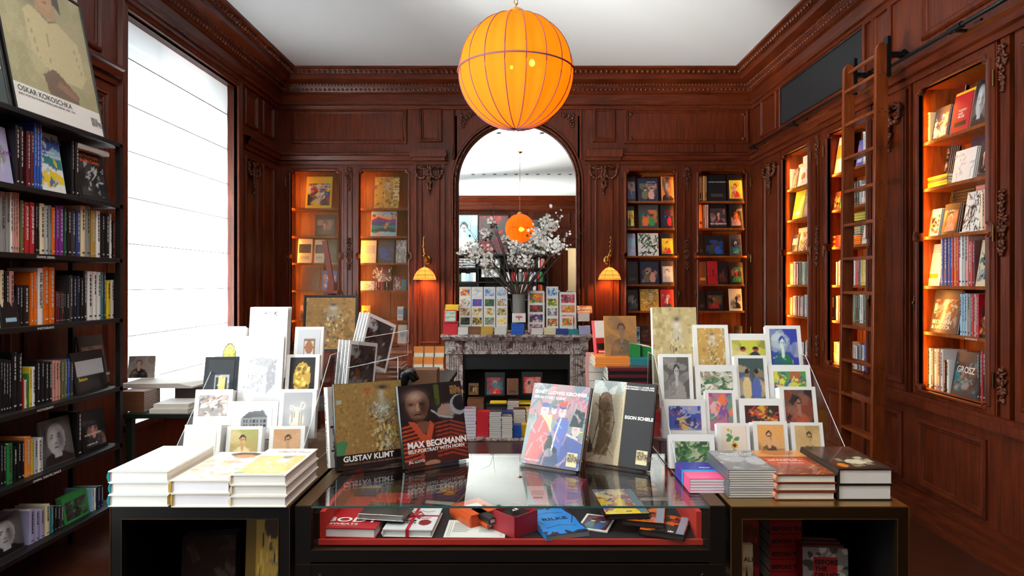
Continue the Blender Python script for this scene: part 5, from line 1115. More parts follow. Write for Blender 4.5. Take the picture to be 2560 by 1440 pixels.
def ek(c):
    c.rect(0, 0, .53, 1, '#a79a84'); c.rect(.53, 0, 1, 1, '#1d1b1c'); c.rect(.45, 0, .53, 1, '#c9b993'); c.rect(0, .84, .5, 1, '#a9b3b0'); c.speck(16, ['#c6cdca', '#8c9694'], .08, (0, .85, .5, 1), 2, .7, 'ell')
    c.poly([(.10, .80), (.28, .84), (.36, .6), (.38, .3), (.30, .1), (.12, .1), (.16, .4)], '#5a4832'); c.poly([(.12, .12), (.02, .3), (.0, .1)], '#4a3c2a'); c.ell(.22, .80, .09, .06, '#6c5038'); c.ell(.42, .55, .09, .4, '#8f8672', .6); c.speck(24, ['#3a3026', '#8a7050', '#76624a'], .05, (.05, .1, .4, .8), 5, .7, 'line')
    c.line([(.12, .78), (.14, .5), (.08, .2)], .006, '#241c18'); c.line([(.30, .82), (.40, .5), (.32, .1)], .006, '#2c2620'); c.grain(.2, 3)
K4, w4, h4 = stand((1463, 1157), (1620, 1181), (1488, 953), TZ, .022, '#1c191a', 'half cream, half black catalogue leaning on the display case', ek, (90, 120), spine='#302a26', page='#a39a9c')
text(K4, 'EGON SCHIELE', w4*.56, h4*.56, w4*.066, 'w', bold=.045); text(K4, 'THE RONALD S. LAUDER AND\nSERGE SABARSKY COLLECTIONS', w4*.98, h4*.94, w4*.033, 'w', align='RIGHT', bold=.03); neue(K4, w4, h4, .80, .05)
# tall cookery book with spine, behind the case's left end
a, b = onz(800, 1172, TZ), onz(835, 1150, TZ); ex = (b-a).normalized(); lean = .12; nb = Z3.cross(ex); ez = Z3*math.cos(lean)+nb*math.sin(lean); ey = ez.cross(ex)
O = Vector((-.655, 2.20, TZ+.001)); ex = Vector((.80, .60, 0)); nb = Z3.cross(ex); ez = (Z3*math.cos(lean)+nb*math.sin(lean)); ey = ez.cross(ex)
o = book(basis(O, ex, ey, ez), .20, .275, .035, '#cfcac4', 'white cookery book with black lettering and red page edges, behind the gold catalogue', None, 'book', 'book', True, '#c9473c', '#ddd9d2')
text(o, 'NEUE\nCUISINE', .012, .205, .058, 'k', bold=.03, lead=.95); text(o, 'KURT GUTENBRUNNER', .012, .03, .022, 'k'); MB().box(.005, .195, -.0012, -.0008, .135, .142).box(.005, .195, -.0012, -.0008, .055, .06).obj('black_rule', mat('k', .5) if 0 else mat('#141316', .5), o)
art(o, .17, .065, PT('blot', 'kwarB', 3), (20, 12), .012, .066)
text(o, 'NEUE CUISINE  THE ELEGANT TASTES OF VIENNA', 0, 0, .014, '#4a4848', M=basis((-.0045, .022, .25), (0, 0, -1), (0, -1, 0), (-1, 0, 0)))
# ---------------------------------------------------------------- inside the display case
FZ0 = FZ+.001
def on_floor(A, B, Dd, h_, col, label, **k): return lying(A, B, Dd, FZ0+h_, h_, col, label, **k)
o, w_, L = on_floor((780, 1318), (938, 1322), (846, 1240), .030, '#b3202c', 'thick red hardback with white script title lying in the display case', page='#e6e4e6', rough=.4)
text(o, 'BODY', w_*.10, L*.17, .050, 'w', bold=.02, sx=1.2); text(o, 'SWEATS', w_*.22, L*.085, .018, 'w', sx=1.3); text(o, 'THE UNCENSORED WRITINGS', w_*.18, L*.045, .007, '#d88a80')
tin = lying((895, 1284), (1008, 1290), (905, 1252), FZ0+.052, .018, '#b8b8b6', 'embossed silver metal tin resting on the red hardback', cat='tin', name='metal_tin', page='#9c9c9a', rough=.25)[0]
tin.data = tin.data.copy(); tin.data.materials[0] = mat('#c4c4c2', .25, 1.); bevel(tin, .004, 3)
def lipstick(c): c.rect(0, 0, 1, 1, '#e4e2e6'); c.ell(.78, .30, .13, .12, '#8c2a30'); c.line([(.2, .8), (.35, .72), (.5, .78)], .012, '#2a2428'); c.line([(.6, .8), (.75, .74), (.88, .8)], .012, '#2a2428'); c.line([(.6, .5), (.72, .46), (.84, .5)], .02, '#9c2430')
o, w_, L = on_floor((956, 1324), (1080, 1326), (1012, 1266), .022, '#e6e4e4', 'white box tied with a red ribbon lying beside the thick red hardback', cat='box', name='gift_box', page='#dedcda'); o.data = o.data.copy(); bevel(o, .003, 2)
art(o, w_, L, lipstick, (40, 50)); text(o, 'Marlene\nDietrich', w_*.06, L*.34, .024, 'k', lead=.8)
RIB = mat('#b01830', .45); m = MB(); m.box(w_*.5-.005, w_*.5+.005, -.0022, -.001, -.001, L+.001).box(-.001, w_+.001, -.0022, -.001, L*.55, L*.55+.009).box(w_*.5-.005, w_*.5+.005, -.002, .022, -.0018, -.0008)
for sg in (-1, 1):
    m.tube([(w_*.5, -.004, L*.55), (w_*.5+sg*.018, -.012, L*.60), (w_*.5+sg*.03, -.006, L*.54), (w_*.5+sg*.012, -.004, L*.53), (w_*.5, -.004, L*.55)], .003, 5).tube([(w_*.5, -.004, L*.55), (w_*.5+sg*.02, -.004, L*.44)], .003, 5)
m.obj('ribbon', RIB, o)
def rot_book(px, py, z, ang, w_, L, t, col, label, **k):
    c = onz(px, py, z); ex = Vector((math.cos(ang), math.sin(ang), 0)); ez = Z3.cross(ex); O = c-ex*w_/2-ez*L/2
    return book(basis(O, ex, -Z3, ez), w_, L, t, col, label, **k), w_, L
o, w_, L = rot_book(1187, 1266, FZ0+.040, .62, .105, .125, .039, '#d9541e', 'orange box lying askew in the middle of the display case', cat='box', name='orange_box', page='#c84a1a')
MB().box(.03, .075, -.0015, -.0008, .05, .085).obj('paper_label', mat('#e8e2dc', .6), o)
o, w_, L = rot_book(1205, 1290, FZ0+.022, .62, .035, .125, .018, '#d9541e', 'thin orange notebook leaning out under the orange box', cat='notebook', name='notebook', page='#efe9dd')
o, w_, L = rot_book(1208, 1281, FZ0+.040, .62, .030, .120, .017, '#141214', 'small black notebook in front of the orange box', cat='notebook', name='notebook', page='#efe9dd')
sh_, w_, L = lying((1108, 1343), (1262, 1344), (1124, 1300), FZ0+.0015, .0012, '#e3e6e2', 'white printed sheet lying in the display case', cat='paper sheet', name='printed_sheet', hard=False)
m = MB()
for c0 in (.12, .56):
    for i in range(9): m.box(w_*c0, w_*(c0+.3-(i % 3)*.03), -.0012, -.0008, L*(.82-i*.065), L*(.82-i*.065)+.0012)
for e in (.05, .08): m.box(w_*e, w_*e+.0006, -.0012, -.0008, L*.05, L*.95).box(w_*(1-e), w_*(1-e)+.0006, -.0012, -.0008, L*.05, L*.95)
m.obj('printed_lines', mat('#6c7070', .7), sh_)
bx = empty('open_box'); c = onz(1288, 1300, FZ0+.03); bx.matrix_world = Matrix.Translation((c.x, c.y, FZ0)) @ Matrix.Rotation(.78, 4, 'Z'); tag(bx, 'open crimson box with a small silver ring inside, in the display case', 'box')
RB2 = mat('#a8202e', .5); s_ = .048
for k in range(4):
    MB().box(-s_, s_, -s_, -s_+.003, 0, .062).obj('side_wall', RB2, bx, M=Matrix.Rotation(k*PI/2, 4, 'Z'))
MB().box(-s_+.003, s_-.003, -s_+.003, s_-.003, .001, .05).obj('black_cushion', mat('#0c0a0c', .9), bx)
MB().lathe([(.012, .0), (.014, .004), (.010, .010), (.012, .014), (.009, .014), (.008, .004), (.012, 0)], (0, 0, .05), 16).obj('silver_ring', mat('#c8c8c4', .2, 1.), bx, True)
def rilke(c): c.rect(0, 0, 1, 1, '#16131a'); c.poly([(.0, .1), (.1, .0), (.2, .12), (.35, .02), (.6, .03), (.8, .1), (1, .0), (.95, .3), (1, .55), (.9, .8), (.95, 1), (.7, .95), (.6, 1), (.4, .93), (.15, 1), (.1, .85), (0, .7), (.05, .4)], '#0c86dc'); [c.line(p, .012, '#16131a') for p in ([(.1, .9), (.02, .6), (.15, .4)], [(.9, .9), (.98, .6), (.8, .35)], [(.15, .25), (.5, .32), (.85, .25)], [(.2, .75), (.5, .8), (.8, .74)])]; c.speck(8, ['#16131a'], .07, (0, 0, 1, .12), 3, kind='ell'); c.speck(7, ['#16131a'], .06, (0, .9, 1, 1), 4, kind='ell')
o, w_, L = on_floor((1366, 1341), (1474, 1328), (1342, 1272), .014, '#0c86dc', 'bright blue book with black flourishes lying in the display case', hard=False, page='#8c8680')
art(o, w_, L, rilke, (60, 70)); text(o, 'RILKE', w_*.2, L*.5, .030, 'k', sx=1.1)
o, w_, L = rot_book(1492, 1306, FZ0+.004, -.35, .095, .13, .003, '#e8e6e2', 'white-bordered print of a resting figure lying beside the bright blue book', cat='print', name='art_print', hard=False)
art(o, w_*.84, L*.84, PT('two', ['#7a2a34', '#6c8a8c', '#4a6aa0', '#d8cf9c', '#3c4a3a'], 8), (24, 30), w_*.08, L*.08)
cas = [((1597, 1324), (1712, 1340), (1570, 1275), .022, 'kro', 'black disc case with white crown mark nearest the case corner'), ((1548, 1300), (1662, 1310), (1528, 1256), .040, 'orakh', 'orange-pictured disc case in the middle of the pile'), ((1514, 1287), (1626, 1284), (1494, 1224), .058, 'yrkbc', 'disc case with yellow and red floral picture on top of the pile')]
for A, B, Dd, zz, pal, lb in cas:
    o, w_, L = lying(A, B, Dd, FZ0+zz, .016, '#1a1718', lb, cat='disc case', name='disc_case', page='#2a2628', rough=.15)
    art(o, w_-.004, L-.004, PT('blot', pal, int(zz*1000)), (30, 34), .002, .002); MB().box(w_*.80, w_*.97, -.0016, -.001, L*.03, L*.97).obj('side_band', mat('#8d8fa0' if zz < .05 else '#5c7c90', .3), o)
    if zz < .03: MB().add([(w_*.62, -.002, L*.06), (w_*.74, -.002, L*.06), (w_*.74, -.002, L*.14), (w_*.71, -.002, L*.09), (w_*.68, -.002, L*.15), (w_*.65, -.002, L*.09), (w_*.62, -.002, L*.14)], [(0, 1, 2, 3, 4, 5, 6)]).obj('crown_mark', mat('w' if 0 else '#e9e7e2', .5), o)
text(o, 'Klimt', .01, L*.84, .018, 'w')
gb = empty('gift_box'); c = onz(1425, 1258, FZ0); gb.matrix_world = Matrix.Translation((c.x, c.y+.02, FZ0)) @ Matrix.Rotation(-.35, 4, 'Z'); tag(gb, 'magenta gift box with ribbon and gold tag in the display case', 'gift box')
PK = mat('#a33a68', .5); bevel(MB().box(-.048, .048, -.04, .04, 0, .055).obj('box_body', PK, gb), .001); bevel(MB().box(-.052, .052, -.044, .044, .045, .07).obj('box_lid', PK, gb), .001)
MB().box(-.053, .053, -.004, .004, .045, .0715).box(-.004, .004, -.045, .045, .0, .0715).obj('ribbon', mat('#c83a70', .4), gb)
MB().box(.0, .028, -.02, .012, .0716, .073).obj('gold_tag', mat('#c9a24a', .4), gb)
for A, B, Dd, hh, col, pal, kd, lb in (((862, 1240), (958, 1240), (880, 1196), .012, 'N', 'Nbiwy', 'land', 'dark blue landscape book at the back left of the display case'), ((1060, 1246), (1140, 1252), (1072, 1200), .02, 'n', 'niyer', 'blot', 'dark blue book with small yellow picture at the back of the display case'),
        ((930, 1256), (1020, 1256), (940, 1232), .02, 'r', 'rrhr', 'block', 'flat red book at the back of the display case'), ((1320, 1262), (1372, 1262), (1312, 1215), .008, 's', 'sgka', 'block', 'clear silver case at the back of the display case'), ((1590, 1240), (1672, 1240), (1560, 1196), .02, 'B', 'BOiB', 'blot', 'brown book with small picture at the back right of the display case')):
    o, w_, L = on_floor(A, B, Dd, hh, col, lb); art(o, w_*.6, L*.5, PT(kd, pal, int(A[0])), (16, 16), w_*.2, L*.25)
# ---------------------------------------------------------------- books inside the side tables
def face_at(px0, px1, ytop, zb, Y, t, col, lab, paint, n=(24, 32), yaw=0., lean=.08, copies=1, group=None, cat='book', name='book', hard=True, page='#cfc8ba', cover=1., m=GLOSSY, key=None, mat_inset=0., rev=False, clab=None):
    """cover facing the camera: left-bottom at depth Y, yaw turns its right edge away"""
    ex = Vector((math.cos(yaw), math.sin(yaw), 0)); a = P(px0, 0, Y); a.z = zb
    tx = (px1-CX)/F; w_ = (tx*a.y-a.x)/(ex.x-tx*ex.y); nb = Z3.cross(ex); ez = Z3*math.cos(lean)+nb*math.sin(lean); ey = ez.cross(ex)
    tz = (CY-ytop)/F; h_ = (H+tz*a.y-zb)/(math.cos(lean)-tz*math.sin(lean)*nb.y)
    out = None
    for i in range(copies):
        o = book(basis(a+nb*(i*(t+.0006)/math.cos(lean)), ex, ey, ez), w_, h_, t, col, lab if i == 0 else '%s copy behind the %s' % (ORD[i-1], clab or ' '.join(lab.split()[:9])), group or (None if copies == 1 else lab[:40]), cat, name, hard, page)
        if i == 0: out = o
    if paint:
        b_ = mat_inset; art(out, w_*cover-2*b_*w_, h_*cover-2*b_*w_, paint, n, w_*(1-cover)/2+b_*w_, h_*(1-cover)/2+b_*w_, m=m, key=key)
    return out, w_, h_
def dogs(c): c.rect(0, 0, 1, 1, '#221a1a'); c.speck(20, ['#3c3430', '#564a44', '#2c2426'], .1, seed=2, kind='ell', al=.8); [c.ell(x, y, .10, .2, '#8c8680') for x, y in ((.2, .25), (.45, .3), (.7, .2))]; c.speck(20, ['#7c7470', '#4c4440'], .05, (.1, .1, .9, .5), 6)
face_at(445, 582, 1342, .45, 2.02, .012, '#3a302c', 'dark picture book with pale shapes standing inside the side table', dogs, (40, 50), .12, copies=4, clab='dark picture book in the side table')
def gold(c): c.rect(0, 0, 1, 1, '#6a5220'); c.rect(.30, 0, 1, 1, '#a8863a'); c.ell(.75, .93, .22, .08, '#3a2c24'); c.speck(40, ['#1c1814', '#3a3026', '#c9a850'], .025, (.35, .1, 1, .85), 3, asp=1.8); c.speck(16, ['#5c5450', '#7c6a58'], .05, (.6, .1, 1, .8), 4, kind='ell')
o, w_, h_ = face_at(606, 694, 1282, .45, 1.98, .02, '#6a5220', 'tall gold patterned book standing inside the side table', gold, (40, 60), -.1, .05); text(o, 'KLIMT', w_*.28, .235, .036, '#d8d4c4')
def befo(c):
    c.rect(0, 0, 1, 1, '#8f8b88'); c.speck(60, ['#1c1a1a', '#3a3838', '#c4c0bc', '#e0dcd8'], .09, seed=5, kind='ell', al=.9); c.rect(.24, .0, .76, .86, '#b02428')
o, w_, h_ = face_at(2008, 2122, 1367, .643, 2.06, .03, '#7c1a20', 'thick paperback with black and white photos and red title block', befo, (50, 60), -.1, .04, copies=3, group='red-spined thick paperbacks', clab='red-titled thick paperback')
text(o, 'BEFORE\nTHE\nDELUGE', w_*.26, h_*.74, .021, 'k', bold=.04)
for i in range(4):
    xa = P(2000, 0, 2.06).x; book(basis((xa+.16, 2.05, .45+.048*(i+1)), (0, 1, 0), (0, 0, -1), (-1, 0, 0)), .2, .16, .047, '#7c1a20', 'dark red thick book, %s from bottom, under the standing photo-covered paperbacks' % ORD[i], 'dark red books under the photo-covered ones')
for i in range(6):
    z = .70+i*.042; a = P(1925, 0, 2.12)
    o = book(basis((a.x+.105, 2.12, z+.04), (0, 1, 0), (0, 0, -1), (-1, 0, 0)), .14, .105, .040, '#a8242a', 'red-spined thick paperback lying flat, %s from the bottom of the pile' % ORD[i], 'red-spined thick paperbacks', hard=False)
    text(o, 'BEFORE THE', 0, 0, .019, 'k', M=basis((-.0012, .030, .1), (0, 0, -1), (0, -1, 0), (-1, 0, 0)), bold=.03)
o = face_at(1925, 2004, 1560, .45, 2.13, .06, '#3a1c1c', 'dark stack base book under the red-spined pile', None, lean=.01)[0]
o, w_, h_ = face_at(1851, 1884, 1360, .45, 1.97, .015, '#cbbd9c', 'cream book with small orange portrait at the edge of the side table', PT('fig', ['#cbbd9c', '#3a2c24', '#c8843c', '#1c1a1a'], 5), (20, 30), -.05, .02); text(o, 'ALI', .012, h_*.88, .02, 'k')
face_at(1851, 1900, 1300, .45, 2.10, .02, '#5c1a14', 'dark red patterned book behind the cream one', PT('blot', 'ukuro', 4), (20, 30), 0, .02)
# ---------------------------------------------------------------- greeting card racks
CW = '#dcdcda'
def rack(name, label, tiers, x0, x1, group):
    root = empty(name, (0, 2.4, TZ)); tag(root, label, 'card rack'); return root
def side_plate(root, pts, x, t=.004):
    Mi = root.matrix_basis.inverted() if 0 else Matrix.Translation(-root.location); n = len(pts)
    MB().add([(x, y, z) for y, z in pts]+[(x+t, y, z) for y, z in pts], [tuple(range(n)), tuple(range(n, 2*n))[::-1]]+[(i, (i+1) % n, n+(i+1) % n, n+i) for i in range(n)]).obj('side_plate', ACRYL, root, M=Mi)
    m = MB(); m.tube([(x+t/2, y, z) for y, z in pts]+[(x+t/2, pts[0][0], pts[0][1])], .0012, 4); m.obj('polished_edge', mat('#c8d0ce', .15, 0, .8), root, M=Mi)
cards_R = [ # x0 x1 ytop zbase Y thickness, yaw, label, palette
 (1, 1676, 1790, 1085, 2.16, .05, 'L', 'green house facade picture', ['#3d6b3a', '#5c8a50', '#2a4a2c', '#a9b090'], 'blot'),
 (1, 1797, 1880, 1057, 2.19, .03, 'P', 'sunflower on a pale ground', ['#e0d3c4', '#4c8a4a', '#d8a83a', '#5c3a24'], 'star'),
 (1, 1889, 1976, 1053, 2.19, .045, 'P', 'ink figure in a brown jacket on ochre', ['#d9a05c', '#5c3c34', '#d6a274', '#2c2220'], 'fig'),
 (1, 1984, 2066, 1056, 2.19, .035, 'P', 'sketched man on a tan ground', ['#c9a873', '#6c5438', '#b89664', '#3a2c22'], 'fig'),
 (2, 1662, 1768, 998, 2.28, .05, 'L', 'blue abstract horses', ['#3c4c9c', '#8c98c8', '#2c2c5c', '#c8a864', '#a8482c'], 'blot'),
 (2, 1768, 1845, 975, 2.28, .025, 'P', 'pink mosaic dancer', ['#b06880', '#4a8a78', '#d8a4a0', '#7c3c8c', '#e07038'], 'blot'),
 (2, 1853, 1966, 996, 2.28, .045, 'L', 'dark red and yellow abstract', ['#3a1214', '#a8342c', '#c89c38', '#1c2c20'], 'blot'),
 (2, 1958, 2050, 966, 2.28, .045, 'P', 'dark man in an orange-striped robe', ['#241a1a', '#a84a2c', '#8c6450', '#1a1416'], 'fig'),
 (3, 1652, 1736, 885, 2.38, .03, 'P', 'grey photograph of a robed man', ['#55504e', '#8c8884', '#a8a4a0', '#2a2828'], 'fig'),
 (3, 1742, 1848, 912, 2.38, .035, 'L', 'white rocks in green leaves', ['#3a6b48', '#b8b4a4', '#8c7c68', '#d8d4c8'], 'blot'),
 (3, 1843, 1926, 888, 2.38, .03, 'P', 'bathers among trees', ['#3a4c4a', '#c9b080', '#4c5c9c', '#8c6444', '#2c4a30'], 'two'),
 (3, 1927, 2034, 912, 2.38, .035, 'L', 'bright green and blue garden', ['#4c8a3c', '#2c4c9c', '#c8c84c', '#a84c3c'], 'blot'),
 (4, 1738, 1828, 812, 2.48, .02, 'P', 'small golden portrait', ['#b8924c', '#c9a860', '#8c7040', '#d8d0c0'], 'mosaic'),
 (4, 1822, 1932, 834, 2.48, .035, 'L', 'reclining figures on yellow-green', ['#b8b83c', '#d8c08c', '#2c2c34', '#a83c34', '#5c7c3c'], 'two'),
 (4, 1922, 2012, 814, 2.48, .02, 'P', 'seated woman in a blue hat', ['#2c3c9c', '#1c6a4c', '#c8d8d0', '#2c3c9c', '#8cc0c8'], 'fig')]
def _clock(c):
    c.rect(0, 0, 1, 1, '#c4c8cc'); c.poly([(.22, 0), (.34, .3), (.40, 0)], '#5c4a40'); c.poly([(.62, 0), (.66, .3), (.80, 0)], '#5c4a40'); c.ell(.5, .38, .30, .27, '#4a3a30'); c.ell(.5, .38, .26, .235, '#c8c45c')
    [c.ell(.5+.19*math.cos(k*PI/6), .38+.17*math.sin(k*PI/6), .028, .022, '#3a7a4c') for k in range(12)]; c.line([(.5, .38), (.44, .30)], .008, '#3a3428')
def _pend(c): c.rect(0, 0, 1, 1, '#c8cad0'); c.rect(.26, .12, .80, .78, '#8a6c44'); c.rect(.32, .17, .74, .72, '#d0d2d6'); c.ell(.52, .56, .19, .15, '#a06c48'); c.line([(.5, .45), (.48, .26)], .01, '#6c5438'); c.ell(.48, .22, .07, .05, '#9c6c4c')
def _brooch(c): c.rect(0, 0, 1, 1, '#10161c'); c.rect(.26, .06, .82, .62, '#8c9098'); c.rect(.32, .12, .76, .56, '#20242c'); c.rect(.42, .20, .68, .58, '#c8ba70'); c.ell(.45, .10, .08, .05, '#3040c0'); c.ell(.63, .10, .08, .05, '#3040c0'); c.speck(20, ['#c4c8cc', '#2c3038'], .025, (.26, .06, .82, .62), 3, .8)
def _build(c):
    c.rect(0, 0, 1, 1, '#dcdcdc'); c.poly([(.14, .0), (.14, .62), (.34, .86), (.74, .92), (.88, .66), (.88, 0)], '#8c8e90'); c.poly([(.14, .62), (.34, .86), (.74, .92), (.88, .66)], '#5c6064')
    for r in range(3):
        for k in range(7): c.rect(.19+k*.097, .06+r*.19, .235+k*.097, .18+r*.19, '#3c4042')
def _vase(c): c.rect(0, 0, 1, 1, '#9a9a9e'); c.blob(.5, .3, .4, .4, '#c8c8ca', .8); c.ell(.5, .30, .26, .24, '#d2cdc2'); c.rect(.38, .5, .62, .62, '#c2bdb4'); [c.line([(.32+k*.07, .12), (.34+k*.065, .5)], .008, '#8c8880') for k in range(6)]; c.line([(.40, .6), (.28, .68), (.24, .58), (.34, .55)], .018, '#c8c4bc'); c.line([(.60, .6), (.66, .76), (.78, .70), (.74, .58), (.62, .56)], .02, '#c8c4bc')
def _sun(c): c.rect(0, 0, 1, 1, '#dccdbd'); c.line([(.5, .0), (.48, .5), (.4, .88)], .012, '#5c8a58'); [c.ell(x, y, .13, .06, '#4c8a50', 1, r) for x, y, r in ((.32, .1, .5), (.66, .12, -.5), (.3, .6, .8), (.5, .22, 0), (.34, .7, -.4), (.62, .62, .6))]; c.ell(.52, .42, .14, .10, '#d8a83a'); c.ell(.52, .42, .08, .06, '#4a3020'); c.ell(.3, .88, .06, .04, '#c09a40')
def _ring(c): c.rect(0, 0, 1, 1, '#0f0e0d'); c.ell(.5, .5, .33, .38, '#a88432'); c.speck(36, ['#e0bc58', '#7c5c20', '#c89c3c', '#4a3814'], .07, (.24, .2, .76, .82), 4, .9, 'ell'); c.rect(.2, .20, .62, .24, '#d8ccb0')
CP = {'green-dialled clock': _clock, 'bronze pendulum clock': _pend, 'jewelled brooch on black': _brooch, 'black and white grand building': _build, 'clear fluted glass vase': _vase, 'sunflower on a pale ground': _sun, 'gold jewel on black': _ring}
ZB = {1: TZ+.012, 2: TZ+.085, 3: TZ+.175, 4: TZ+.265}
def card_stack(px0, px1, ytop, zb, Y, thick, orient, desc, pal, kind, grp, yaw=.0, lean=.22, bg=CW, inset=.12, rack_='card rack'):
    o, w_, h_ = face_at(px0, px1, ytop, zb, Y, .0016, bg, 'greeting card with %s in the %s' % (desc, rack_), None, yaw=yaw, lean=lean, cat='greeting card', name='greeting_card', hard=False, page=bg, group=grp)
    pw, ph = w_*(1-2*inset), (h_*.78 if orient == 'P' else w_*(1-2*inset)*.74)
    art(o, pw, ph, CP.get(desc) or PT(kind, pal, int(px0)), (28, 34), w_*inset, h_-w_*inset*.8-ph if orient == 'P' else h_-w_*inset*1.3-ph, m=MATTE)
    M = o.matrix_world.copy() @ Matrix.Translation((.0015, .0026, 0))
    b_ = MB().box(0, w_-.001, 0, thick, 0, h_-.003); k = b_.obj('card_stack', mat('#eceae6', .7), None); k.matrix_world = M
    tag(k, 'white card edges behind the card with %s' % desc, 'card pile', grp, 'stuff'); return o
for t_, a, b, yt, Y, th, orr, desc, pal, kd in cards_R: card_stack(a, b, yt, ZB[t_], Y, th, orr, desc, pal, kd, 'cards in the right acrylic rack', yaw=-.03, rack_='right rack')
def bigk(c): gk_ = PT('mosaic', ['#b3a070', '#a08c5c', '#c4b484', '#8f8058', '#d0c494'], 5); gk_(c)
o, w_, h_ = face_at(1636, 1748, 768, ZB[4]-.06, 2.50, .03, '#e9e5da', 'large pale gold patterned box card at the top of the right rack', bigk, (50, 80), -.03, .16, m=MATTE, cat='greeting card', name='greeting_card')
rk = empty('card_rack', (1.0, 2.3, TZ)); tag(rk, 'tiered clear acrylic rack of colourful art cards by the right wall lamp side', 'card rack', 'acrylic card racks')
prof = [(2.12, TZ+.001), (2.12, TZ+.05), (2.46, TZ+.36), (2.58, TZ+.36), (2.62, TZ+.001)]
for x in (.505+.005, 1.085): side_plate(rk, prof, x if x < 1 else 1.09)
Mi = Matrix.Translation(-rk.location)
for k, (t_, Y) in enumerate(((1, 2.13), (2, 2.245), (3, 2.345), (4, 2.445))):
    zb = ZB[t_]; MB().box(.514, 1.09, Y, Y+.10, zb-.006, zb-.002).box(.514, 1.09, Y-.004, Y, zb-.006, zb+.045).obj('card_tray', ACRYL, rk, M=Mi)
# left rack
cards_L = [(1, 452, 545, 1062, 2.17, .06, 'L', 'faint pencil nude on cream', ['#efe8d2', '#d8d0b8', '#e4dcc4'], 'lines', CW), (1, 560, 650, 1066, 2.19, .03, 'P', 'dark-haired woman on green', ['#a8a464', '#e8cf9c', '#c89868', '#2c2430'], 'fig', CW), (1, 668, 757, 1065, 2.19, .045, 'P', 'ink head of a man on tan', ['#c99c74', '#c8a080', '#b88c64', '#3a2c24'], 'fig', CW),
 (2, 478, 573, 974, 2.28, .06, 'L', 'grey marbled figures', ['#8c8684', '#c9c4bc', '#6c6464', '#b09890'], 'blot', CW), (2, 573, 690, 1003, 2.26, .02, 'L', 'black and white grand building', ['#eeeeec', '#5c5c5e', '#9a9a9c', '#3c3c3e'], 'block', CW), (2, 692, 785, 973, 2.27, .03, 'P', 'clear fluted glass vase', ['#b0b0b4', '#d8d4cc', '#8c8684'], 'star', CW),
 (3, 502, 588, 892, 2.37, .045, 'P', 'jewelled brooch on black', ['#141a20', '#c8b464', '#3c4cc0', '#c8ccd0'], 'star', '#10181c'), (3, 708, 792, 886, 2.36, .025, 'P', 'gold jewel on black', ['#141210', '#c09a3c', '#8c6c28', '#e0c870'], 'star', CW),
 (4, 532, 604, 816, 2.47, .03, 'P', 'green-dialled clock', ['#d4d6d8', '#c8c860', '#4a3c34', '#3c7c4c'], 'star', CW), (4, 730, 803, 817, 2.46, .015, 'P', 'bronze pendulum clock', ['#dcdce0', '#a8744c', '#8c6c3c', '#6c5438'], 'star', CW)]
ZBL_ = {1: TZ+.012, 2: TZ+.085, 3: TZ+.175, 4: TZ+.265}
for t_, a, b, yt, Y, th, orr, desc, pal, kd, bg in cards_L: card_stack(a, b, yt, ZBL_[t_], Y, th, orr, desc, pal, kd, 'cards in the left acrylic rack', yaw=.06, rack_='left rack', bg=bg)
def cube(c):
    c.rect(0, 0, 1, 1, '#d9d9da'); c.poly([(.14, .66), (.42, .74), (.86, .70), (.66, .60)], '#a4a4a8'); c.poly([(.14, .66), (.66, .60), (.64, .26), (.12, .34)], '#b0b0b4'); c.poly([(.66, .60), (.86, .70), (.84, .38), (.64, .26)], '#96969c'); c.speck(70, ['#86868c', '#c4c4c8'], .03, (.15, .3, .84, .7), 4, .7, 'line')
o, w_, h_ = face_at(590, 700, 840, TZ+.155, 2.33, .022, '#dcdbd9', 'large white box card with pencil drawing of a cube in the left rack', cube, (50, 70), .06, .18, m=MATTE, cat='greeting card', name='greeting_card')
def dress(c): c.rect(0, 0, 1, 1, '#dadad9'); [c.line([(x, .9), (x+.02*(x-.5), .05)], .005, '#98989c') for x in (.36, .42, .48, .54, .6, .66)]; c.speck(14, ['#2c2c30', '#7c7c80'], .02, (.3, .86, .72, .95), 3, kind='ell')
o, w_, h_ = face_at(616, 712, 768, TZ+.27, 2.47, .012, '#dcdbd9', 'tall white box card with faint column drawing at the top of the left rack', dress, (50, 70), .06, .16, copies=4, m=MATTE, cat='greeting card', name='greeting_card', group='tall white box cards', clab='tall white column card')
rk = empty('card_rack', (-1.0, 2.3, TZ)); tag(rk, 'tiered clear acrylic rack of white and black art cards near the window', 'card rack', 'acrylic card racks')
for x in (-1.165, -.735): side_plate(rk, prof, x)
Mi = Matrix.Translation(-rk.location)
for t_, Y in ((1, 2.14), (2, 2.24), (3, 2.335), (4, 2.44)):
    zb = ZBL_[t_]; MB().box(-1.16, -.735, Y, Y+.10, zb-.006, zb-.002).box(-1.16, -.735, Y-.004, Y, zb-.006, zb+.045).obj('card_tray', ACRYL, rk, M=Mi)
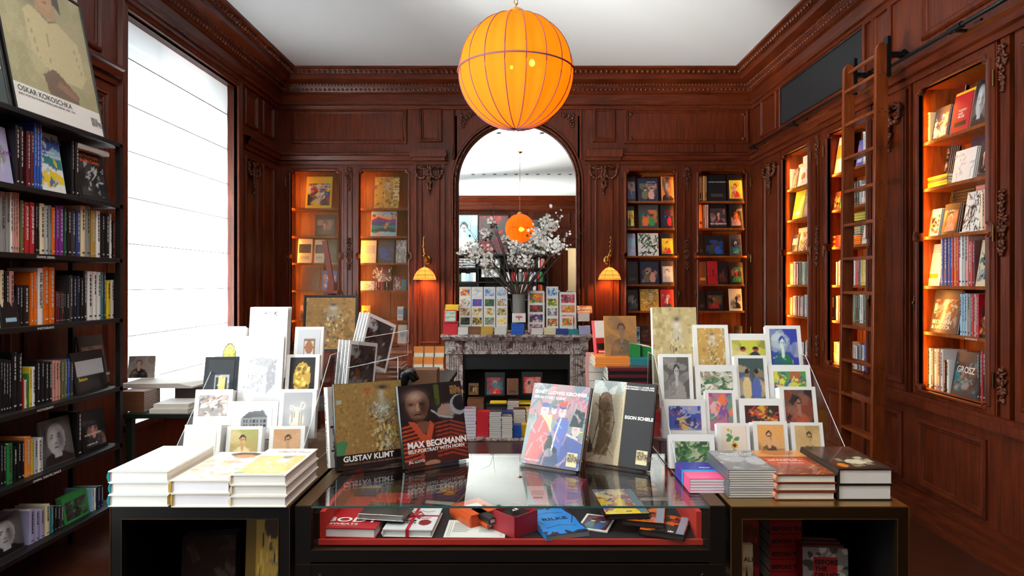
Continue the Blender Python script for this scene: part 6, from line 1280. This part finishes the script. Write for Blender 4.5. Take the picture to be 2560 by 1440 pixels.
# ---------------------------------------------------------------- piles on mantel, hearth and tables
def pile(px0, px1, ytop, zb, Y, dep, n, cols, what, where, cat='book', name='book', page='#e4dfd3', hard=False, yaw=0., spines=True, cover=None, seed=1):
    """n equal flat-lying things, spines towards the camera, from zb up to pixel row ytop"""
    x0 = (px0-CX)*Y/F; x1 = (px1-CX)*Y/F; zt = H+(CY-ytop)*Y/F; t = (zt-zb)/n; q = random.Random(seed); g = '%s %s' % (what, where)
    ex = Vector((0, 1, 0)); 
    for i in range(n):
        dx = q.uniform(-.003, .003); z = zb+t*(i+1); c = cols[i % len(cols)]
        if spines: M = basis((x1+dx, Y+q.uniform(0, .003), z), (0, 1, 0), (0, 0, -1), (-1, 0, 0)); ww, hh = dep, x1-x0
        else: M = basis((x0+dx, Y+q.uniform(0, .003), z), (1, 0, 0), (0, 0, -1), (0, 1, 0)); ww, hh = x1-x0, dep
        pos = 'topmost' if i == n-1 else ('lowest' if i == 0 else '%s from bottom' % ORD[i])
        o = book(M, ww, hh, t*.97, c, '%s, %s, %s' % (what, pos, where), g, cat, name, hard, page)
        if i == n-1 and cover: art(o, ww*.9, hh*.9, PT('blot', cover, seed), (16, 16), ww*.05, hh*.05)
    return o
MZ = 1.0755
on = 'on the mantelpiece'
pile(1108, 1143, 804, MZ, 7.66, .12, 6, 'r', 'red boxed note set', 'at the left end of the mantelpiece', cat='note set', name='note_set')
pile(1145, 1170, 818, MZ, 7.66, .12, 4, 's', 'white note set', 'second from the left end of the mantelpiece', spines=False, cat='note set', name='note_set')
pile(1171, 1201, 817, MZ, 7.66, .12, 3, 'B', 'brown note set', 'beside the white ones on the mantelpiece', cat='note set', name='note_set', spines=True)
pile(1202, 1232, 817, MZ, 7.66, .12, 4, 'i', 'gold note set', 'left of the vase on the mantelpiece', cat='note set', name='note_set')
pile(1236, 1266, 818, MZ, 7.66, .12, 4, 's', 'white small book', 'beside the gold note sets', spines=False)
pile(1278, 1310, 809, MZ, 7.66, .12, 4, 'b', 'blue boxed note set', 'below the vase', cat='note set', name='note_set')
pile(1328, 1358, 820, MZ, 7.66, .12, 3, 'p', 'white boxed note set', 'right of the vase', spines=False, cat='note set', name='note_set')
pile(1360, 1389, 820, MZ, 7.66, .12, 4, 'c', 'cream-yellow note set', 'right of the vase', cat='note set', name='note_set')
pile(1391, 1420, 822, MZ, 7.66, .12, 4, 'N', 'dark blue note set', 'right of the vase', cat='note set', name='note_set')
pile(1421, 1446, 823, MZ, 7.66, .12, 5, 't', 'slate blue small notebook', 'right half of the mantelpiece', cat='notebook', name='notebook')
pile(1448, 1476, 815, MZ, 7.66, .12, 5, 'v', 'lilac paperback', 'at the right end of the mantelpiece')
pile(1446, 1474, 782, MZ+.158, 7.66, .12, 9, 'h', 'cream paperback', 'at the right end of the mantelpiece', spines=False)
face_at(1110, 1141, 775, MZ+.15, 7.62, .02, '#b31f28', 'red boxed card set with green landscape standing on the red pile', PT('land', ['#b8c8b0', '#8ca88c', '#c8d4c0'], 3), (20, 20), lean=.1, mat_inset=.08, cat='note set', name='note_set')
pile(1113, 1146, 762, MZ+.28, 7.72, .10, 2, 'y', 'bright yellow box', 'on the red note sets', cat='box', name='gift_box')
face_at(1444, 1481, 764, MZ+.255, 7.70, .015, '#e0c8a8', 'small book with red and yellow cover topping the cream pile', PT('land', ['#a8342c', '#e0b050', '#c86030', '#e8d8b0'], 3), (20, 16), lean=.5)
face_at(1281, 1314, 783, MZ+.148, 7.66, .022, '#e8e2dc', 'white card box with a pink round tree standing on the blue pile', lambda c: c.rect(0, 0, 1, 1, '#ece6e0').ell(.5, .58, .28, .15, '#c4686c').rect(.47, .2, .53, .48, '#8c5c54'), (24, 24), lean=.08, group=None, cat='card box', name='card_box')
G1 = 'small cards in the left mantel rack'; G2 = 'small cards in the right mantel rack'
cols_L = [(1148, 1177), (1178, 1207), (1209, 1238), (1240, 1268)]
pals = [['ywobr', 'wsw', 'lwbs', 'lwvb'], ['wrehw', 'bNbr', 'EekrE', 'wekeo'], ['cBih', 'cBic', 'ciBc', 'iBkcq'], ['Ekaq', 'kiayB', 'qgeqs', 'cicy']]
ROWN = ['top', 'second', 'third', 'bottom']; CN4 = ['first', 'second', 'third', 'fourth']
def small_card(px0, px1, yt, zb, Y, lab, pal, grp, kind='blot', n=3):
    w_ = (px1-px0)*Y/F; x0 = (px0-CX)*Y/F; h_ = max(.06, (H+(CY-yt)*Y/F)-zb)
    o = book(basis((x0, Y, zb), (1, 0, 0), (0, math.cos(.15), -math.sin(.15)), (0, math.sin(.15), math.cos(.15))), w_, h_, .012, CW, lab, grp, 'greeting card', 'greeting_card', False, CW)
    art(o, w_*.8, w_*.62, PT(kind, pal, int(px0+yt)), (12, 10), w_*.1, h_-w_*.10-w_*.62-.008, m=MATTE)
for ci, (a, b) in enumerate(cols_L):
    for ri, yt in enumerate((717, 743, 766, 789)):
        small_card(a, b, yt, uz(0)*0+MZ+.025+(3-ri)*.105, 7.72+.0 if 0 else 7.74+ (3-ri)*.03, 'small art card, %s row, %s column of the left mantel rack' % (ROWN[ri], CN4[ci]), pals[ri][ci], G1)
for ci, (a, b, tops) in enumerate(((1320, 1361, (727, 757, 780, 805)), (1366, 1396, (716, 742, 766, 792)), (1399, 1441, (730, 757, 781)), (1403, 1433, (791,)))):
    for ri, yt in enumerate(tops):
        small_card(a, b, yt, MZ+.02+(len(tops)-1-ri)*.11, 7.72+(len(tops)-1-ri)*.03 if ci < 3 else 7.70, 'small art card, %s row, %s column of the right mantel rack' % (ROWN[ri] if ci < 3 else 'front', CN4[ci]), ['oryeb', 'kurBE', 'Nrwku', 'hkugw', 'lbwN', 'ykeNE', 'tarwh', 'Bkico', 'rhbno', 'orhey', 'hcBo', 'Eoyke'][(ci*4+ri) % 12], G2)
for nm, x0, x1 in (('left', 1147, 1270), ('right', 1319, 1443)):
    rt = empty('card_rack', (ux((x0+x1)/2), 7.8, MZ)); tag(rt, 'clear acrylic rack of small art cards on the %s half of the mantelpiece' % nm, 'card rack', 'mantel card racks'); Mi = Matrix.Translation(-rt.location)
    xa, xb = (x0-CX)*7.8/F, (x1-CX)*7.8/F
    for x in (xa, xb-.003): MB().add([(x, 7.73, MZ+.001), (x, 7.90, MZ+.001), (x, 7.90, MZ+.42), (x, 7.85, MZ+.42), (x+.003, 7.73, MZ+.001), (x+.003, 7.90, MZ+.001), (x+.003, 7.90, MZ+.42), (x+.003, 7.85, MZ+.42)], [(0,1,2,3), (4,7,6,5), (0,3,7,4), (3,2,6,7), (2,1,5,6), (0,4,5,1)]).obj('side_plate', ACRYL, rt, M=Mi)
    for k in range(4): MB().box(xa+.003, xb-.003, 7.735+k*.03, 7.765+k*.03, MZ+.012+k*.105, MZ+.016+k*.105).obj('card_tray', ACRYL, rt, M=Mi)
# vase with blossom branches
vs = empty('glass_vase', ((1297-CX)*7.75/F, 7.80, MZ)); tag(vs, 'tall frosted grey glass cylinder vase in the middle of the mantelpiece', 'vase')
vg = glassy('frosted_grey_glass', (.55, .56, .55), 1.2, .15)
fm, nt, b, N, L = nmat('frosted_glass'); b.inputs['Base Color'].default_value = (*lin('#8d8c86'), 1); b.inputs['Roughness'].default_value = .25; b.inputs['Alpha'].default_value = .72
MB().lathe([(0, 0), (.072, 0), (.076, .01), (.078, .48), (.074, .48), (.072, .02), (0, .02)], (0, 0, 0), 28).obj('vase_wall', fm, vs, True)
VX, VY, VZ = vs.location
BR = mat('#4a342a', .7); PET = mat('#fffefa', .6); YEL = mat('#c9b860', .6)
ends = [(1190, 626, 100, 22), (1216, 648, 60, 18), (1214, 584, 34, 12), (1262, 592, 16, 9), (1285, 612, 26, 11), (1322, 622, 34, 14), (1346, 592, 100, 18), (1374, 562, 120, 20), (1366, 612, 60, 16), (1396, 616, 56, 15),
        (1280, 642, 34, 15), (1312, 652, 34, 15), (1150, 630, 8, 6), (1378, 514, 5, 4), (1228, 552, 12, 7), (1160, 560, 0, 0), (1225, 520, 0, 0), (1440, 545, 0, 0), (1475, 562, 0, 0), (1420, 585, 4, 8)]
for i, (px, py, nb_, spx) in enumerate(ends):
    q = random.Random(i+11); Yb = 7.80-q.uniform(0, .35); e = P(px, py, Yb); s_ = Vector((VX+q.uniform(-.03, .03), VY+q.uniform(-.03, .03), VZ+.05))
    top = Vector((VX+(e.x-VX)*.10, VY-.01, VZ+.47)); mid = top.lerp(e, .5)+Vector((0, 0, .04)); pts = [s_, s_.lerp(top, .5)]
    for k in range(10):
        t = k/9; p = top*(1-t)**2+mid*2*t*(1-t)+e*t*t; p += Vector((q.uniform(-.008, .008), q.uniform(-.008, .008), q.uniform(-.008, .008)))*(1 if 0 < k < 9 else 0); pts.append(p)
    br = empty('blossom_branch', s_); tag(br, 'thin branch %s in the vase, %s' % ('with white blossom' if nb_ else 'without blossom', 'reaching %s' % ('far left' if px < 1200 else 'left' if px < 1270 else 'straight up' if px < 1330 else 'right' if px < 1410 else 'far right')), 'branch', 'flowering branches in the vase'); Mi = Matrix.Translation(-s_)
    m = MB(); m.tube(pts, [.0085-.0068*k/11 for k in range(12)], 5); tips = [pts[-1]]
    for k in range(6, 12):
        if q.random() < (.75 if nb_ < 20 else .55):
            d = Vector((q.uniform(-1, 1), q.uniform(-.5, .3), q.uniform(.1, 1))).normalized(); L_ = q.uniform(.05, .13) if nb_ > 10 else q.uniform(.08, .26); p0 = pts[k]; p1 = p0+d*L_*.5+Vector((0, 0, .01)); p2 = p0+d*L_+Vector((q.uniform(-.03, .03), 0, q.uniform(-.03, .04)))
            p2.y = min(p2.y, 7.94); p1.y = min(p1.y, 7.94); m.tube([p0, p1, p2], [.0022, .0016, .0009], 4); tips.append(p2)
    m.obj('twig', BR, br, M=Mi)
    if nb_:
        f = MB(); sp = spx*Yb/F*.62
        for _ in range(nb_):
            c0 = e+Vector((q.gauss(0, sp), q.gauss(0, sp*.6), q.gauss(0, sp))); c0.y = min(c0.y, 7.93); r = q.uniform(.012, .020)
            ax = Vector((q.uniform(-1, 1), -1.2, q.uniform(-1, 1))).normalized(); u = ax.orthogonal().normalized(); v_ = ax.cross(u)
            for pt in range(5):
                a = 2*PI*pt/5; dr = u*math.cos(a)+v_*math.sin(a); sd = ax.cross(dr)
                f.add([tuple(c0), tuple(c0+dr*r*.6+sd*r*.5+ax*r*.15), tuple(c0+dr*r*1.15+ax*r*.35), tuple(c0+dr*r*.6-sd*r*.5+ax*r*.15)], [(0, 1, 2, 3)])
            f.ell(tuple(c0+ax*.002), (r*.2,)*3, 4, 3, 1)
        f.obj('white_blossom', [PET, YEL], br, M=Mi)
# piles in and before the fireplace
h0 = .031; at = 'on the hearth'
pile(1160, 1190, 1022, h0, 6.92, .13, 9, 'p', 'white boxed set with purple edges', at, spines=False, cat='note set', name='note_set', cover='vphw', page='#d8d4dc')
pile(1191, 1222, 1030, h0, 6.92, .13, 10, 'r', 'bright red box', at, cat='note set', name='note_set')
pile(1223, 1253, 1030, h0, 6.86, .14, 12, 'a', 'silver-white paperback', 'right of the red boxes on the hearth', spines=False, page='#dad7d2')
pile(1254, 1281, 1042, h0, 6.86, .14, 11, 'a', 'white paperback', 'right of the silver ones on the hearth', spines=False, cover='skgw')
pile(1282, 1303, 1064, h0, 6.88, .12, 6, 'b', 'blue note set', 'at the foot of the hearth piles', cat='note set', name='note_set')
pile(1304, 1330, 1062, h0, 6.95, .12, 5, 'y', 'yellow paperback', 'beside the blue note sets')
pile(1284, 1314, 1024, h0, 7.16, .14, 14, 'u', 'brown and cream paperback', 'behind the blue note sets', spines=False)
pile(1250, 1282, 1030, h0, 7.18, .14, 12, 'N', 'dark blue box', 'behind the white paperbacks', cat='note set', name='note_set')
pile(1316, 1345, 1022, h0, 7.16, .14, 14, 'i', 'white and gold paperback', 'behind the pink and blue catalogue', spines=False)
pile(1168, 1208, 998, h0, 7.36, .16, 12, 'BB', 'brown hardback', 'in the left of the fireplace')
pile(1215, 1266, 1008, h0, 7.40, .16, 12, 'ka', 'black catalogue', 'in the middle of the fireplace', cat='catalogue', name='catalogue')
pile(1225, 1266, 1006, h0+.30, 7.22, .12, 3, 'y', 'yellow hardback', 'before the black catalogues')
pile(1268, 1297, 1002, h0, 7.38, .14, 12, 'B', 'white and cream paperback', 'between the black piles', spines=False)
pile(1297, 1330, 1006, h0, 7.40, .16, 12, 'ky', 'black and yellow hardback', 'in the right of the fireplace')
for a, b, yt, Y, c, kd, pal, lb in ((1172, 1196, 958, 7.40, 'B', 'fig', 'kBik', 'small brown book with dark portrait standing in the fireplace'), (1213, 1262, 931, 7.42, 'k', 'fig', 'arthcsO', 'black catalogue with colourful stroked figure standing in the fireplace'), (1268, 1296, 946, 7.40, 'B', 'block', 'BBaB', 'brown upright book standing between the black catalogues'), (1305, 1356, 930, 7.42, 'k', 'two', 'rhoBu', 'black catalogue with orange-red painting standing in the fireplace')):
    o, w_, h_ = face_at(a, b, yt, .40 if kd != 'fig' or a < 1200 else .385, Y, .025, PAL[c], lb, None, lean=.12, cat='catalogue' if c == 'k' else 'book', name='catalogue' if c == 'k' else 'book'); art(o, w_*.84, h_*.72, PT(kd, pal, a), (20, 24), w_*.08, h_*.06)
# table of paperbacks right of the fireplace, table of prints left of it
def plain_table(name, x0, x1, y0, y1, z, lab, m_=BLACKW):
    root = empty(name, ((x0+x1)/2, (y0+y1)/2, 0)); tag(root, lab, 'table'); Mi = Matrix.Translation(-root.location)
    bevel(MB().box(x0, x1, y0, y1, z-.03, z).obj('table_top', m_, root, M=Mi), .003)
    for x in (x0+.02, x1-.06):
        for y in (y0+.02, y1-.06): MB().box(x, x+.04, y, y+.04, 0, z-.03).obj('leg', m_, root, M=Mi)
    return root
TB = .80; Yt = 3.45
plain_table('book_table', .42, 1.22, 3.35, 4.1, TB, 'dark table heaped with paperbacks between the catalogues and the ladder')
z1 = P(0, 975, Yt).z
pile(1515, 1632, 962, TB+.001, Yt-.05, .2, 3, 'ki', 'black and gold hardback', 'on the book table', hard=True)
pile(1520, 1625, 920, P(0, 962, Yt-.05).z+.001, Yt-.05, .2, 5, 'uk', 'dark red paperback', 'on the book table')
pile(1488, 1575, 893, P(0, 920, Yt).z+.001, Yt+.02, .2, 4, 'OO', 'orange thin picture book', 'on the dark red paperbacks')
pile(1575, 1622, 896, P(0, 920, Yt).z+.001, Yt+.02, .2, 4, 't', 'teal thin picture book', 'on the dark red paperbacks')
pile(1472, 1510, 890, TB+.001, Yt+.25, .2, 10, 'h', 'white and cream magazine', 'at the near corner of the book table', spines=False)
pile(1496, 1540, 884, P(0, 893, Yt).z+.02, Yt+.2, .16, 3, 'rw', 'red and white paperback', 'behind the orange picture book')
face_at(1513, 1594, 790, P(0, 894, Yt).z+.004, Yt+.06, .008, '#c08a4c', 'tan picture book with robed figure standing on the orange ones', PT('fig', ['#b98547', '#6c5a4c', '#8c7058', '#5c3c34', '#3c8ca0'], 5), (40, 60), .10, .16)
face_at(1492, 1520, 802, P(0, 884, Yt+.2).z+.004, Yt+.2, .02, '#c8282c', 'red and white paperback standing behind the tan picture book', PT('block', 'rwk', 5), (20, 30), .3, .2, copies=2, clab='standing red and white paperback')
for k in range(5):
    for j, (a, yt) in enumerate(((1571, 858), (1604, 866))):
        x0 = P(a+k*5.2, 0, Yt+.1); zb = P(0, 905, Yt).z
        book(basis((x0.x+.012, Yt+.06+j*.02, zb), (0, 1, 0), (-1, 0, 0), (0, 0, 1)), .14, H+(CY-yt-k)*(Yt+.06)/F-zb, .011, 'e', 'green-spined slim book, %s of the %s upright group on the book table' % (ORD[k], ('left', 'right')[j]), 'green-spined slim books', hard=False)
# easel with framed print
Ye = 4.9
es = empty('easel', (P(820, 0, Ye+.1).x, Ye+.1, 0)); tag(es, 'reddish wooden easel holding the framed golden print', 'easel'); Mi = Matrix.Translation(-es.location)
a = P(812, 603, Ye+.28); b = P(836, 900, Ye+.10)
EW = mat('#7c3424', .5)
MB().tube([a, P(834, 735, Ye+.2), (b.x, Ye+.1, 0.0)], .026, 4).obj('mast', EW, es, M=Mi)
for dx in (-.35, .35): MB().tube([P(828, 690, Ye+.22), (b.x+dx, Ye-.02, 0)], .016, 4).obj('leg', EW, es, M=Mi)
MB().tube([P(828, 690, Ye+.22), (b.x, Ye+.75, 0)], .016, 4).obj('leg', EW, es, M=Mi)
c_ = P(829, 728, Ye+.12); MB().box(c_.x-.05, c_.x+.05, Ye+.10, Ye+.2, c_.z-.02, c_.z+.005).box(c_.x-.02, c_.x+.02, Ye+.11, Ye+.19, c_.z, c_.z+.07).obj('clamp', EW, es, M=Mi)
c_ = P(829, 880, Ye); MB().box(c_.x-.26, c_.x+.26, Ye-.04, Ye+.09, c_.z-.03, c_.z).obj('ledge', EW, es, M=Mi)
a = P(757, 878, Ye); fw = (893-757)*Ye/F
def gold2(c): PT('mosaic', ['#a87c38', '#b98c40', '#8c6830', '#c49c50', '#7c5c34'], 9)(c); c.grain(.25, 3)
po = poster((a.x, Ye-.02, P(0, 879, Ye).z+.002), (1, 0, 0), (0, .12, .99), fw, fw*1.04, 'black-framed square golden print on the easel', gold2, (70, 70), t=.02)
# acrylic bins of matted prints
PR = 'matted prints in the tilted acrylic bins'
def prints(px, py, Y, n, step, w_, h_, lean, yaw, lb, pal):
    for i in range(n):
        ex = Vector((math.cos(yaw), math.sin(yaw), 0)); nb = Z3.cross(ex)
        O = P(px, py, Y)+nb*(i*step); ez = Z3*math.cos(lean)+nb*math.sin(lean)*.3+ex*math.sin(lean); ez.normalize(); ex2 = (ex-ez*ex.dot(ez)).normalized(); ey = ez.cross(ex2)
        o = book(basis(O, ex2, ey, ez), w_, h_, .007, '#e4e4e4', 'white-matted dark print in clear sleeve, %s from the front of the %s bin' % (ORD[i], lb), PR, 'art print', 'art_print', False, '#f0f0f0', rough=.2)
        art(o, w_*.86, h_*.86, PT('blot', pal[i % len(pal)], i+3), (16, 20), w_*.07, h_*.07)
prints(893, 905, 3.25, 4, .022, .20, .27, .40, .95, 'upper', ['akBs', 'kuBa', 'skaw', 'akgs'])
prints(862, 985, 3.10, 4, .026, .18, .26, .16, .95, 'lower', ['akBg', 'sakB', 'aksn', 'gaks'])
bn = empty('print_bin', P(900, 960, 3.2)); tag(bn, 'two-tier clear acrylic bin holding matted prints behind the gold catalogue', 'print bin'); Mi = Matrix.Translation(-bn.location)
for (px, py, Y, hh) in ((896, 912, 3.18, .13), (862, 990, 3.02, .13)):
    A = P(px, py, Y); B_ = A+Vector((.20, .26, .02)); 
    MB().add([tuple(A), tuple(B_), tuple(B_+Z3*hh), tuple(A+Z3*hh)]+[tuple(p+Vector((.004, -.003, 0))) for p in (A, B_, B_+Z3*hh, A+Z3*hh)], [(0,1,2,3), (4,7,6,5), (0,4,5,1), (1,5,6,2), (2,6,7,3), (3,7,4,0)]).obj('front_plate', ACRYL, bn, M=Mi)
    MB().tube([A+Z3*hh, B_+Z3*hh, B_, A, A+Z3*hh], .0018, 4).obj('polished_edge', mat('#c8d0ce', .15, 0, .8), bn, M=Mi)
    MB().add([tuple(A), tuple(A+Vector((-.12, .16, 0))), tuple(A+Vector((-.12, .16, hh*1.6))), tuple(A+Z3*hh)], [(0, 1, 2, 3)]).add([tuple(p+Vector((.003, .003, 0))) for p in (A, A+Vector((-.12, .16, 0)), A+Vector((-.12, .16, hh*1.6)), A+Z3*hh)], [(0, 1, 2, 3)]).obj('end_plate', ACRYL, bn, M=Mi)
zt_ = P(0, 992, 3.2).z
plain_table('print_table', -1.02, -.42, 3.0, 4.2, zt_-.004, 'dark table under the acrylic print bins')
pile(940, 1003, 915, zt_, 3.42, .22, 5, 'BB', 'brown patterned boxed book', 'on the print table', hard=True, cat='box', name='gift_box')
m = MB().tube([P(1004, 962, 3.3), P(1012, 935, 3.3), P(1028, 930, 3.3), P(1040, 952, 3.3)], [.03, .035, .03, .02], 10)
tag(m.obj('handset', mat('#100e0f', .2), smooth=True), 'glossy black telephone handset behind the dark catalogue', 'telephone')
tag(MB().box(P(1030, 0, 3.5).x, P(1092, 0, 3.5).x, 3.5, 3.62, zt_, P(0, 925, 3.5).z).obj('wooden_tray_box', mat('#6b4a34', .6)), 'low brown wooden box behind the telephone handset', 'box')
nr = empty('notebook_rack', P(1072, 965, 5.6)); tag(nr, 'stepped rack of spiral notebooks left of the fireplace', 'rack'); Mi = Matrix.Translation(-nr.location)
for r in range(4):
    zb = P(0, (893, 923, 951, 978)[r], 5.7-r*.05).z; MB().box(P(1034, 0, 5.7).x, P(1112, 0, 5.7).x, 5.72-r*.05, 5.76-r*.05, zb-.008, zb-.002).obj('step', BLACKW, nr, M=Mi)
    for c in range(3):
        if r == 3 and c != 1: continue
        a_ = 1035+c*26-(r % 2)*2; o, w_, h_ = face_at(a_, a_+23, (866, 893, 922, 950)[r], zb, 5.7-r*.05, .02, '#dcc9a4', 'tan spiral notebook, %s row, %s column of the notebook rack' % (ROWN[r], CN4[c]), PT('block', 'cOwh', r*3+c), (10, 12), lean=.08, cat='notebook', name='notebook', group='spiral notebooks on the rack', hard=False)
        s_ = MB()
        for k in range(7): s_.ell((0, 0, h_*(.08+k*.14)), (.006, .006, .003), 6, 4)
        s_.obj('spiral', mat('#c8c4bc', .3, 1.), o)
MB().box(P(1040, 0, 5.6).x, P(1108, 0, 5.6).x, 5.50, 5.78, 0, P(0, 980, 5.55).z-.01).obj('rack_base', BLACKW, nr, M=Mi)
# desk by the window
DZ = .81
plain_table('window_desk', -2.70, -1.95, 4.32, 5.2, DZ, 'dark desk with green edge standing before the window', mat('#16211a', .35))
for i, (x0, x1, lb) in enumerate(((-2.50, -2.28, 'charcoal'), (-2.25, -2.02, 'brown-grey'))):
    tag(MB().box(x0, x1, 4.62, 4.9, DZ+.001, DZ+.135).obj('storage_box', mat('#2a2628' if i else '#4a4240', .6)), lb+' storage box under the open album on the window desk', 'box')
sl = MB(); a_ = P(312, 962, 4.6); b_ = P(490, 957, 4.6); zz = DZ+.137
sl.add([(a_.x, 4.55, zz), (b_.x, 4.55, zz), (b_.x+.05, 4.95, zz), (a_.x, 4.95, zz), (a_.x, 4.55, zz+.03), (b_.x-.1, 4.55, zz+.035), (b_.x+.05, 4.95, zz+.02), (a_.x, 4.95, zz+.04), (b_.x, 4.55, zz+.01)], [(0,3,2,1), (4,5,8,6,7), (0,1,8,5,4), (1,2,6,8), (2,3,7,6), (3,0,4,7)])
tag(sl.obj('open_album', mat('#cfc8be', .6)), 'large open album with brown edge lying over the window desk', 'album')
face_at(318, 383, 890, zz+.042, 4.75, .02, '#8c7c78', 'grey book with portrait of a bearded man standing on the window desk', PT('fig', ['#a09490', '#2c2828', '#c8a890', '#6c5c54'], 4), (30, 36), .12, .18)
for k in range(9):
    Y = 4.40; a_ = P(300, 0, Y); b_ = P(360, 0, Y)
    book(basis((b_.x, Y, DZ+.0002+.0155*(k+1)), (0, 1, 0), (0, 0, -1), (-1, 0, 0)), .2, b_.x-a_.x, .0145, 'B', 'brown-edged magazine, %s from bottom, on the window desk' % ORD[k], 'brown-edged magazines on the window desk', cat='magazine', name='magazine', hard=False, page='#a8988c')
book(basis((P(392, 0, 4.4).x, 4.36, DZ+.061), (1, 0, 0), (0, 0, -1), (0, 1, 0)), .24, .22, .03, 'w', 'upper white boxed folder at the front of the window desk', None, 'folder', 'folder', False)
book(basis((P(386, 0, 4.4).x, 4.34, DZ+.030), (1, 0, 0), (0, 0, -1), (0, 1, 0)), .26, .24, .029, 'w', 'lower white boxed folder at the front of the window desk', None, 'folder', 'folder', False)
# ---------------------------------------------------------------- what the mirror shows behind the camera
fb = empty('black_bookcase', (-.6, YF+.2, 0)); tag(fb, 'black bookcase seen in the mirror on the wall behind the camera', 'bookcase'); Mi = Matrix.Translation(-fb.location)
for z in (2.53, 2.14, 1.72, 1.36, .98): MB().box(-2.6, .80, YF+.06, YF+.40, z-.03, z).obj('shelf', BLACKW, fb, M=Mi)
for x in (-2.6, -1.30, -.52, .77): MB().box(x-.0, x+.03, YF+.06, YF+.40, 0, 2.5).obj('post', BLACKW, fb, M=Mi)
MB().box(-2.6, .80, YF+.045, YF+.06, 0, 2.5).obj('back_panel', BLACKW, fb, M=Mi)
def back_row(x0, x1, z, cols, nm, seed):
    q = random.Random(seed); ws = [q.uniform(.025, .06) for _ in cols]; f = (x1-x0)/sum(ws); x = x0
    for k, (c, w_) in enumerate(zip(cols, ws)):
        w2_ = w_*f
        book(basis((x, YF+.38, z), (0, -1, 0), (1, 0, 0), (0, 0, 1)), .2, q.uniform(.22, .31), w2_*.95, c, '%s book seen in the mirror, %s item on its %s shelf' % (CN[c], ORD[k], nm), 'mirrored books'); x += w2_
back_row(-.45, .70, 1.72, 'vwkrrwkgEsrewgvnrek', 'middle', 3)
back_row(-2.3, -1.35, 1.72, 'gkaEwlsw', 'left middle', 5)
back_row(-.45, .70, 1.36, 'kwregkcsrnwkrok', 'lower', 4)
back_row(-.45, -.2, 2.14, 'tkna', 'upper', 8)
back_row(.45, .70, 2.14, 'kwrho', 'upper right', 9)
def faceb(x0, x1, z0, z1, lab, pal, kd, seed, Y=YF+.42, cat='book', name='book', lean=.10):
    o = book(basis((x1, Y, z0), (-1, 0, 0), (0, -math.cos(lean), -math.sin(lean)), (0, -math.sin(lean), math.cos(lean))), x1-x0, z1-z0, .02, 'k', lab, None, cat, name, True)
    art(o, (x1-x0)*.94, (z1-z0)*.94, PT(kd, pal, seed), (24, 24), (x1-x0)*.03, (z1-z0)*.03)
faceb(-1.20, -.62, 1.84, 2.42, 'black and white ornamental poster book seen in the mirror', 'wkgsk', 'blot', 3)
faceb(-.15, .42, 2.14, 2.38, 'grey photograph book seen in the mirror', 'agsk', 'land', 4)
faceb(-1.90, -1.36, 2.14, 2.42, 'grey landscape photographs seen in the mirror', 'gask', 'land', 5)
for i, (x0, x1, z1, pal, kd, lb) in enumerate(((-2.3, -1.30, 3.76, 'lwsaw', 'fig', 'framed pale photograph poster seen in the mirror'), (-1.29, -.38, 3.74, 'auaru', 'blot', 'framed pink and charcoal poster seen in the mirror'), (-.36, .78, 3.62, 'agsla', 'land', 'framed grey poster partly hidden behind the mirrored lantern'))):
    poster((x1, YF+.30, 2.532), (-1, 0, 0), (0, -.14, .99), x1-x0, z1-2.53, lb, PT(kd, pal, i+4), (40, 40))
# ---------------------------------------------------------------- at most 300 books stay single; the smallest become one mass
bpy.context.view_layer.update()
def area(o):
    a = []
    for c in o.bound_box:
        p = o.matrix_world @ Vector(c)
        if p.y < .4: return 0 if p.y < -1 else 5
        a.append((CX+p.x/p.y*F, CY-(p.z-H)/p.y*F))
    xs = [min(2560, max(0, x)) for x, _ in a]; ys = [min(1440, max(0, y)) for _, y in a]
    s_ = (max(xs)-min(xs))*(max(ys)-min(ys)); return s_*(.12 if ' copy behind ' in o['label'] else 1)
bks = sorted([o for o in C.objects if o.get('category') == 'book'], key=area, reverse=True)
print('BOOKS', len(bks))
keep, rest = bks[:318], bks[318:]
mats_, vs, fs, mi, cl = [], [], [], [], []
for o in rest:
    for u in [o]+list(o.children):
        me = u.data; W_ = u.matrix_world; off = len(vs); vs += [tuple(W_ @ v.co) for v in me.vertices]; ca = me.color_attributes.get('Col')
        cl += [tuple(c.color) for c in ca.data] if ca else [(0, 0, 0, 1)]*len(me.vertices)
        ix = []
        for m_ in me.materials:
            if m_ not in mats_: mats_.append(m_)
            ix.append(mats_.index(m_))
        for p in me.polygons: fs.append(tuple(v+off for v in p.vertices)); mi.append(ix[p.material_index])
for o in rest:
    for u in list(o.children)+[o]: bpy.data.objects.remove(u)
if rest:
    me = bpy.data.meshes.new('small_books'); me.from_pydata(vs, [], fs); me.polygons.foreach_set('material_index', mi)
    for m_ in mats_: me.materials.append(m_)
    at_ = me.color_attributes.new('Col', 'FLOAT_COLOR', 'POINT'); at_.data.foreach_set('color', np.array(cl, np.float32).ravel())
    o = bpy.data.objects.new('small_books', me); C.objects.link(o); tag(o, 'the smallest and most hidden books of all the shelves and piles', 'books', None, 'stuff')
#@@LATER
